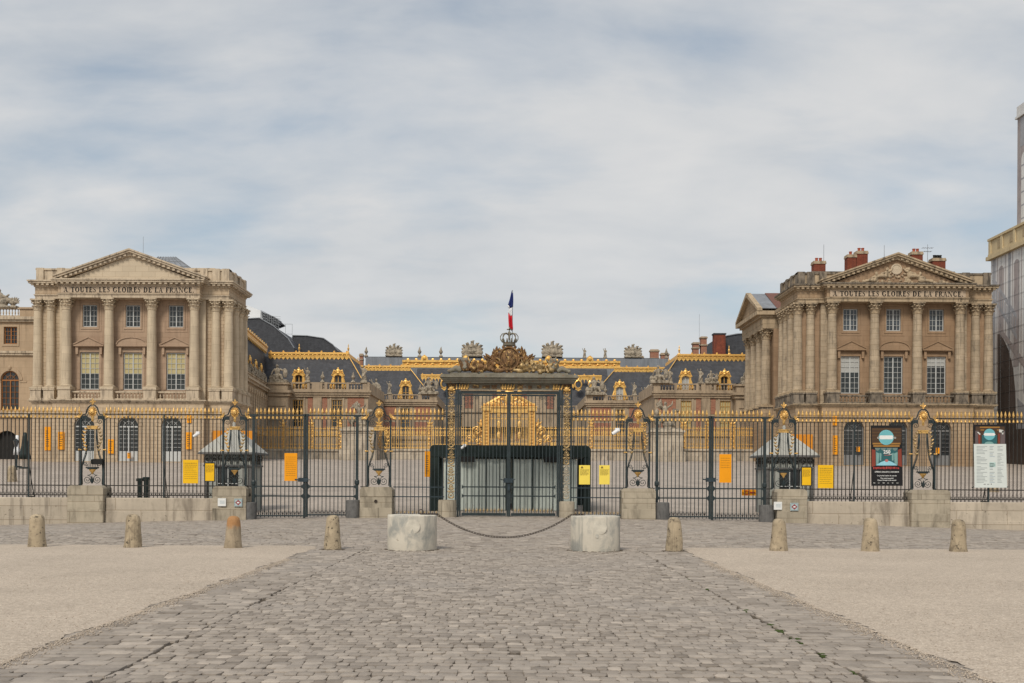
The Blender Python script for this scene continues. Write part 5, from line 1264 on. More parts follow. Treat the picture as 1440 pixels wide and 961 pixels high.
# ================================================================== THE TWO PAVILIONS
def pavilion(cx, m, left):
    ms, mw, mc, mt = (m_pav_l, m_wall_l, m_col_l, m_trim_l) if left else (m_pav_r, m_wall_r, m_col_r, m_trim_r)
    lb = ('pale classical pavilion with a plain pediment and yellow blinds behind its columns' if left else 'ochre classical pavilion with a carved pediment, round clock disc and blackened pedestals')
    zg = 3.22; P = thing('pavilion', lb, 'building', (cx, 122, zg), 0, 'classical pavilions flanking the courtyard')
    def B(): b = MB(); b.M = Matrix.Scale(m, 4, (1,0,0)); return b
    Z1, Z2, Z3, Z4, Z5, Z6, Z7 = 6.7, 7.1, 8.4, 18.72, 19.2, 20.05, 20.78
    AP, AT = 24.1, 22.22
    gw = [(x, 2.35, .1, 5.25, True) for x in (-4.95, 0, 4.95)]
    # ground storey
    b = B(); wall_panel(b, -8.6, 8.6, -.4, Z1, -.9, .45, gw); b.box(-8.6,-8.599,-.9,.1,-.4,Z1); b.box(8.599,8.6,-.9,.1,-.4,Z1)
    for q in (-1,1): b.box(q*8.6 if q > 0 else -11.35, 11.35 if q > 0 else -8.6, .1, 9, -.4, Z1)
    b.box(-8.5, 8.5, .2, 8.9, -.4, Z1-.01) if False else None
    b.build('ground_storey', ms, P)
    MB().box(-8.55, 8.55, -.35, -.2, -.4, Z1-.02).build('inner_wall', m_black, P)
    for x in (-4.95, 0, 4.95):
        window(P, x, 2.3, .12, 5.22, -.6, 4, 6, m_frame if left else m_framed, m_glass, True, panel=1.15)
        b = MB()   # radiating voussoirs and surround, slightly proud
        for k in range(11):
            a = PI*(k+.5)/11; a0, a1 = a-PI/22+.012, a+PI/22-.012; r0, r1 = 1.19, 1.75 if k != 5 else 2.0
            b.prism([(x+r0*math.cos(a0),4.06+r0*math.sin(a0)),(x+r1*math.cos(a0),4.06+r1*math.sin(a0)),(x+r1*math.cos(a1),4.06+r1*math.sin(a1)),(x+r0*math.cos(a1),4.06+r0*math.sin(a1))], -.94 if k != 5 else -1.02, -.9)
        b.build('arch_stones', ms, P)
    b = B(); 
    for z0, z1, o in ((Z1,Z1+.16,.05),(Z1+.16,Z1+.3,.22),(Z1+.3,Z2,.34)):
        b.box(-8.6-o, 8.6+o, -.9-o, .3, z0, z1)
        b.box(-11.35-o, -8.6-o, .1-o, 9, z0, z1); b.box(8.6+o, 11.35+o, .1-o, 9+o, z0, z1)
    b.box(-8.6,8.6,.3,2.5,Z2-.03,Z2-.005); b.build('string_course', mt, P)
    # pedestals and balustrades
    ped = [(-7.3,-.2),(-2.44,-.2),(2.44,-.2),(7.3,-.2),(-9.5,.8),(-11.0,.8),(9.5,.8),(10.95,.8),(10.95,3.5),(10.95,5.6),(10.95,7.6)]
    pm = mt if left else m_dark_st
    for k, (x, y) in enumerate(ped):
        b = B(); w = .78 if k < 4 else .7; b.bbox(x-w, x+w, y-w, y+w+(1.0 if k < 4 else .4), Z2-.004, Z2+.22, .02); b.bbox(x-w+.08, x+w-.08, y-w+.08, y+w+(.9 if k < 4 else .3), Z2+.22, Z3-.16, .015); b.bbox(x-w, x+w, y-w, y+w+(1.0 if k < 4 else .4), Z3-.16, Z3, .03)
        b.build('pedestal', pm, P)
        column(P, m*x, y, Z3, Z4-Z3, .56 if k < 4 else .53, mc, mc if left else m_trim_r)
    for x0, x1 in ((-6.5,-3.24),(-1.64,1.64),(3.24,6.5)):
        balustrade(P, m*x0 if m > 0 else -x1, m*x1 if m > 0 else -x0, -.35, Z2, 1.0, pm if not left else mt)
    # upper walls
    ops = [(x, 2.2, 8.35, 12.65, False) for x in (-4.95,0,4.95)] + [(x, 1.7, 15.55, 18.1, False) for x in (-4.95,0,4.95)]
    yw = .62; b = B(); wall_panel(b, -8.4, 8.4, Z2-.02, Z4+.3, yw, .3, ops); b.build('portico_wall', mw, P)
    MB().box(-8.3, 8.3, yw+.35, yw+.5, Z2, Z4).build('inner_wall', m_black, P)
    for q in (-1, 1): b = B(); b.box(8.4 if q > 0 else -10.75, 10.75 if q > 0 else -8.4, .95, 8.6, Z2-.02, Z4+.2); b.build('side_bay_wall', ms if left else mw, P)
    for i, x in enumerate((-4.95, 0, 4.95)):
        xx = m*x
        if left: bl = (m_blind, .56)
        else: bl = {0: (m_blindg, .42), 1: None, 2: (m_blindg, .22)}[i if m < 0 else 2-i] if False else ({-4.95: (m_blindg, .42), 0: None, 4.95: (m_blindg, .25)}[round(xx,2) if xx else 0])
        window(P, xx, 2.16, 8.38, 12.62, yw+.12, 4, 7, m_frame, m_glass, blind=bl)
        window(P, xx, 1.66, 15.58, 18.07, yw+.12, 4, 4, m_frame, m_glass if left else m_glassb, blind=None if left or xx else (plain('grey_shade',(.1,.105,.11)), .45))
        # architrave, brackets and little pediment
        b = MB(); f = .3
        for a, c in ((xx-1.1-f, xx-1.1),(xx+1.1, xx+1.1+f)): b.box(a, c, yw-.08, yw, 8.36, 12.95)
        b.box(xx-1.1, xx+1.1, yw-.08, yw, 12.66, 12.95); pass
        b.build('window_surround', mw, P)
        b = MB(); b.box(xx-1.75, xx+1.75, yw-.5, yw-.01, 13.3, 13.44); b.box(xx-1.62, xx+1.62, yw-.35, yw-.01, 13.2, 13.3)
        if i != 1: b.prism([(xx-1.75,13.44),(xx+1.75,13.44),(xx+1.75,13.52),(xx,14.32),(xx-1.75,13.52)], yw-.42, yw-.01); b.tube([(xx-1.78,yw-.46,13.5),(xx,yw-.46,14.34),(xx+1.78,yw-.46,13.5)], .085, 4)
        else: arc = [(xx+1.75*math.cos(t), 13.44+.86*math.sin(t)) for t in np.linspace(0, PI, 15)]; b.prism(arc, yw-.42, yw-.01); b.tube([(p[0], yw-.46, p[1]+.05) for p in arc], .085, 4)
        for q in (-1,1): b.prism([(xx+q*1.38-.13,12.4),(xx+q*1.38+.13,12.4),(xx+q*1.38+.15,13.2),(xx+q*1.38-.15,13.2)], yw-.34, yw-.09)
        b.build('window_pediment', mw if not left else mw, P)
        b = MB(); 
        for a, c, z0, z1 in ((xx-1.05,xx-.84,15.3,18.3),(xx+.84,xx+1.05,15.3,18.3),(xx-.84,xx+.84,15.3,15.56),(xx-.84,xx+.84,18.09,18.3)): b.box(a, c, yw-.06, yw, z0, z1)
        b.box(xx-1.3, xx+1.3, yw-.03, yw, 15.0, 15.12); b.box(xx-1.3,xx-1.18,yw-.03,yw,15.12,18.6); b.box(xx+1.18,xx+1.3,yw-.03,yw,15.12,18.6); b.build('window_surround', mw, P)
    for x in (8.0, -8.0): b = B(); b.box(x-.38, x+.38, .5, 1.5, Z2, Z4); b.build('pilaster', mc, P)
    # entablature: portico part and body part
    e = 8.05
    def entab(z0, z1, o, name, mat):
        b = B(); b.box(-e-o, e+o, -.76-o, 1.9, z0, z1); b.box(-11.12-o, -e-o, .24-o, 8.0+o, z0, z1); b.box(e+o, 11.12+o, .24-o, 8.0+o, z0, z1); return b.build(name, mat, P)
    entab(Z4, Z4+.28, 0, 'architrave', mt); entab(Z4+.28, Z5-.08, .04, 'architrave', mt); entab(Z5-.08, Z5, .12, 'architrave_moulding', mt)
    entab(Z5, Z6, 0, 'frieze', ms); entab(Z6, Z6+.14, .1, 'cornice_bed', mt)
    b = B(); dentils(b, -e-.3, e+.3, -.76-.5, -.76-.1, Z6+.16, Z6+.36); dentils(b, -11.5, -e-.6, .24-.5, .24-.1, Z6+.16, Z6+.36); dentils(b, e+.6, 11.5, .24-.5, .24-.1, Z6+.16, Z6+.36); dentils(b, .2, 8.2, 11.2, 11.62, Z6+.16, Z6+.36, ax='y'); b.box(-e-.3,e+.3,-.76-.2,-.76-.125,Z6+.17,Z6+.35); b.box(-11.5,-e-.3,.04,.115,Z6+.17,Z6+.35); b.box(e+.3,11.3,.04,.115,Z6+.17,Z6+.35); b.box(-e-.3,-e-.25,-.9,.1,Z6+.17,Z6+.35); b.box(e+.25,e+.3,-.9,.1,Z6+.17,Z6+.35); b.box(11.25,11.3,.1,8.2,Z6+.17,Z6+.35); b.build('modillions', mt, P)
    entab(Z6+.14, Z6+.36, .12, 'cornice_core', mt); entab(Z6+.36, Z7-.16, .56, 'cornice', mt); entab(Z7-.16, Z7, .66, 'cornice_edge', mt if left else m_dark_st)
    # inscription
    MB().box(-e+.35, e-.35, -.785, -.758, Z5+.05, Z6-.02).build('inscription_panel', m_lintel, P)
    serif_line('A TOUTES LES GLOIRES DE LA FRANCE.', 14.8, .58, (0, -.788, (Z5+Z6)/2-.02), m_letter, P)
    # pediment
    hb = e+.42; yf = -1.3
    def B(): b = MB(); b.M = Matrix.Translation((m*.2,0,0)) @ Matrix.Scale(m, 4, (1,0,0)); return b
    b = B(); b.prism([(-hb+1.2,Z7-.01),(hb-1.2,Z7-.01),(0,AP-.62)], -.72, 1.6); b.build('tympanum', m_tymp_l if left else m_wall_r, P)
    sl_ = math.atan2(AP-Z7-.1, hb)
    b = B()
    for q in (-1, 1):
        b.prism([(q*(hb+.1),Z7),(0,AP-.28),(0,AP-.06),(q*(hb+.1),Z7+.22)], yf, 1.7)
        b.prism([(q*(hb+.22),Z7+.2),(0,AP-.06),(0,AP+.12),(q*(hb+.22),Z7+.36)], yf-.12, 1.7)
        b.prism([(q*(hb-.75),Z7),(0,AP-.62),(0,AP-.28),(q*(hb-.1),Z7)], -1.0, 1.6)
    b.build('raking_cornice', mt, P)
    b = B()
    for q in (-1, 1):
        n = 15
        for k in range(1, n):
            t = k/n; x = q*(hb-.15)*(1-t); z = Z7+(AP-.3-Z7)*t+.0
            b.add([(x-.15,yf+.12,z-.24),(x+.15,yf+.12,z-.24),(x+.15,-1.0,z-.24),(x-.15,-1.0,z-.24),(x-.15,yf+.12,z+.04),(x+.15,yf+.12,z+.04),(x+.15,-1.0,z+.04),(x-.15,-1.0,z+.04)], [(0,3,2,1),(4,5,6,7),(0,1,5,4),(1,2,6,5),(2,3,7,6),(3,0,4,7)])
    for q in (-1, 1): b.prism([(q*(hb-.4),Z7-.02),(0,AP-.42),(0,AP-.3),(q*(hb-.4),Z7+.1)], -1.06, -.99)
    b.build('raking_modillions', mt, P)
    b = B(); b.prism([(-hb,Z7+.3),(hb,Z7+.3),(0,AP+.1)], 1.71, 7); b.build('roof_slab', m_slate, P)
    if not left:
        b = MB(); b.M = Matrix.Translation((-.2,-.72,Z7+1.62)) @ Matrix.Rotation(PI/2,4,'X'); b.lathe([(.62,-.02),(.62,.14),(.5,.16),(.48,.1),(0,.1)], seg=26); b.build('clock_disc', m_tymp_l, P, auto=40)
        b = MB(); random.seed(8)
        def relief(x0, z0, q):   # reclining relief figures and trophies
            b.ell((x0,-.76,z0+.42),(.34,.16,.42),9,6); b.ell((x0-q*.1,-.86,z0+.98),(.19,.15,.22),8,6); b.tube([(x0,-.8,z0+.2),(x0+q*.7,-.82,z0+.22),(x0+q*1.3,-.8,z0+.05)],[.24,.2,.11],7)
            b.tube([(x0-q*.2,-.84,z0+.7),(x0-q*.55,-.86,z0+.85),(x0-q*.75,-.8,z0+1.15)],[.12,.1,.08],6); b.tube([(x0+q*.1,-.84,z0+.65),(x0+q*.5,-.88,z0+.5)],[.12,.08],6)
        relief(-1.35, Z7+.62, -1); relief(1.3, Z7+.62, 1); relief(-2.6,Z7+.12,-1); relief(2.6,Z7+.12,1)
        for k in range(70):
            x = random.uniform(-5.6,5.6); hh = max(.12, .95*(1-abs(x)/6.6)); b.ell((x,-.72,Z7+.05+random.uniform(0,hh)), (random.uniform(.1,.28),random.uniform(.08,.16),random.uniform(.08,.22)), 6, 5)
        for k in range(9): a = PI+PI*k/8; b.leaf((.8*math.cos(a),-.78,Z7+1.6+.72*math.sin(a)),(1.15*math.cos(a+.2),-.86,Z7+1.6+1.0*math.sin(a+.2)), .3, .08)
        me = fuse(b, .06, .03, 'relief', 4); meshobj('pediment_relief', me, m_trim_r, P)
    # attic parapet
    def B(): b = MB(); b.M = Matrix.Scale(m, 4, (1,0,0)); return b
    for q in (-1, 1):
        b = B(); b.box(q*11.0 if q < 0 else 5.2, 11.0 if q > 0 else -5.2, .45, 1.2, Z7-.02, AT-.2); b.box(q*11.0 if q < 0 else 10.2, 11.0 if q > 0 else -10.2, 1.19, 8.2, Z7-.021, AT-.201); b.build('attic', mt, P)
    halves = {-1: B(), 1: B()}; ab = lambda x0, x1, y0, y1, z0, z1: halves[-1 if x0+x1 < 0 else 1].box(x0,x1,y0,y1,z0,z1)
    for x0, x1, y0, y1 in ((-11.12,-5.0,.33,1.3),(5.0,11.12,.33,1.3),(10.1,11.12,1.3,8.3),(-11.12,-10.1,1.3,8.3)): ab(x0,x1,y0,y1,AT-.198,AT)
    for x in (-10.6,-8.2,-6.4,6.4,8.2,9.6,10.7): ab(x-.42,x+.42,.27,1.36,Z7-.015,AT+.05)
    for y in (3,5.2,7.6): ab(10.05,11.2,y-.4,y+.4,Z7-.015,AT+.05)
    ab(-7.3,-4.3,1.25,2.4,Z7,AT+.35); ab(4.3,9.2,1.25,2.4,Z7,AT+.3)
    for h_ in halves.values(): h_.build('attic_coping', mt if left else m_dark_st, P)
    b = B(); b.box(-10.2,10.2,1.2,8.2,Z7-.2,AT-.5); b.build('flat_roof', m_lead, P)
    if left:   # glazed lantern roof and thin mast
        x0, x1 = WX(208,126,370)-cx, WX(283,126,370)-cx; zb = AT; zt_ = WZ(361,126,240)-zg; b = MB()
        t1, t2 = WX(222,126,370)-cx, WX(246,126,370)-cx
        b.add([(x0,1.8,zb),(x1,1.8,zb),(x1,8,zb),(x0,8,zb),(t1,4.2,zt_),(t2,4.2,zt_),(t2,6,zt_),(t1,6,zt_)], [(0,1,5,4),(1,2,6,5),(2,3,7,6),(3,0,4,7),(4,5,6,7)]); b.build('roof_lantern', m_lead, P)
        b = MB()
        for k in range(8): u = k/7; b.tube([(x0+(x1-x0)*u,1.77,zb+.03),(t1+(t2-t1)*u,4.17,zt_+.03)], .035, 4)
        for u in (.33,.66): b.tube([(x0+(t1-x0)*u,1.8+2.4*u-.03,zb+(zt_-zb)*u+.03),(x1+(t2-x1)*u,1.8+2.4*u-.03,zb+(zt_-zb)*u+.03)], .03, 4)
        b.build('glazing_bars', m_scaff, P)
        b = MB(); xx = WX(201.5,128,340)-cx; b.lathe([(.03,AT),(.02,WZ(333,128,201)-zg)], cx=xx, cy=6, seg=6); b.build('mast', m_scaff, P)
    return P
XLp = W(182, 409, 121.4)[0]; XRp = W(1262, 413, 121.4)[0]
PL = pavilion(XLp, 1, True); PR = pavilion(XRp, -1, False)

# chimneys and aerials behind the right pavilion
def chimney(px, p1, py, pyb, lb, pots=2, Z=133, potm=None):
    x0, x1 = WX(px,Z,360), WX(p1,Z,360); xm = (x0+x1)/2; zt_ = WZ(py,Z,px); zb = WZ(pyb+14,Z,px); t_ = thing('chimney_stack', lb, 'chimney', (xm, Z, zb)); h = zt_-zb; hw = (x1-x0)/2
    MB().box(-hw*.9,hw*.9,-.6,.6,0,h-.5).build('stack', m_chim, t_)
    b = MB(); b.box(-hw,hw,-.68,.68,h-.498,h-.3); b.box(-hw*.95,hw*.95,-.64,.64,h-.298,h-.12); b.build('chimney_cap', m_trim_r, t_)
    for k in range(pots):
        x = -hw*.6+hw*1.2*(k+.5)/pots; b = MB(); b.lathe([(.2,h-.12),(.17,h+.25),(.22,h+.28),(.2,h+.34)], cx=x, seg=10); b.build('chimney_pot', potm or plain('terracotta', (.36,.09,.05), .8, 0, .15), t_, auto=40)
chimney(1142,1160,367,383,'low red brick chimney left of the right pavilion pediment')
chimney(1189,1203,358,380,'red brick chimney half hidden behind the double stack on the right pavilion',1)
chimney(1202,1219,353,378,'tallest red brick chimney left of the clock disc pediment')
chimney(1279,1296,354,372,'red brick chimney right behind the pediment apex')
chimney(1308,1328,363,380,'wide red brick chimney with black pots right of the pediment',3,potm=m_black)
def aerial(px, py0, py1, Z, lb, arms=()):
    x = WX(px,Z,py0); z0 = WZ(py1,Z,px); z1 = WZ(py0,Z,px); t_ = thing('aerial_mast', lb, 'aerial', (x,Z,z0)); b = MB(); b.lathe([(.035,0),(.025,z1-z0)], seg=6); b.build('mast', m_scaff, t_)
    for py, w_ in arms:
        b = MB(); zz_ = WZ(py,Z,px)-z0; b.box(-w_,w_*.9,-.02,.02,zz_-.02,zz_+.02); [b.box(u*w_-.015,u*w_+.015,-.3,.3,zz_-.015,zz_+.015) for u in (-.9,-.5,0,.5,.85)]; b.build('aerial_arm', m_scaff, t_)
aerial(1158.5,344,384,132.5,'thin aerial on the left end of the right pavilion roof'); aerial(1243.5,345,375,134,'short aerial left of the pediment apex of the right pavilion')
aerial(1304.5,344,384,132.5,'television aerial with cross arms right of the clock disc pediment',((349,.7),(354,.5)))

# ================================================================== WING BEHIND THE RIGHT PAVILION
def side_wing_right():
    t_ = thing('side_wing', 'ochre stone wing running back from the clock disc pavilion to a second columned porch', 'building', (32.7, 131, 3.5))
    # wall faces the court (-x): built along y
    b = MB(); b.box(1.6, 22, .2, 16.8, -.5, 17.35); b.build('wall', m_wall_r, t_)
    for k in range(3):
        y = .8+k*.98
        for z0, z1, w_ in ((14.2,16.7,.34),(7.4,12.4,.38)):
            b = MB(); b.box(1.5,1.58,y-w_-.1,y+w_+.1,z0-.1,z1+.1); fo = b.build('window', m_pav_r, t_); MB().box(1.45,1.49,y-w_,y+w_,z0,z1).build('pane', m_glassb, fo)
        b = MB(); random.seed(k); [b.ell((1.4,y+random.uniform(-.4,.4),13.1+random.uniform(-.3,.7)),(.2,.2,.24),6,5) for _ in range(9)]; b.cbox(1.42,y,12.75,.35,.95,.2); b.build('bracket_hood', m_trim_r, t_)
    b = MB()
    for z0, z1, o in ((17.3,17.9,0),(17.9,18.8,.0),(18.8,19.2,.3),(19.2,19.6,.8)): b.box(1.5-o,22,.0,5.2,z0,z1)
    b.build('entablature', m_trim_r, t_)
    # second porch
    y0, y1 = 5.0, 17.0
    b = MB(); b.box(.75, 22, y0, y1, -.5, 17.4); b.build('porch_wall', m_wall_r, t_)
    MB().box(-.9, 6, y0-.3, y1+.3, -.5, 7.1).build('porch_podium', m_pav_r, t_)
    for k in range(4): column(t_, 0.0, y0+.9+k*3.2, 7.4, 10.0, .62, m_col_r, m_trim_r); MB().bbox(-.75,.75,y0+.15+k*3.2,y0+1.65+k*3.2,7.1,7.4,.03).build('pedestal', m_dark_st, t_)
    b = MB()
    for z0, z1, o in ((17.4,18.0,0),(18.0,18.8,.04),(18.8,19.1,.35),(19.1,19.6,.85)): b.box(-.65-o,8,y0-.0-o*.6,y1+o*.6,z0,z1)
    b.build('porch_entablature', m_trim_r, t_)
    b = MB(); b.prism([(y0-.2,19.603),(y1+.2,19.603),((y0+y1)/2,22.4)], -.9, .3, 'yz'); b.build('porch_pediment', m_pav_r, t_)
    b = MB()
    for q, ye in ((-1,y0-.6),(1,y1+.6)): b.prism([(ye,19.6),(ye,19.95),((y0+y1)/2,22.95),((y0+y1)/2,22.4)], -1.5, -.85, 'yz')
    b.build('raking_cornice', m_trim_r, t_)
    b = MB(); b.prism([(y0-.5,19.9),(y1+.5,19.9),((y0+y1)/2,22.85)], -.849, 9, 'yz'); b.build('porch_roof', m_lead, t_)
    b = MB(); b.add([(1.0,y0-.6,19.9),(3,y0-.6,19.9),(3,(y0+y1)/2,22.96),(1.0,(y0+y1)/2,22.96)],[(0,1,2,3)]); b.add([(1.0,y0-.6,19.84),(3,y0-.6,19.84),(3,(y0+y1)/2,22.9),(1.0,(y0+y1)/2,22.9)],[(3,2,1,0)]); b.build('copper_strip', plain('roof_copper', (.16,.07,.05), .6, 0, .2), t_)
    b = MB(); b.box(2,9,.2,3,19.6,20.9); b.box(2.2,9,.3,2.9,20.9,21.2); b.build('roof_parapet', m_trim_r, t_)
side_wing_right()
# tan building sliver right of the right pavilion
t_ = thing('side_building', 'tan stone building end squeezed between the right pavilion and the printed tarpaulin', 'building', (57.5, 133, 3.6))
b = MB(); b.box(-3,2.2,0,12,-.5,19.2); b.build('wall', m_wall_r, t_); b = MB(); b.box(-3,2.5,-.3,12,19.2,19.7); b.box(-3,2.4,-.2,12,13.4,13.9); b.box(-3,2.3,-.15,12,15.2,15.5); b.box(-3,2.5,-.3,12,7,7.5); b.build('cornice', m_trim_r, t_)
b = MB(); b.prism([(.2+1.1*math.cos(t),9.4+1.1*math.sin(t)) for t in np.linspace(0,PI,14)]+[(-.9,7.5),(1.3,7.5)], -.04, -.002); b.build('arch_recess', m_glass, t_)
b = MB(); b.box(-1.6,1.4,-.06,-.002,16,18.4); b.build('panel', m_pav_r, t_)

# ================================================================== FAR LEFT BUILDING
Z = 130.0
def left_building():
    x1 = WX(48, Z, 500); t_ = thing('north_wing', 'beige stone wing with an orange framed arched window above a dark archway', 'building', (x1, Z, 3.6)); zg = 3.6
    L = -32; H = lambda py: WZ(py, Z, 20)-zg; X_ = lambda px, py=500: WX(px, Z, py)-x1
    aw = X_(14, 540); ap = X_(9, 620); uw = X_(15, 472)
    ops = []
    for k in range(4): ops += [(aw-4.1*k, 2.2, H(577), H(522), True), (uw-4.1*k, 1.6, H(484), H(460), False), ]
    for k in range(3): ops.append((ap-5.2*k, 2.9, -.5, H(606), True))
    b = MB(); wall_panel(b, L, 3.0, -.5, H(446), 0, .4, ops); b.build('wall', m_beige, t_)
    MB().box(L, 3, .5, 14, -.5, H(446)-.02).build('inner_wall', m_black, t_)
    for k in range(4):
        window(t_, aw-4.1*k, 2.16, H(577)+.02, H(522)-.02, .15, 4, 5, m_frameo, m_glass, True); window(t_, uw-4.1*k, 1.56, H(484)+.02, H(460)-.02, .15, 4, 4, m_frameo, m_glass)
        b = MB(); xx = aw-4.1*k; zs = H(522)-1.1; arc = lambda r: [(xx+r*math.cos(t), zs+r*math.sin(t)) for t in np.linspace(0,PI,15)]
        A1, A2 = arc(1.15), arc(1.55); [b.prism([A1[i],A2[i],A2[i+1],A1[i+1]], -.08, 0) for i in range(14)]; b.ell((xx,-.1,zs+1.5),(.22,.14,.28),8,6); b.box(xx-2.05,xx-1.2,-.06,0,zs-.3,zs-.1); b.box(xx+1.2,xx+2.05,-.06,0,zs-.3,zs-.1); b.build('arch_moulding', m_beige, t_)
        b = MB(); xx = uw-4.1*k; 
        for a, c, z0, z1 in ((xx-1.05,xx-.82,H(487),H(457)),(xx+.82,xx+1.05,H(487),H(457)),(xx-.82,xx+.82,H(487),H(484)-.02),(xx-.82,xx+.82,H(460)+.02,H(457))): b.box(a,c,-.07,0,z0,z1)
        b.build('window_surround', m_beige, t_)
    b = MB(); b.box(L,3,-.5,0,H(450),H(446)); b.box(L,3,-.3,0,H(453),H(450)); b.box(L,3,-.35,0,H(497),H(494)); b.box(L,3,-.22,0,H(500),H(497)); b.box(L,3,-.3,0,H(586),H(580)); b.build('cornice', m_trim_l, t_)
    b = MB(); b.box(X_(28,440),3,-.1,.4,H(446),H(433)); b.box(X_(28,440),3,-.25,.5,H(435),H(432.5)); b.build('parapet', m_beige, t_)
    balustrade(t_, L, X_(28,440)-.01, .15, H(446), H(433)-H(446), m_trim_l)
    b = MB(); b.box(X_(35,430),X_(48,430),4,9,H(440),H(431)); b.build('roof_block', m_slate, t_)
left_building()
b = MB(); random.seed(2)
b.ell((0,0,.5),(.75,.5,.5)); b.ell((-.3,0,1.2),(.45,.35,.6)); b.ell((-.45,0,1.95),(.26,.26,.3)); b.ell((.65,0,.8),(.7,.4,.35)); b.ell((1.3,0,.5),(.5,.35,.3)); b.tube([(-.1,0,1.4),(.5,-.1,1.2),(.9,-.1,1.5)],[.18,.15,.1],7)
for k in range(6): b.leaf((1.3,0,.5),(1.3+.9*math.cos(.4*k-.3),0,.5+.8*math.sin(.4*k)),.3,.1)
b.box(-1.1,1.9,-.5,.5,-.15,.1)
me = fuse(b,.07,.04,'g',3); x, z = W(8,433,130.2); o = meshobj('statue_group', me, m_statue, loc=(x-.4,130.2,z+.1)); tag(o,'reclining carved stone figure on the balustrade at the left edge','statue')

# ================================================================== CHAPEL UNDER PRINTED TARPAULIN
def chapel():
    Xw = 63.0; zg = 3.4; t_ = thing('wrapped_chapel', 'tall scaffolded building wrapped in printed tarpaulin under a cream parapet', 'building', (Xw, 131, zg))
    # wall in the plane x=0 (faces the court), running along y from -40 to 9.2; local z
    Z1 = WZ(345,140,1393)-zg
    def Y(px, py): x = px+(py-HY)*ROLL; return Xw*F/(x-CX)-131
    def Hh(px, py): return WZ(py, Y(px,py)+131, px)-zg
    b = MB(); b.box(0, 14, -45, 9.2, -.5, Z1-2.0); b.build('sheeting', m_tarp, t_)
    b = MB(); b.box(-.5,14.5,-45,9.7,Z1-1.98,Z1-1.5); b.box(-.3,14.3,-45,9.5,Z1-1.5,Z1-1.2); b.box(-.15,14.15,-45,9.35,Z1-1.2,Z1+.55); b.box(-.35,14.35,-45,9.55,Z1+.55,Z1+.85)
    b.build('parapet', m_cream, t_)
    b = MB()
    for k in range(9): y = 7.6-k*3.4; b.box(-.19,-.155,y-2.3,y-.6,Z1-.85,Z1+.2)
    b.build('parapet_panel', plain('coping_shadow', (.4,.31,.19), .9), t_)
    b = MB()
    for k in range(10): y = 9.1-k*3.4; b.box(-.3,-.15,y-.35,y+.25,Z1-1.2,Z1+.55)
    b.build('parapet_pier', m_cream, t_)
    # printed bays: grey pilaster strips, window tracery, sloping balustrade line, dark arches
    n1 = MB(); n2 = MB(); n3 = MB(); n4 = MB()
    for k in range(7):
        y = 8.2-k*4.2
        n1.prism([(y-.35,9),(y+.35,9),(y+.35,Z1-2.05),(y-.35,Z1-2.05)], -.012, -.004, 'yz')
        n2.prism([(y-2.7,12.5),(y-1.2,12.5),(y-1.2,Z1-4)]+[(y-1.95+.75*math.cos(t),Z1-4+.75*math.sin(t)) for t in np.linspace(.2,PI-.2,8)]+[(y-2.7,Z1-4)], -.012, -.004, 'yz')
        n2.prism([(y-.95,11),(y-.75,11),(y-.75,Z1-2.1),(y-.95,Z1-2.1)], -.012, -.004, 'yz'); n2.prism([(y-3.3,11),(y-3.1,11),(y-3.1,Z1-2.1),(y-3.3,Z1-2.1)], -.012, -.004, 'yz')
        (k > 1) and n3.prism([(y-3.4,-.3),(y-.4,-.3),(y-.4,9)]+[(y-1.9+1.5*math.cos(t),9+2.6*math.sin(t)) for t in np.linspace(0,PI,12)]+[(y-3.4,9)], -.012, -.004, 'yz')
    pp = lambda *q: [(Y(px,py), Hh(px,py)) for px, py in q]
    n1.prism(pp((1396,388),(1430,442),(1430,450),(1396,396)), -.02, -.014, 'yz'); n1.prism(pp((1396,414),(1430,470),(1430,478),(1396,420)), -.02, -.014, 'yz')
    for k in range(11): x_ = 1397.5+k*3; s_ = (x_-1396)*1.6; n4.prism(pp((x_,398+s_),(x_+1.4,400+s_),(x_+1.4,416+s_),(x_,414+s_)), -.02, -.014, 'yz')
    n3.prism(pp((1406,470),(1412,478),(1419,494),(1425,518),(1428,550),(1429,585),(1431,640),(1403,640),(1403,470)), -.028, -.022, 'yz')
    n2.prism(pp((1408,462),(1440,505),(1446,515),(1446,523),(1436,512),(1408,470)), -.028, -.022, 'yz'); n1.prism(pp((1431,560),(1446,575),(1446,640),(1433,640)), -.028, -.022, 'yz')
    n1.build('printed_pilasters', m_tarpg, t_); n2.build('printed_tracery', m_tarpp, t_); n3.build('printed_arches', m_tarpb, t_); n4.build('printed_balusters', m_tarpg, t_)
    b = MB()      # sheet seams, ties and scaffold couplings
    for k in range(14): z_ = 5.5+k*2.0; (z_ < Z1-2.3) and b.box(-.05,-.03,-45,9.15,z_-.01,z_+.01)
    for k in range(22): y_ = 8.6-k*2.4; b.box(-.055,-.032,y_-.012,y_+.012,4.7,Z1-2.05)
    for k in range(22):
        for j in range(12): y_ = 8.6-k*2.4; b.box(-.1,-.05,y_-.05,y_+.05,6.4+j*2-.04,6.4+j*2+.04) if 6.4+j*2 < Z1-2.5 else None
    b.build('sheet_seams', m_scaff, t_)
    b = MB(); b.box(-.7,.0-.002,-45,9.2,-.5,4.6); b.build('base_hoarding', m_tarpb, t_)
    # set-back upper storey
    x0 = WX(1430.5,138,250)-Xw; zt_ = WZ(151,138,1432)-zg
    b = MB(); b.box(x0, 14, -45, 7, Z1-2, zt_-1.6); b.build('upper_sheeting', m_tarpp, t_)
    b = MB(); b.box(x0-.25,14,-45,7.2,zt_-1.58,zt_-1.3); b.box(x0-.08,14,-45,7.08,zt_-1.3,zt_); b.build('upper_parapet', m_tarp, t_)
    b = MB(); c2 = MB()
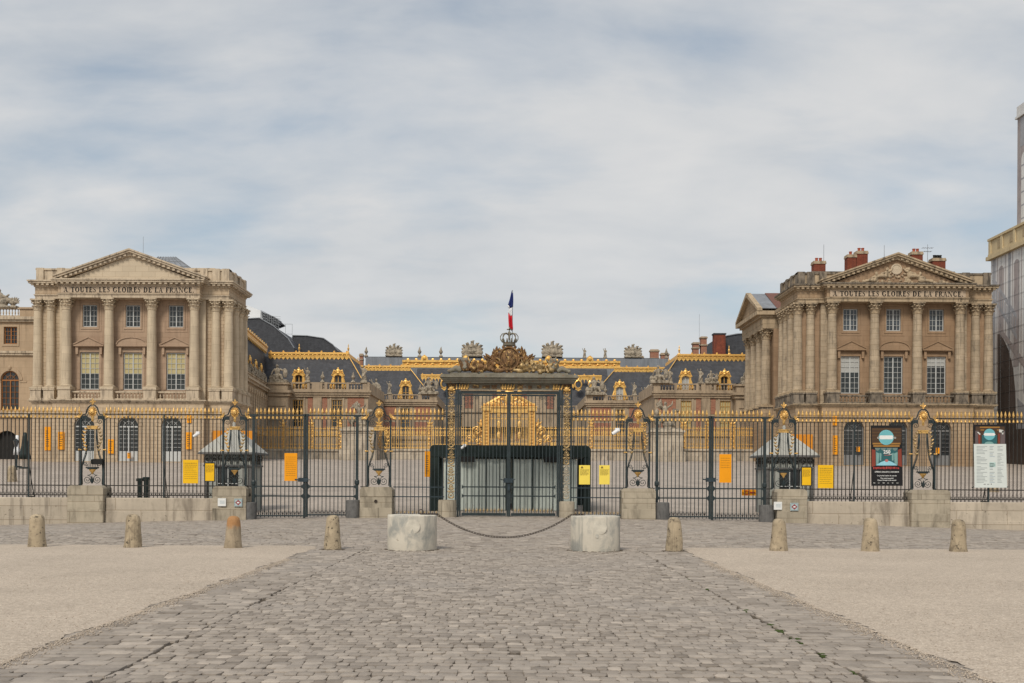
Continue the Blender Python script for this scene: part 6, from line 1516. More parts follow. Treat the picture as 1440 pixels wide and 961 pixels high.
    for k in range(5):
        y = 5.3-k*4.2; b.prism([(y-.6,Z1+1.5),(y+.6,Z1+1.5),(y+.6,Z1+10)]+[(y+.6*math.cos(t),Z1+10+1.1*math.sin(t)) for t in np.linspace(0.1,PI-.1,8)]+[(y-.6,Z1+10)], x0-.012, x0-.004, 'yz')
        for j in range(5): c2.prism([(y-.6,Z1+2.6+j*1.7),(y+.6,Z1+2.6+j*1.7),(y+.6,Z1+2.8+j*1.7),(y-.6,Z1+2.8+j*1.7)], x0-.02, x0-.014, 'yz')
        c2.prism([(y-2.9,Z1+.6),(y-1.3,Z1+.6),(y-1.3,zt_-2),(y-2.9,zt_-2)], x0-.012, x0-.004, 'yz'); c2.prism([(y+.9,Z1+12),(y-.9,Z1+12),(y-.9,zt_-1.7),(y+.9,zt_-1.7)], x0-.012, x0-.004, 'yz')
    b.build('printed_windows', m_tarp, t_); c2.build('printed_stonework', m_tarpg, t_)
chapel()
# ================================================================== STATUES (a few carved types, then copies)
def blob_statue(kind):
    b = MB(); random.seed(kind*13+1)
    if kind == 0:      # standing draped figure
        b.lathe([(.34,-.1),(.36,.2),(.3,.6),(.24,.95),(.27,1.1),(.3,1.35),(.2,1.52),(.09,1.6),(.09,1.68)], seg=12, sy=.75); b.ell((0,-.02,1.82),(.13,.14,.17),8,6)
        b.tube([(.24,0,1.42),(.38,-.1,1.15),(.3,-.25,1.0)],[.1,.085,.06],6); b.tube([(-.24,0,1.42),(-.42,-.05,1.6),(-.5,-.1,1.95)],[.1,.08,.06],6); b.tube([(.2,-.2,.9),(-.1,-.28,.5),(-.2,-.2,.1)],[.1,.1,.12],6); b.box(-.42,.42,-.35,.35,-.35,-.08)
    elif kind == 1:    # seated figure leaning on a shield
        b.ell((0,0,.35),(.6,.45,.4)); b.ell((-.05,.02,.95),(.32,.26,.5)); b.ell((-.08,-.03,1.6),(.16,.17,.2)); b.tube([(.1,-.2,.5),(.45,-.45,.55),(.6,-.5,.05)],[.22,.18,.12],7); b.tube([(-.2,-.2,.5),(-.3,-.5,.5),(-.35,-.5,-.0)],[.22,.18,.12],7)
        b.tube([(.22,0,1.3),(.55,-.1,1.1),(.8,-.15,1.3)],[.12,.1,.08],6); b.ell((.85,-.1,.8),(.28,.12,.55)); b.tube([(-.3,0,1.3),(-.6,-.1,.95),(-.7,-.2,.6)],[.12,.1,.08],6); b.ell((-.7,.05,.3),(.35,.3,.35)); b.box(-1.0,1.1,-.5,.5,-.3,.05)
    elif kind == 2:    # trophy of arms
        b.ell((0,0,.5),(.42,.35,.55)); b.ell((0,-.05,1.15),(.24,.22,.26)); b.ell((0,0,1.45),(.08,.22,.2))
        for a, l_ in ((-1.05,1.0),(-.7,1.25),(-.36,1.3),(0,1.5),(.36,1.3),(.7,1.25),(1.05,1.0)): b.tube([(.3*math.sin(a),.05,.4),(.75*l_*math.sin(a),.05,.4+.75*l_*math.cos(a)),(l_*math.sin(a),.03,.4+l_*math.cos(a)),(1.08*l_*math.sin(a+.1),.03,.4+1.08*l_*math.cos(a+.1))],[.2,.15,.17,.06],7)
        b.ell((-.6,-.1,.4),(.4,.15,.4)); b.ell((.6,-.1,.4),(.4,.15,.4)); b.box(-.9,.9,-.4,.4,-.25,.05)
    elif kind == 3:    # flaming urn
        b.lathe([(.3,-.1),(.3,0),(.14,.1),(.12,.25),(.3,.45),(.36,.75),(.2,.95),(.26,1.0),(.15,1.1)], seg=12); b.ell((0,0,1.22),(.16,.16,.25)); b.ell((.05,0,1.45),(.08,.08,.2)); b.box(-.34,.34,-.34,.34,-.3,-.08)
    else:              # winged group with horse
        b.ell((0,0,.9),(1.0,.5,.55)); b.tube([(.7,0,1.1),(1.05,-.1,1.75),(1.45,-.15,1.7)],[.38,.27,.17],8); b.ell((-.1,-.05,1.75),(.32,.27,.5)); b.ell((-.1,-.1,2.4),(.18,.18,.22)); b.tube([(-.3,0,1.95),(-.8,-.1,2.2),(-1.15,-.1,2.0)],[.14,.11,.08],6)
        b.tube([(.2,0,2.0),(.6,-.2,2.3),(.7,-.2,2.7)],[.13,.1,.07],6)
        for x, y in ((.7,.3),(.75,-.3),(-.7,.3),(-.75,-.3)): b.tube([(x,y,.7),(x*1.15,y,.3),(x*1.05,y,-.3)],[.2,.13,.1],6)
        b.ell((-.95,.1,.75),(.45,.4,.6)); b.ell((-1.1,-.1,1.5),(.25,.22,.35))
        for k in range(4): b.leaf((-.3,.25,1.8),(-1.0+.2*k,.35,2.5+.15*k),.4,.1)
        b.box(-1.4,1.4,-.7,.7,-.45,-.1); b.ell((.2,-.2,.2),(.7,.5,.4))
    return fuse(b, .055, .035, 'statue', kind)
SME = [blob_statue(k) for k in range(5)]
SNAME = ['stone_statue','seated_statue','trophy','stone_urn','statue_group']
def statue(kind, x, y, z, s, lb, grp=None, mat=None, rot=0):
    me = SME[kind] if mat is None else SME[kind].copy()
    o = meshobj(SNAME[kind], me, mat or m_statue); o.location = (x, y, z+.3*s*(.68 if kind == 2 else 1)); o.scale = (s,)*3 if kind != 2 else (s*1.05, s, s*.68); o.rotation_euler = (0,0,rot); return tag(o, lb, 'urn' if kind == 3 else 'statue', grp)

# ================================================================== GILDED ROOF CRESTING AND DORMERS
def cresting(b, p0, p1, z, h=1.15):
    """gilded lead eave: moulding, scalloped fringe and small palmettes from p0 to p1 (xy)"""
    A = Vector((p0[0],p0[1],0)); Bv = Vector((p1[0],p1[1],0)); L = (Bv-A).length; d = (Bv-A)/L; M0 = b.M
    ang = math.atan2(d.y, d.x); b.M = (M0 if M0 is not None else Matrix.Identity(4)) @ Matrix.Translation((p0[0],p0[1],z)) @ Matrix.Rotation(ang,4,'Z')
    b.prism([(-.02,0),(.3,.08),(.42,.3),(.36,.34),(.3,.55),(-.02,.55)][::1], 0, L, 'yz') if False else None
    b.box(0,L,-.36,.1,.22,.42); b.box(0,L,-.26,.1,.42,.5); b.box(0,L,-.2,.1,0,.22); b.box(0,L,-.24,.1,-.16,0)
    n = max(2, round(L/.62)); w = L/n
    for k in range(n):
        x = (k+.5)*w; b.prism([(x-w*.48,-.16),(x+w*.48,-.16),(x+w*.4,-.38),(x+w*.16,-.46),(x,-h*.75 if k % 2 else -h*.58),(x-w*.16,-.46),(x-w*.4,-.38)], -.2, -.08)
        b.ell((x,-.24,.1),(w*.26,.07,.09),6,4)
        if k % 3 == 0: b.leaf((x,-.1,.48),(x,-.1,.78),.3,.08)
    b.M = M0
def finial(b, x, y, z, s=1):
    b.lathe([(.16*s,z),(.22*s,z+.2*s),(.08*s,z+.45*s),(.17*s,z+.8*s),(.2*s,z+1.0*s),(.06*s,z+1.25*s),(.1*s,z+1.5*s),(0,z+1.9*s)], cx=x, cy=y, seg=8)
def dormer(parent, cx, y, z, s=1.0, dark=True):
    """gilded dormer: scrolled jambs, arched top, crowned ornament > window > pane"""
    w, h = .72*s, 2.5*s; b = MB()
    for q in (-1,1):
        b.box(cx+q*w-(.0 if q > 0 else .38*s), cx+q*w+(.38*s if q > 0 else 0), y-.35, y+.4, z, z+h)
        b.tube([(cx+q*(w+.35*s),y-.2,z+h*.75),(cx+q*(w+.5*s),y-.2,z+h*.5),(cx+q*(w+.75*s),y-.2,z+h*.2),(cx+q*(w+.7*s),y-.2,z+.05)],[.14*s,.17*s,.26*s,.2*s],7); b.ell((cx+q*(w+.6*s),y-.25,z+.2*s),(.25*s,.2*s,.25*s),7,5)
    b.box(cx-w-.45*s,cx+w+.45*s,y-.45,y+.4,z-.25*s,z)
    arc = [(cx+(w+.48*s)*math.cos(t), z+h+.75*s*math.sin(t)) for t in np.linspace(0,PI,13)]; arc2 = [(cx+w*.95*math.cos(t), z+h*.92+.38*s*math.sin(t)) for t in np.linspace(0,PI,13)]
    for i in range(12): b.prism([arc2[i],arc[i],arc[i+1],arc2[i+1]], y-.42, y+.4)
    b.tube([(p[0],y-.45,p[1]) for p in arc], .1*s, 5)
    b.ell((cx,y-.4,z+h+.95*s),(.45*s,.28*s,.42*s),9,6); b.ell((cx,y-.5,z+h+.6*s),(.3*s,.15*s,.25*s),7,5); b.ell((cx,y-.35,z+h+1.4*s),(.2*s,.2*s,.25*s),7,5)
    for q in (-1,1): b.tube([(cx+q*.3*s,y-.4,z+h+.8*s),(cx+q*.7*s,y-.4,z+h+1.0*s),(cx+q*1.0*s,y-.4,z+h+.6*s)],[.15*s,.2*s,.12*s],6); b.ell((cx+q*.75*s,y-.4,z+h+1.0*s),(.18*s,.15*s,.2*s),6,5)
    dm = b.build('dormer', m_goldroof, parent, auto=35)
    f = MB(); 
    for a, c, z0, z1 in ((cx-w,cx-w+.14*s,z,z+h+.2*s),(cx+w-.14*s,cx+w,z,z+h+.2*s),(cx-.08*s,cx+.08*s,z,z+h+.2*s),(cx-w+.14*s,cx-.08*s,z+h*.5,z+h*.5+.08*s),(cx+.08*s,cx+w-.14*s,z+h*.5,z+h*.5+.08*s),(cx-w+.14*s,cx+w-.14*s,z+h+.02*s,z+h+.2*s)): f.box(a,c,y-.12,y-.04,z0,z1)
    fo = f.build('window', m_goldframe if dark else m_frame, dm); MB().box(cx-w,cx+w,y-.03,y+.05,z,z+h+.25*s).build('pane', m_glass if dark else m_blindg, dm)
def oculus(parent, cx, y, z, r):
    b = MB(); b.M = Matrix.Translation((cx,y,z)) @ Matrix.Rotation(PI/2,4,'X') @ Matrix.Diagonal((1,1.25,1,1)); b.lathe([(r,-.3),(r,.2),(r*1.2,.32),(r*1.5,.25),(r*1.55,-.3)], seg=18); b.M = None
    b.ell((cx,y-.2,z+r*1.9),(r*.6,.2,r*.45),7,5); b.prism([(cx-r*1.3,z-r*1.7),(cx+r*1.3,z-r*1.7),(cx+r*.6,z-r*2.1),(cx,z-r*2.6),(cx-r*.6,z-r*2.1)], y-.25, y+.2); dm = b.build('dormer', m_goldroof, parent, auto=35)
    b = MB(); b.M = Matrix.Translation((cx,y-.05,z)) @ Matrix.Rotation(PI/2,4,'X') @ Matrix.Diagonal((1,1.25,1,1)); b.lathe([(r,-.05),(r,0),(0,0.01)], seg=18); b.build('pane', m_glassb, dm)

# ================================================================== BRICK AND STONE FACADES FACING THE CAMERA
def brick_facade(t_, x0, x1, y, zc, wins, panels, wm=m_goldframe, gl=m_glass):
    """stone wall with brick fields, windows at wins (cx); zc = cornice height"""
    ops = []
    for cx in wins: ops += [(cx, 1.5, zc-5.2, zc-1.3, False), (cx, 1.6, zc-10, zc-6.9, False)]
    ops = [o for o in ops if o[2] > .1]
    b = MB(); wall_panel(b, x0, x1, -1, zc, y, .35, ops); b.build('wall', m_stone_c, t_)
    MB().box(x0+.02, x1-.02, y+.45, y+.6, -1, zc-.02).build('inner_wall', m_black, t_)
    for o in ops: window(t_, o[0], o[1]-.04, o[2]+.02, o[3]-.02, y+.12, 4, 5, wm, gl, thin=.045)
    for (a, c) in panels:
        for z0, z1 in ((zc-3.2,zc-1.0),(zc-5.6,zc-3.5),(zc-10,zc-6.9)):
            if z0 > 0: MB().box(a, c, y-.05, y-.003, z0, z1).build('brick_field', m_brick, t_)
    for cx in wins:
        for o in (zc-5.2, zc-10):
            if o <= 0: continue
            b = MB(); b.box(cx-1.05,cx-.8,y-.1,y,o-.1,o+4.2 if o > zc-7 else o+3.4); b.box(cx+.8,cx+1.05,y-.1,y,o-.1,o+4.2 if o > zc-7 else o+3.4); b.box(cx-1.1,cx+1.1,y-.14,y,o-.35,o-.1); b.build('window_surround', m_stone_c, t_)
    b = MB(); b.box(x0-.2,x1+.2,y-.25,y+.3,zc-.9,zc-.6); b.box(x0-.5,x1+.5,y-.55,y+.3,zc-.28,zc-.0); b.box(x0-.35,x1+.35,y-.4,y+.3,zc-.6,zc-.28); b.box(x0,x1,y-.2,y,zc-6.4,zc-6.0); b.build('cornice', m_stone_c, t_)
def mansard(t_, x0, x1, y0, y1, z0, z1, hl, hr, dy):
    """slate slope rising back by dy; hl/hr = horizontal inset of left/right hips"""
    b = MB(); b.add([(x0,y0,z0),(x1,y0,z0),(x1,y1,z0),(x0,y1,z0),(x0+hl,y0+dy,z1),(x1-hr,y0+dy,z1),(x1-hr,y1-.5,z1),(x0+hl,y1-.5,z1)], [(0,1,5,4),(1,2,6,5),(2,3,7,6),(3,0,4,7),(4,5,6,7)]); b.build('roof', m_slate, t_)
def palace_step(sgn):
    side = 'left' if sgn < 0 else 'right'
    # --- step 1: Z 185, |X| 24.5..39 ---------------------------------------------------------------
    Y1 = 152.0; zg = ground_z(0, Y1); t_ = thing('brick_wing', f'nearer brick wing with two gilded dormers, next to the {"pavilion with yellow blinds" if sgn < 0 else "clock disc pavilion"}', 'building', (sgn*32, Y1, zg), 0, 'brick wings of the inner court'); o = sgn*32
    def X_(px, py=520, Z=Y1): return WX(px, Z, py)-o
    def H(py, px, Z=Y1): return WZ(py, Z, px)-zg
    if sgn < 0: xi, xo, wins, dms, top, cor = X_(518), X_(405), [X_(419,570), X_(474,570)], [X_(419), X_(474.5)], H(538.5,460), H(549.5,460)
    else: xi, xo, wins, dms, top, cor = X_(921), X_(1040), [X_(1020,570), X_(965,570)], [X_(1020), X_(965)], H(540,980), H(551,980)
    a, c = min(xi,xo), max(xi,xo)
    pn = [(wins[0]+1.4*(1), wins[1]-1.4)] if wins[0] < wins[1] else [(wins[1]+1.4, wins[0]-1.4)]
    pn = [(pn[0][0], (pn[0][0]+pn[0][1])/2-.7), ((pn[0][0]+pn[0][1])/2+.7, pn[0][1]), (a+.5, min(wins)-1.5), (max(wins)+1.5, c-.6)]
    pn = [p for p in pn if p[1]-p[0] > .3]
    brick_facade(t_, a, c, 0, cor, wins, pn, gl=m_glass if sgn < 0 else m_blind)
    b = MB(); mid = sum(wins)/2; b.box(mid-.6,mid+.6,-.18,0,cor-6.4,cor-.9); b.build('pilaster', m_stone_c, t_)
    balustrade(t_, a-.3, c+.3, -.2, cor, top-cor, m_stone_c, [(a+.25,1.0),(mid,1.5),(c-.25,1.0)] + [(w_+q*1.55,.4) for w_ in wins for q in (-1,1)], step=.42)
    # side return facing the court axis
    b = MB(); xs = xi; b.box(min(xs,xs-sgn*.0)-.02, max(xs,xs)+.02, .0, 18, -1, cor); b.box(xs-.3,xs+.3,.3,18,cor-.4,cor); b.build('side_wall', m_stone_c, t_)
    b = MB(); b.box(min(xs+sgn*.2,xs-sgn*.25),max(xs+sgn*.2,xs-sgn*.25),.3,17,cor,top); b.build('side_parapet', m_stone_c, t_)
    zr = H(501,450,157) if sgn < 0 else H(503.5,1000,157); xr = X_(490,500,157) if sgn < 0 else X_(953,503,157); ins = abs(xr-xi)
    OUT = 60
    mansard(t_, a if sgn > 0 else -OUT, c if sgn < 0 else OUT, .8, 18, cor-.5, zr, ins if sgn > 0 else 1, ins if sgn < 0 else 1, 5.0)
    b = MB(); cresting(b, (xr, 5.6) if sgn > 0 else (WX(378,157.6,490)-o, 5.6), (OUT-5, 5.6) if sgn > 0 else (xr, 5.6), zr+.1, 1.05); 
    for px in ((421,490) if sgn < 0 else (1025, 955)): finial(b, X_(px,490,157.5), 5.4, zr+.4, .8)
    b.tube([(xr,5.5,zr),(xi,.8,cor)], .07, 5); b.build('gilded_cresting', m_goldroof, t_)
    b = MB(); b.box(xr if sgn > 0 else xr-.5, xr+.4 if sgn > 0 else xr, 5.8, 17.5, zr-.1, zr+.5); b.build('gilded_return', m_goldroof, t_)
    for k, d in enumerate(dms): dormer(t_, d, .9, cor+.3, .74, dark=not (sgn > 0 and k == 1))
    # corner block standing forward, at the outer end
    xb0, xb1 = (X_(374,560,150.5), X_(406,560,150.5)) if sgn < 0 else (X_(1034,560,150.5), X_(1075,560,150.5)); cz = H(549.5,390,150.5) if sgn < 0 else H(553,1050,150.5); tz = H(538.5,390,150.5) if sgn < 0 else H(541,1050,150.5)
    b = MB(); b.box(xb0, xb1, -2, 3, -1, cz); b.build('corner_block', m_stone_c, t_); b = MB(); b.box(xb0-.5,xb1+.5,-2.5,3,cz-.35,cz); b.box(xb0-.25,xb1+.25,-2.25,3,cz-.8,cz-.352); b.box(xb0+.1,xb1-.1,-1.9,3,cz,tz); b.box(xb0-.1,xb1+.1,-2.1,3,tz-.25,tz)
    for k in range(4): b.box(xb0+.4,xb1-.4,-2.12,-2.0,cz-2.2-k*1.0,cz-1.5-k*1.0)
    b.build('corner_cornice', m_stone_c, t_)
    statue(1, o+(xb0+xb1)/2, Y1-1.2, zg+tz, 1.25, f'seated carved figure on the outer corner of the {side} nearer brick wing', 'carved figures on the palace balustrades')
    for j, (px, k, s_) in enumerate(((433,0,1.15),(454,3,1.0),(497,3,1.0),(512,0,1.35)) if sgn < 0 else ((1000,1,1.1),(985,0,1.15),(942,0,1.15),(926,1,1.5))):
        statue(k, WX(px,Y1,530), Y1-.2, zg+top, s_*.82, f'{"urn" if k == 3 else "carved figure"} on the {side} nearer brick wing balustrade, {ordw(j)} counted from its outer end', 'carved figures on the palace balustrades')
    # --- step 2: Z 201, |X| 14.4..24 ----------------------------------------------------------------
    Y2 = 175.0; zg = ground_z(0, Y2); t_ = thing('brick_wing', f'farther brick wing with a single gilded dormer, on the {"yellow blinds" if sgn < 0 else "clock disc"} side of the gate', 'building', (sgn*20, Y2, zg), 0, 'brick wings of the inner court'); o = sgn*20
    def X_(px, py=540, Z=Y2): return WX(px, Z, py)-o
    def H(py, px, Z=Y2): return WZ(py, Z, px)-zg
    if sgn < 0: xi, xo, wins, dms, top, cor = X_(612), X_(505), [X_(570,580)], [X_(570)], H(555,570), H(563.5,570)
    else: xi, xo, wins, dms, top, cor = X_(826), X_(935), [X_(872,580)], [X_(872)], H(556.5,872), H(565,872)
    a, c = min(xi,xo), max(xi,xo); brick_facade(t_, a, c, 0, cor, wins, [(a+.6,wins[0]-1.5),(wins[0]+1.5,c-.8)], gl=m_glassb)
    balustrade(t_, a-.3, c+.3, -.2, cor, top-cor, m_stone_c, [(a+.3,1.2),(c-.3,1.2),(wins[0]-2.4,.7),(wins[0]+2.4,.7)], step=.42)
    b = MB(); b.box(xi-.02, xi+.02, 0, 22, -1, cor); b.box(xi-.3,xi+.3,.3,22,cor-.4,cor); b.build('side_wall', m_stone_c, t_); b = MB(); b.box(xi-.25,xi+.25,.3,22,cor,top); b.build('side_parapet', m_stone_c, t_)
    zr = H(519,540,180) if sgn < 0 else H(521,900,180); xr = X_(577,519,180) if sgn < 0 else X_(864,521,180); ins = abs(xr-xi)
    mansard(t_, a-8 if sgn < 0 else a, c if sgn < 0 else c+8, .8, 24, cor-.5, zr, ins if sgn > 0 else 1, ins if sgn < 0 else 1, 4.8)
    b = MB(); e = (X_(500,519,180) if sgn < 0 else X_(950,521,180)); cresting(b, (min(e,xr), 5.6), (max(e,xr), 5.6), zr+.1, 1.15)
    finial(b, X_(503,510,180) if sgn < 0 else X_(941,510,180), 5.3, zr+.4, .9); b.tube([(xr,5.4,zr),(xi,.8,cor)], .07, 5); b.build('gilded_cresting', m_goldroof, t_)
    dormer(t_, dms[0], .9, cor+.3, .82, dark=sgn < 0)
    for j, (px, k, s_) in enumerate(((548,0,1.1),(591,3,1.0),(604,1,1.6),(522,1,2.0),(531,0,1.9)) if sgn < 0 else ((892,0,1.1),(851,3,1.0),(836,1,1.7),(916,1,2.1),(905,0,1.3))):
        statue(k, WX(px,Y2,540), Y2-.2-(1.5 if j > 2 else 0), zg+top-(1.3 if j > 2 else 0), s_*.86, f'{"urn" if k == 3 else "carved figure"} on the {side} farther brick wing balustrade, number {j+1} in its row of five', 'carved figures on the palace balustrades')
palace_step(-1); palace_step(1)

# --- receding left wing between the pavilion and the corner block
def left_wing():
    A = Vector((-32.9,131)); Bv = Vector((-34.6,150.4)); d = Bv-A; L = d.length; ang = math.atan2(d.y, d.x); zg = 4.0
    t_ = thing('court_wing', 'long stone wing with pilasters running back from the left pavilion', 'building', (A.x, A.y, zg), ang); cz = WZ(547.5,150.4,375)-zg
    b = MB(); b.box(0, L, 0, 9, -1, cz); b.build('wall', m_wall_l, t_)
    n = 10
    for k in range(n): x = (k+.5)*L/n; b = MB(); b.box(x-.3, x+.3, -.34, 0, 1, cz-1.0); b.box(x-.38, x+.38, -.42, 0, cz-1.6, cz-1.0); b.box(x-.38, x+.38, -.42, 0, 1, 1.6); b.build('pilaster', m_pav_l, t_)
    for k in range(n-1):
        x = (k+1)*L/n; b = MB(); b.box(x-.5,x+.5,-.05,-.003,4.6,8.2); fo = b.build('window', m_frame, t_); MB().box(x-.4,x+.4,-.09,-.052,4.7,8.1).build('pane', m_glass, fo)
    b = MB()
    for z0, z1, o in ((cz-1.0,cz-.5,.1),(cz-.5,cz-.2,.5),(cz-.2,cz,.75),(3.4,3.8,.35)): b.box(0,L,-o,.3,z0,z1)
    b.build('cornice', m_trim_l, t_)
    b = MB(); b.box(0,L,-.15,.4,cz,cz+.75); b.box(0,L,-.28,.5,cz+.6,cz+.8); b.build('parapet', m_trim_l, t_)
    zr = WZ(492,157,378)-zg; L2 = L+7
    b = MB(); b.add([(0,.5,cz),(L2,.5,cz),(L2,9,cz),(0,9,cz),(0,1.2,zr),(L2,1.2,zr),(L2,9,zr),(0,9,zr)], [(0,1,5,4),(1,2,6,5),(3,0,4,7),(4,5,6,7)]); b.build('roof', m_slate, t_)
    b = MB(); cresting(b, (0,1.0), (L2,1.0), zr+.1, 1.05); b.build('gilded_cresting', m_goldroof, t_)
    for k in range(4): dormer(t_, 3+k*5, .8, cz+.6, .7)
    u = d.normalized(); nrm = Vector((u.y, -u.x))
    for k in range(10):
        p = A + u*(L*(k+.5)/10); statue(2 if k % 2 else 1, p.x+.05, p.y, zg+cz+.75, .8, f'carved trophy on the parapet of the receding left court wing, {ordw(k)} counted from the pavilion', 'carved trophies on the receding left wing', rot=ang)
left_wing()

# --- central range at the back of the court
def centre():
    Y3 = 203.0; zg = ground_z(0, Y3); t_ = thing('central_range', 'central brick and stone range with two gilded roof lines behind the gate', 'building', (0, Y3, zg))
    X_ = lambda px, py=540, Z=Y3: WX(px, Z, py); H = lambda py, Z=Y3: WZ(py, Z, 718)-zg
    cor, top = H(579), H(570.5); wins = [X_(px) for px in (634, 652, 672, 692, 716, 740, 760, 780, 800)]; brick_facade(t_, X_(590), X_(848), 0, cor, wins, [(wins[i]+1.3, wins[i+1]-1.3) for i in range(8) if wins[i+1]-wins[i] > 2.8], gl=m_glassb)
    balustrade(t_, X_(590), X_(848), -.2, cor, top-cor, m_stone_c, [(w_+1.5,.6) for w_ in wins], step=.42)
    xa_, xb_ = X_(650,560,202), X_(783,560,202); za_ = H(548,202)   # taller middle with its own attic storey
    b = MB(); b.box(xa_, xb_, -1.2, 4, cor-3, za_); b.build('attic_storey', m_stone_c, t_)
    b = MB(); b.box(xa_-.3, xb_+.3, -1.6, 4, za_-.3, za_+.1); b.box(xa_-.2, xb_+.2, -1.45, 4, cor-.3, cor); b.build('attic_cornice', m_stone_c, t_)
    nn = 7
    for k in range(nn):
        xx = xa_+(xb_-xa_)*(k+.5)/nn; MB().box(xx-.75, xx+.75, -1.26, -1.203, cor+.5, za_-.7).build('brick_field' if k % 2 == 0 else 'stone_relief', m_brick if k % 2 == 0 else m_pav_l, t_)
    zl = H(540); b = MB(); x0, x1 = X_(580), X_(860); b.add([(x0,.8,cor-.4),(x1,.8,cor-.4),(x1,5.5,zl),(x0,5.5,zl)], [(0,1,2,3)]); b.add([(x0,5.6,zl),(x1,5.6,zl),(x1,10,H(519,213)),(x0,10,H(519,213))], [(0,1,2,3)]); b.add([(x0,.8,cor-.4),(x0,5.5,zl),(x0,10,zl),(x0,10,cor-.4)],[(0,1,2,3)]); b.build('roof', m_slate, t_)
    b = MB(); cresting(b, (X_(592,540,208), 5.0), (X_(846,540,208), 5.0), H(531,208), 1.5)
    for px in (604,627,650,690,740,780,806,830): x = X_(px,545,207.5); b.ell((x,4.7,H(539,207.5)),(.45,.25,.7),8,6); b.prism([(x-.5,H(540,207.5)),(x+.5,H(540,207.5)),(x,H(546,207.5))],4.5,4.9)
    b.build('gilded_cresting', m_goldroof, t_)
    for px in (813, 625): oculus(t_, X_(px,541,206), 2.6, H(541,206), .5)
    zu = H(518,214); zt_ = H(507.5,214); b = MB(); b.box(X_(566,510,214), X_(872,510,214), 10.6, 11.2, zu, zu+.5); b.box(X_(566,510,214), X_(872,510,214), 10.9, 11.4, zu+.5, zt_-.4); b.box(X_(566,510,214), X_(872,510,214), 10.5, 11.4, zt_-.4, zt_)
    random.seed(6); n = 26
    for k in range(n):
        x = X_(568,510,214)+(X_(870,510,214)-X_(568,510,214))*(k+.5)/n; big = k % 5 == 2
        b.ell((x,10.75,zu+.75),(.4,.2,.24),8,5); b.tube([(x-.65,10.8,zt_-.2),(x-.35,10.8,zu+.6),(x+.35,10.8,zu+.6),(x+.65,10.8,zt_-.2)], .09, 5)
        if big: b.prism([(x-.75,zt_),(x+.75,zt_),(x+.55,zt_+.7),(x,zt_+1.1),(x-.55,zt_+.7)],10.5,11.1); b.ell((x,10.4,zt_+.4),(.4,.2,.4),7,5)
        else: b.ell((x,10.8,zt_+.15),(.3,.2,.25),6,4)
    b.build('gilded_frieze', m_goldroof, t_)
    zz_ = H(503.5,222); b = MB(); b.box(X_(514,505,222), X_(940,505,222), 19, 24, zu-4, zz_); b.box(X_(590,505,222)-.3, X_(590,505,222)+.3, 19.5,20.2,zu,zz_+.6) if False else None; b.build('lead_ridge', m_lead, t_)
    b = MB(); b.box(X_(514,505,222)-.3, X_(925,505,222)+.3, 19.7, 24, zz_, zz_+.18); b.build('ridge_cap', m_slate, t_)
    for j, (px, k, s_) in enumerate(((515,3,1.2),(590,3,1.25),(620,3,1.25),(822,0,1.0),(851,0,1.0),(937,3,1.2))):
        statue(k, WX(px,223,500), 223, zg+zz_+.2, s_*.9, f'{"urn" if k == 3 else "little statue"} on the far ridge of the central range, {ordw(j)} counted from the left', 'ornaments on the far ridge')
    for j, (px, s_, lb) in enumerate(((664,2.5,'carved trophy standing on the far ridge left of the crowned crest'),(776.5,2.5,'carved trophy standing on the far ridge right of the crowned crest'),(554,2.0,'carved trophy beside a chimney on the far left ridge'),(890,2.1,'carved trophy beside a chimney on the far right ridge'))):
        statue(2, WX(px,222.5,500), 222.5, zg+zz_+.1, s_*.9, lb, 'trophies on the far ridge')
    for px, py, w_, hb, lb in ((560.5,489,6.5,504,'brick chimney with statue top on the far left ridge'),(507.5,497,6,507,'short dark chimney at the left end of the far ridge'),(921,491,14,508,'broad brick chimney near the right end of the far ridge'),(935.5,496,13,508,'low brick chimney at the right end of the far ridge'),(902,500,8,506,'small stone chimney beside the right trophy on the far ridge')):
        Zc = 224; x = WX(px,Zc,500); z0 = zg+zz_-1.5; h = WZ(py,Zc,px)-z0; w2 = w_*Zc/F/2; tt = thing('chimney_stack', lb, 'chimney', (x,Zc+1,z0)); MB().box(-w2*.85,w2*.85,-.6,.6,0,h-.5).build('stack', m_brick, tt); b = MB(); b.box(-w2,w2,-.75,.75,h-.5,h-.22); b.box(-w2*.8,w2*.8,-.5,.5,h-.22,h); b.box(-w2,w2,-.7,.7,h*.45,h*.45+.25); b.build('chimney_cap', m_stone_c, tt)
    # flag pole on the ridge with a limp flag
    Zf = 249; x = WX(720.5,Zf,440); z0 = zg+zz_; zt2 = WZ(409,Zf,720); t2 = thing('flagpole', 'flagpole with a limp blue, white and red flag above the crowned crest', 'flag', (x,Zf,z0)); h = zt2-z0
    b = MB(); b.lathe([(.12,0),(.1,h*.6),(.07,h),(.11,h+.05),(0,h+.2)], seg=8); b.build('pole', m_scaff, t2)
    zs = [WZ(p,Zf,720)-z0 for p in (412,432.5,444,464)]
    for k, (nm, mt) in enumerate((('blue_stripe',m_blueflag),('white_stripe',m_whiteflag),('red_stripe',m_redflag))):
        b = MB(); n = 18; rows = 6; vs = []; fs = []
        for j in range(rows+1):
            t = j/rows; zz2 = zs[k]+(zs[k+1]-zs[k])*t; g = (zs[0]-zz2)/(zs[0]-zs[3]); wd = .35 + (1.15*min(1, g*2.2) if g < .45 else .75)
            for i in range(n+1):
                u = i/n; xx = -wd*u*.9+.12+.08*math.sin(g*7); yy = .28*math.sin(u*13+g*3)*min(1,.3+g); vs.append((xx, -.15+yy, zz2+(u*.9*(1 if k < 2 else .3) if False else -.55*u*math.sin(u*5))))
        for j in range(rows):
            for i in range(n): a_ = j*(n+1)+i; fs.append((a_,a_+1,a_+n+2,a_+n+1))
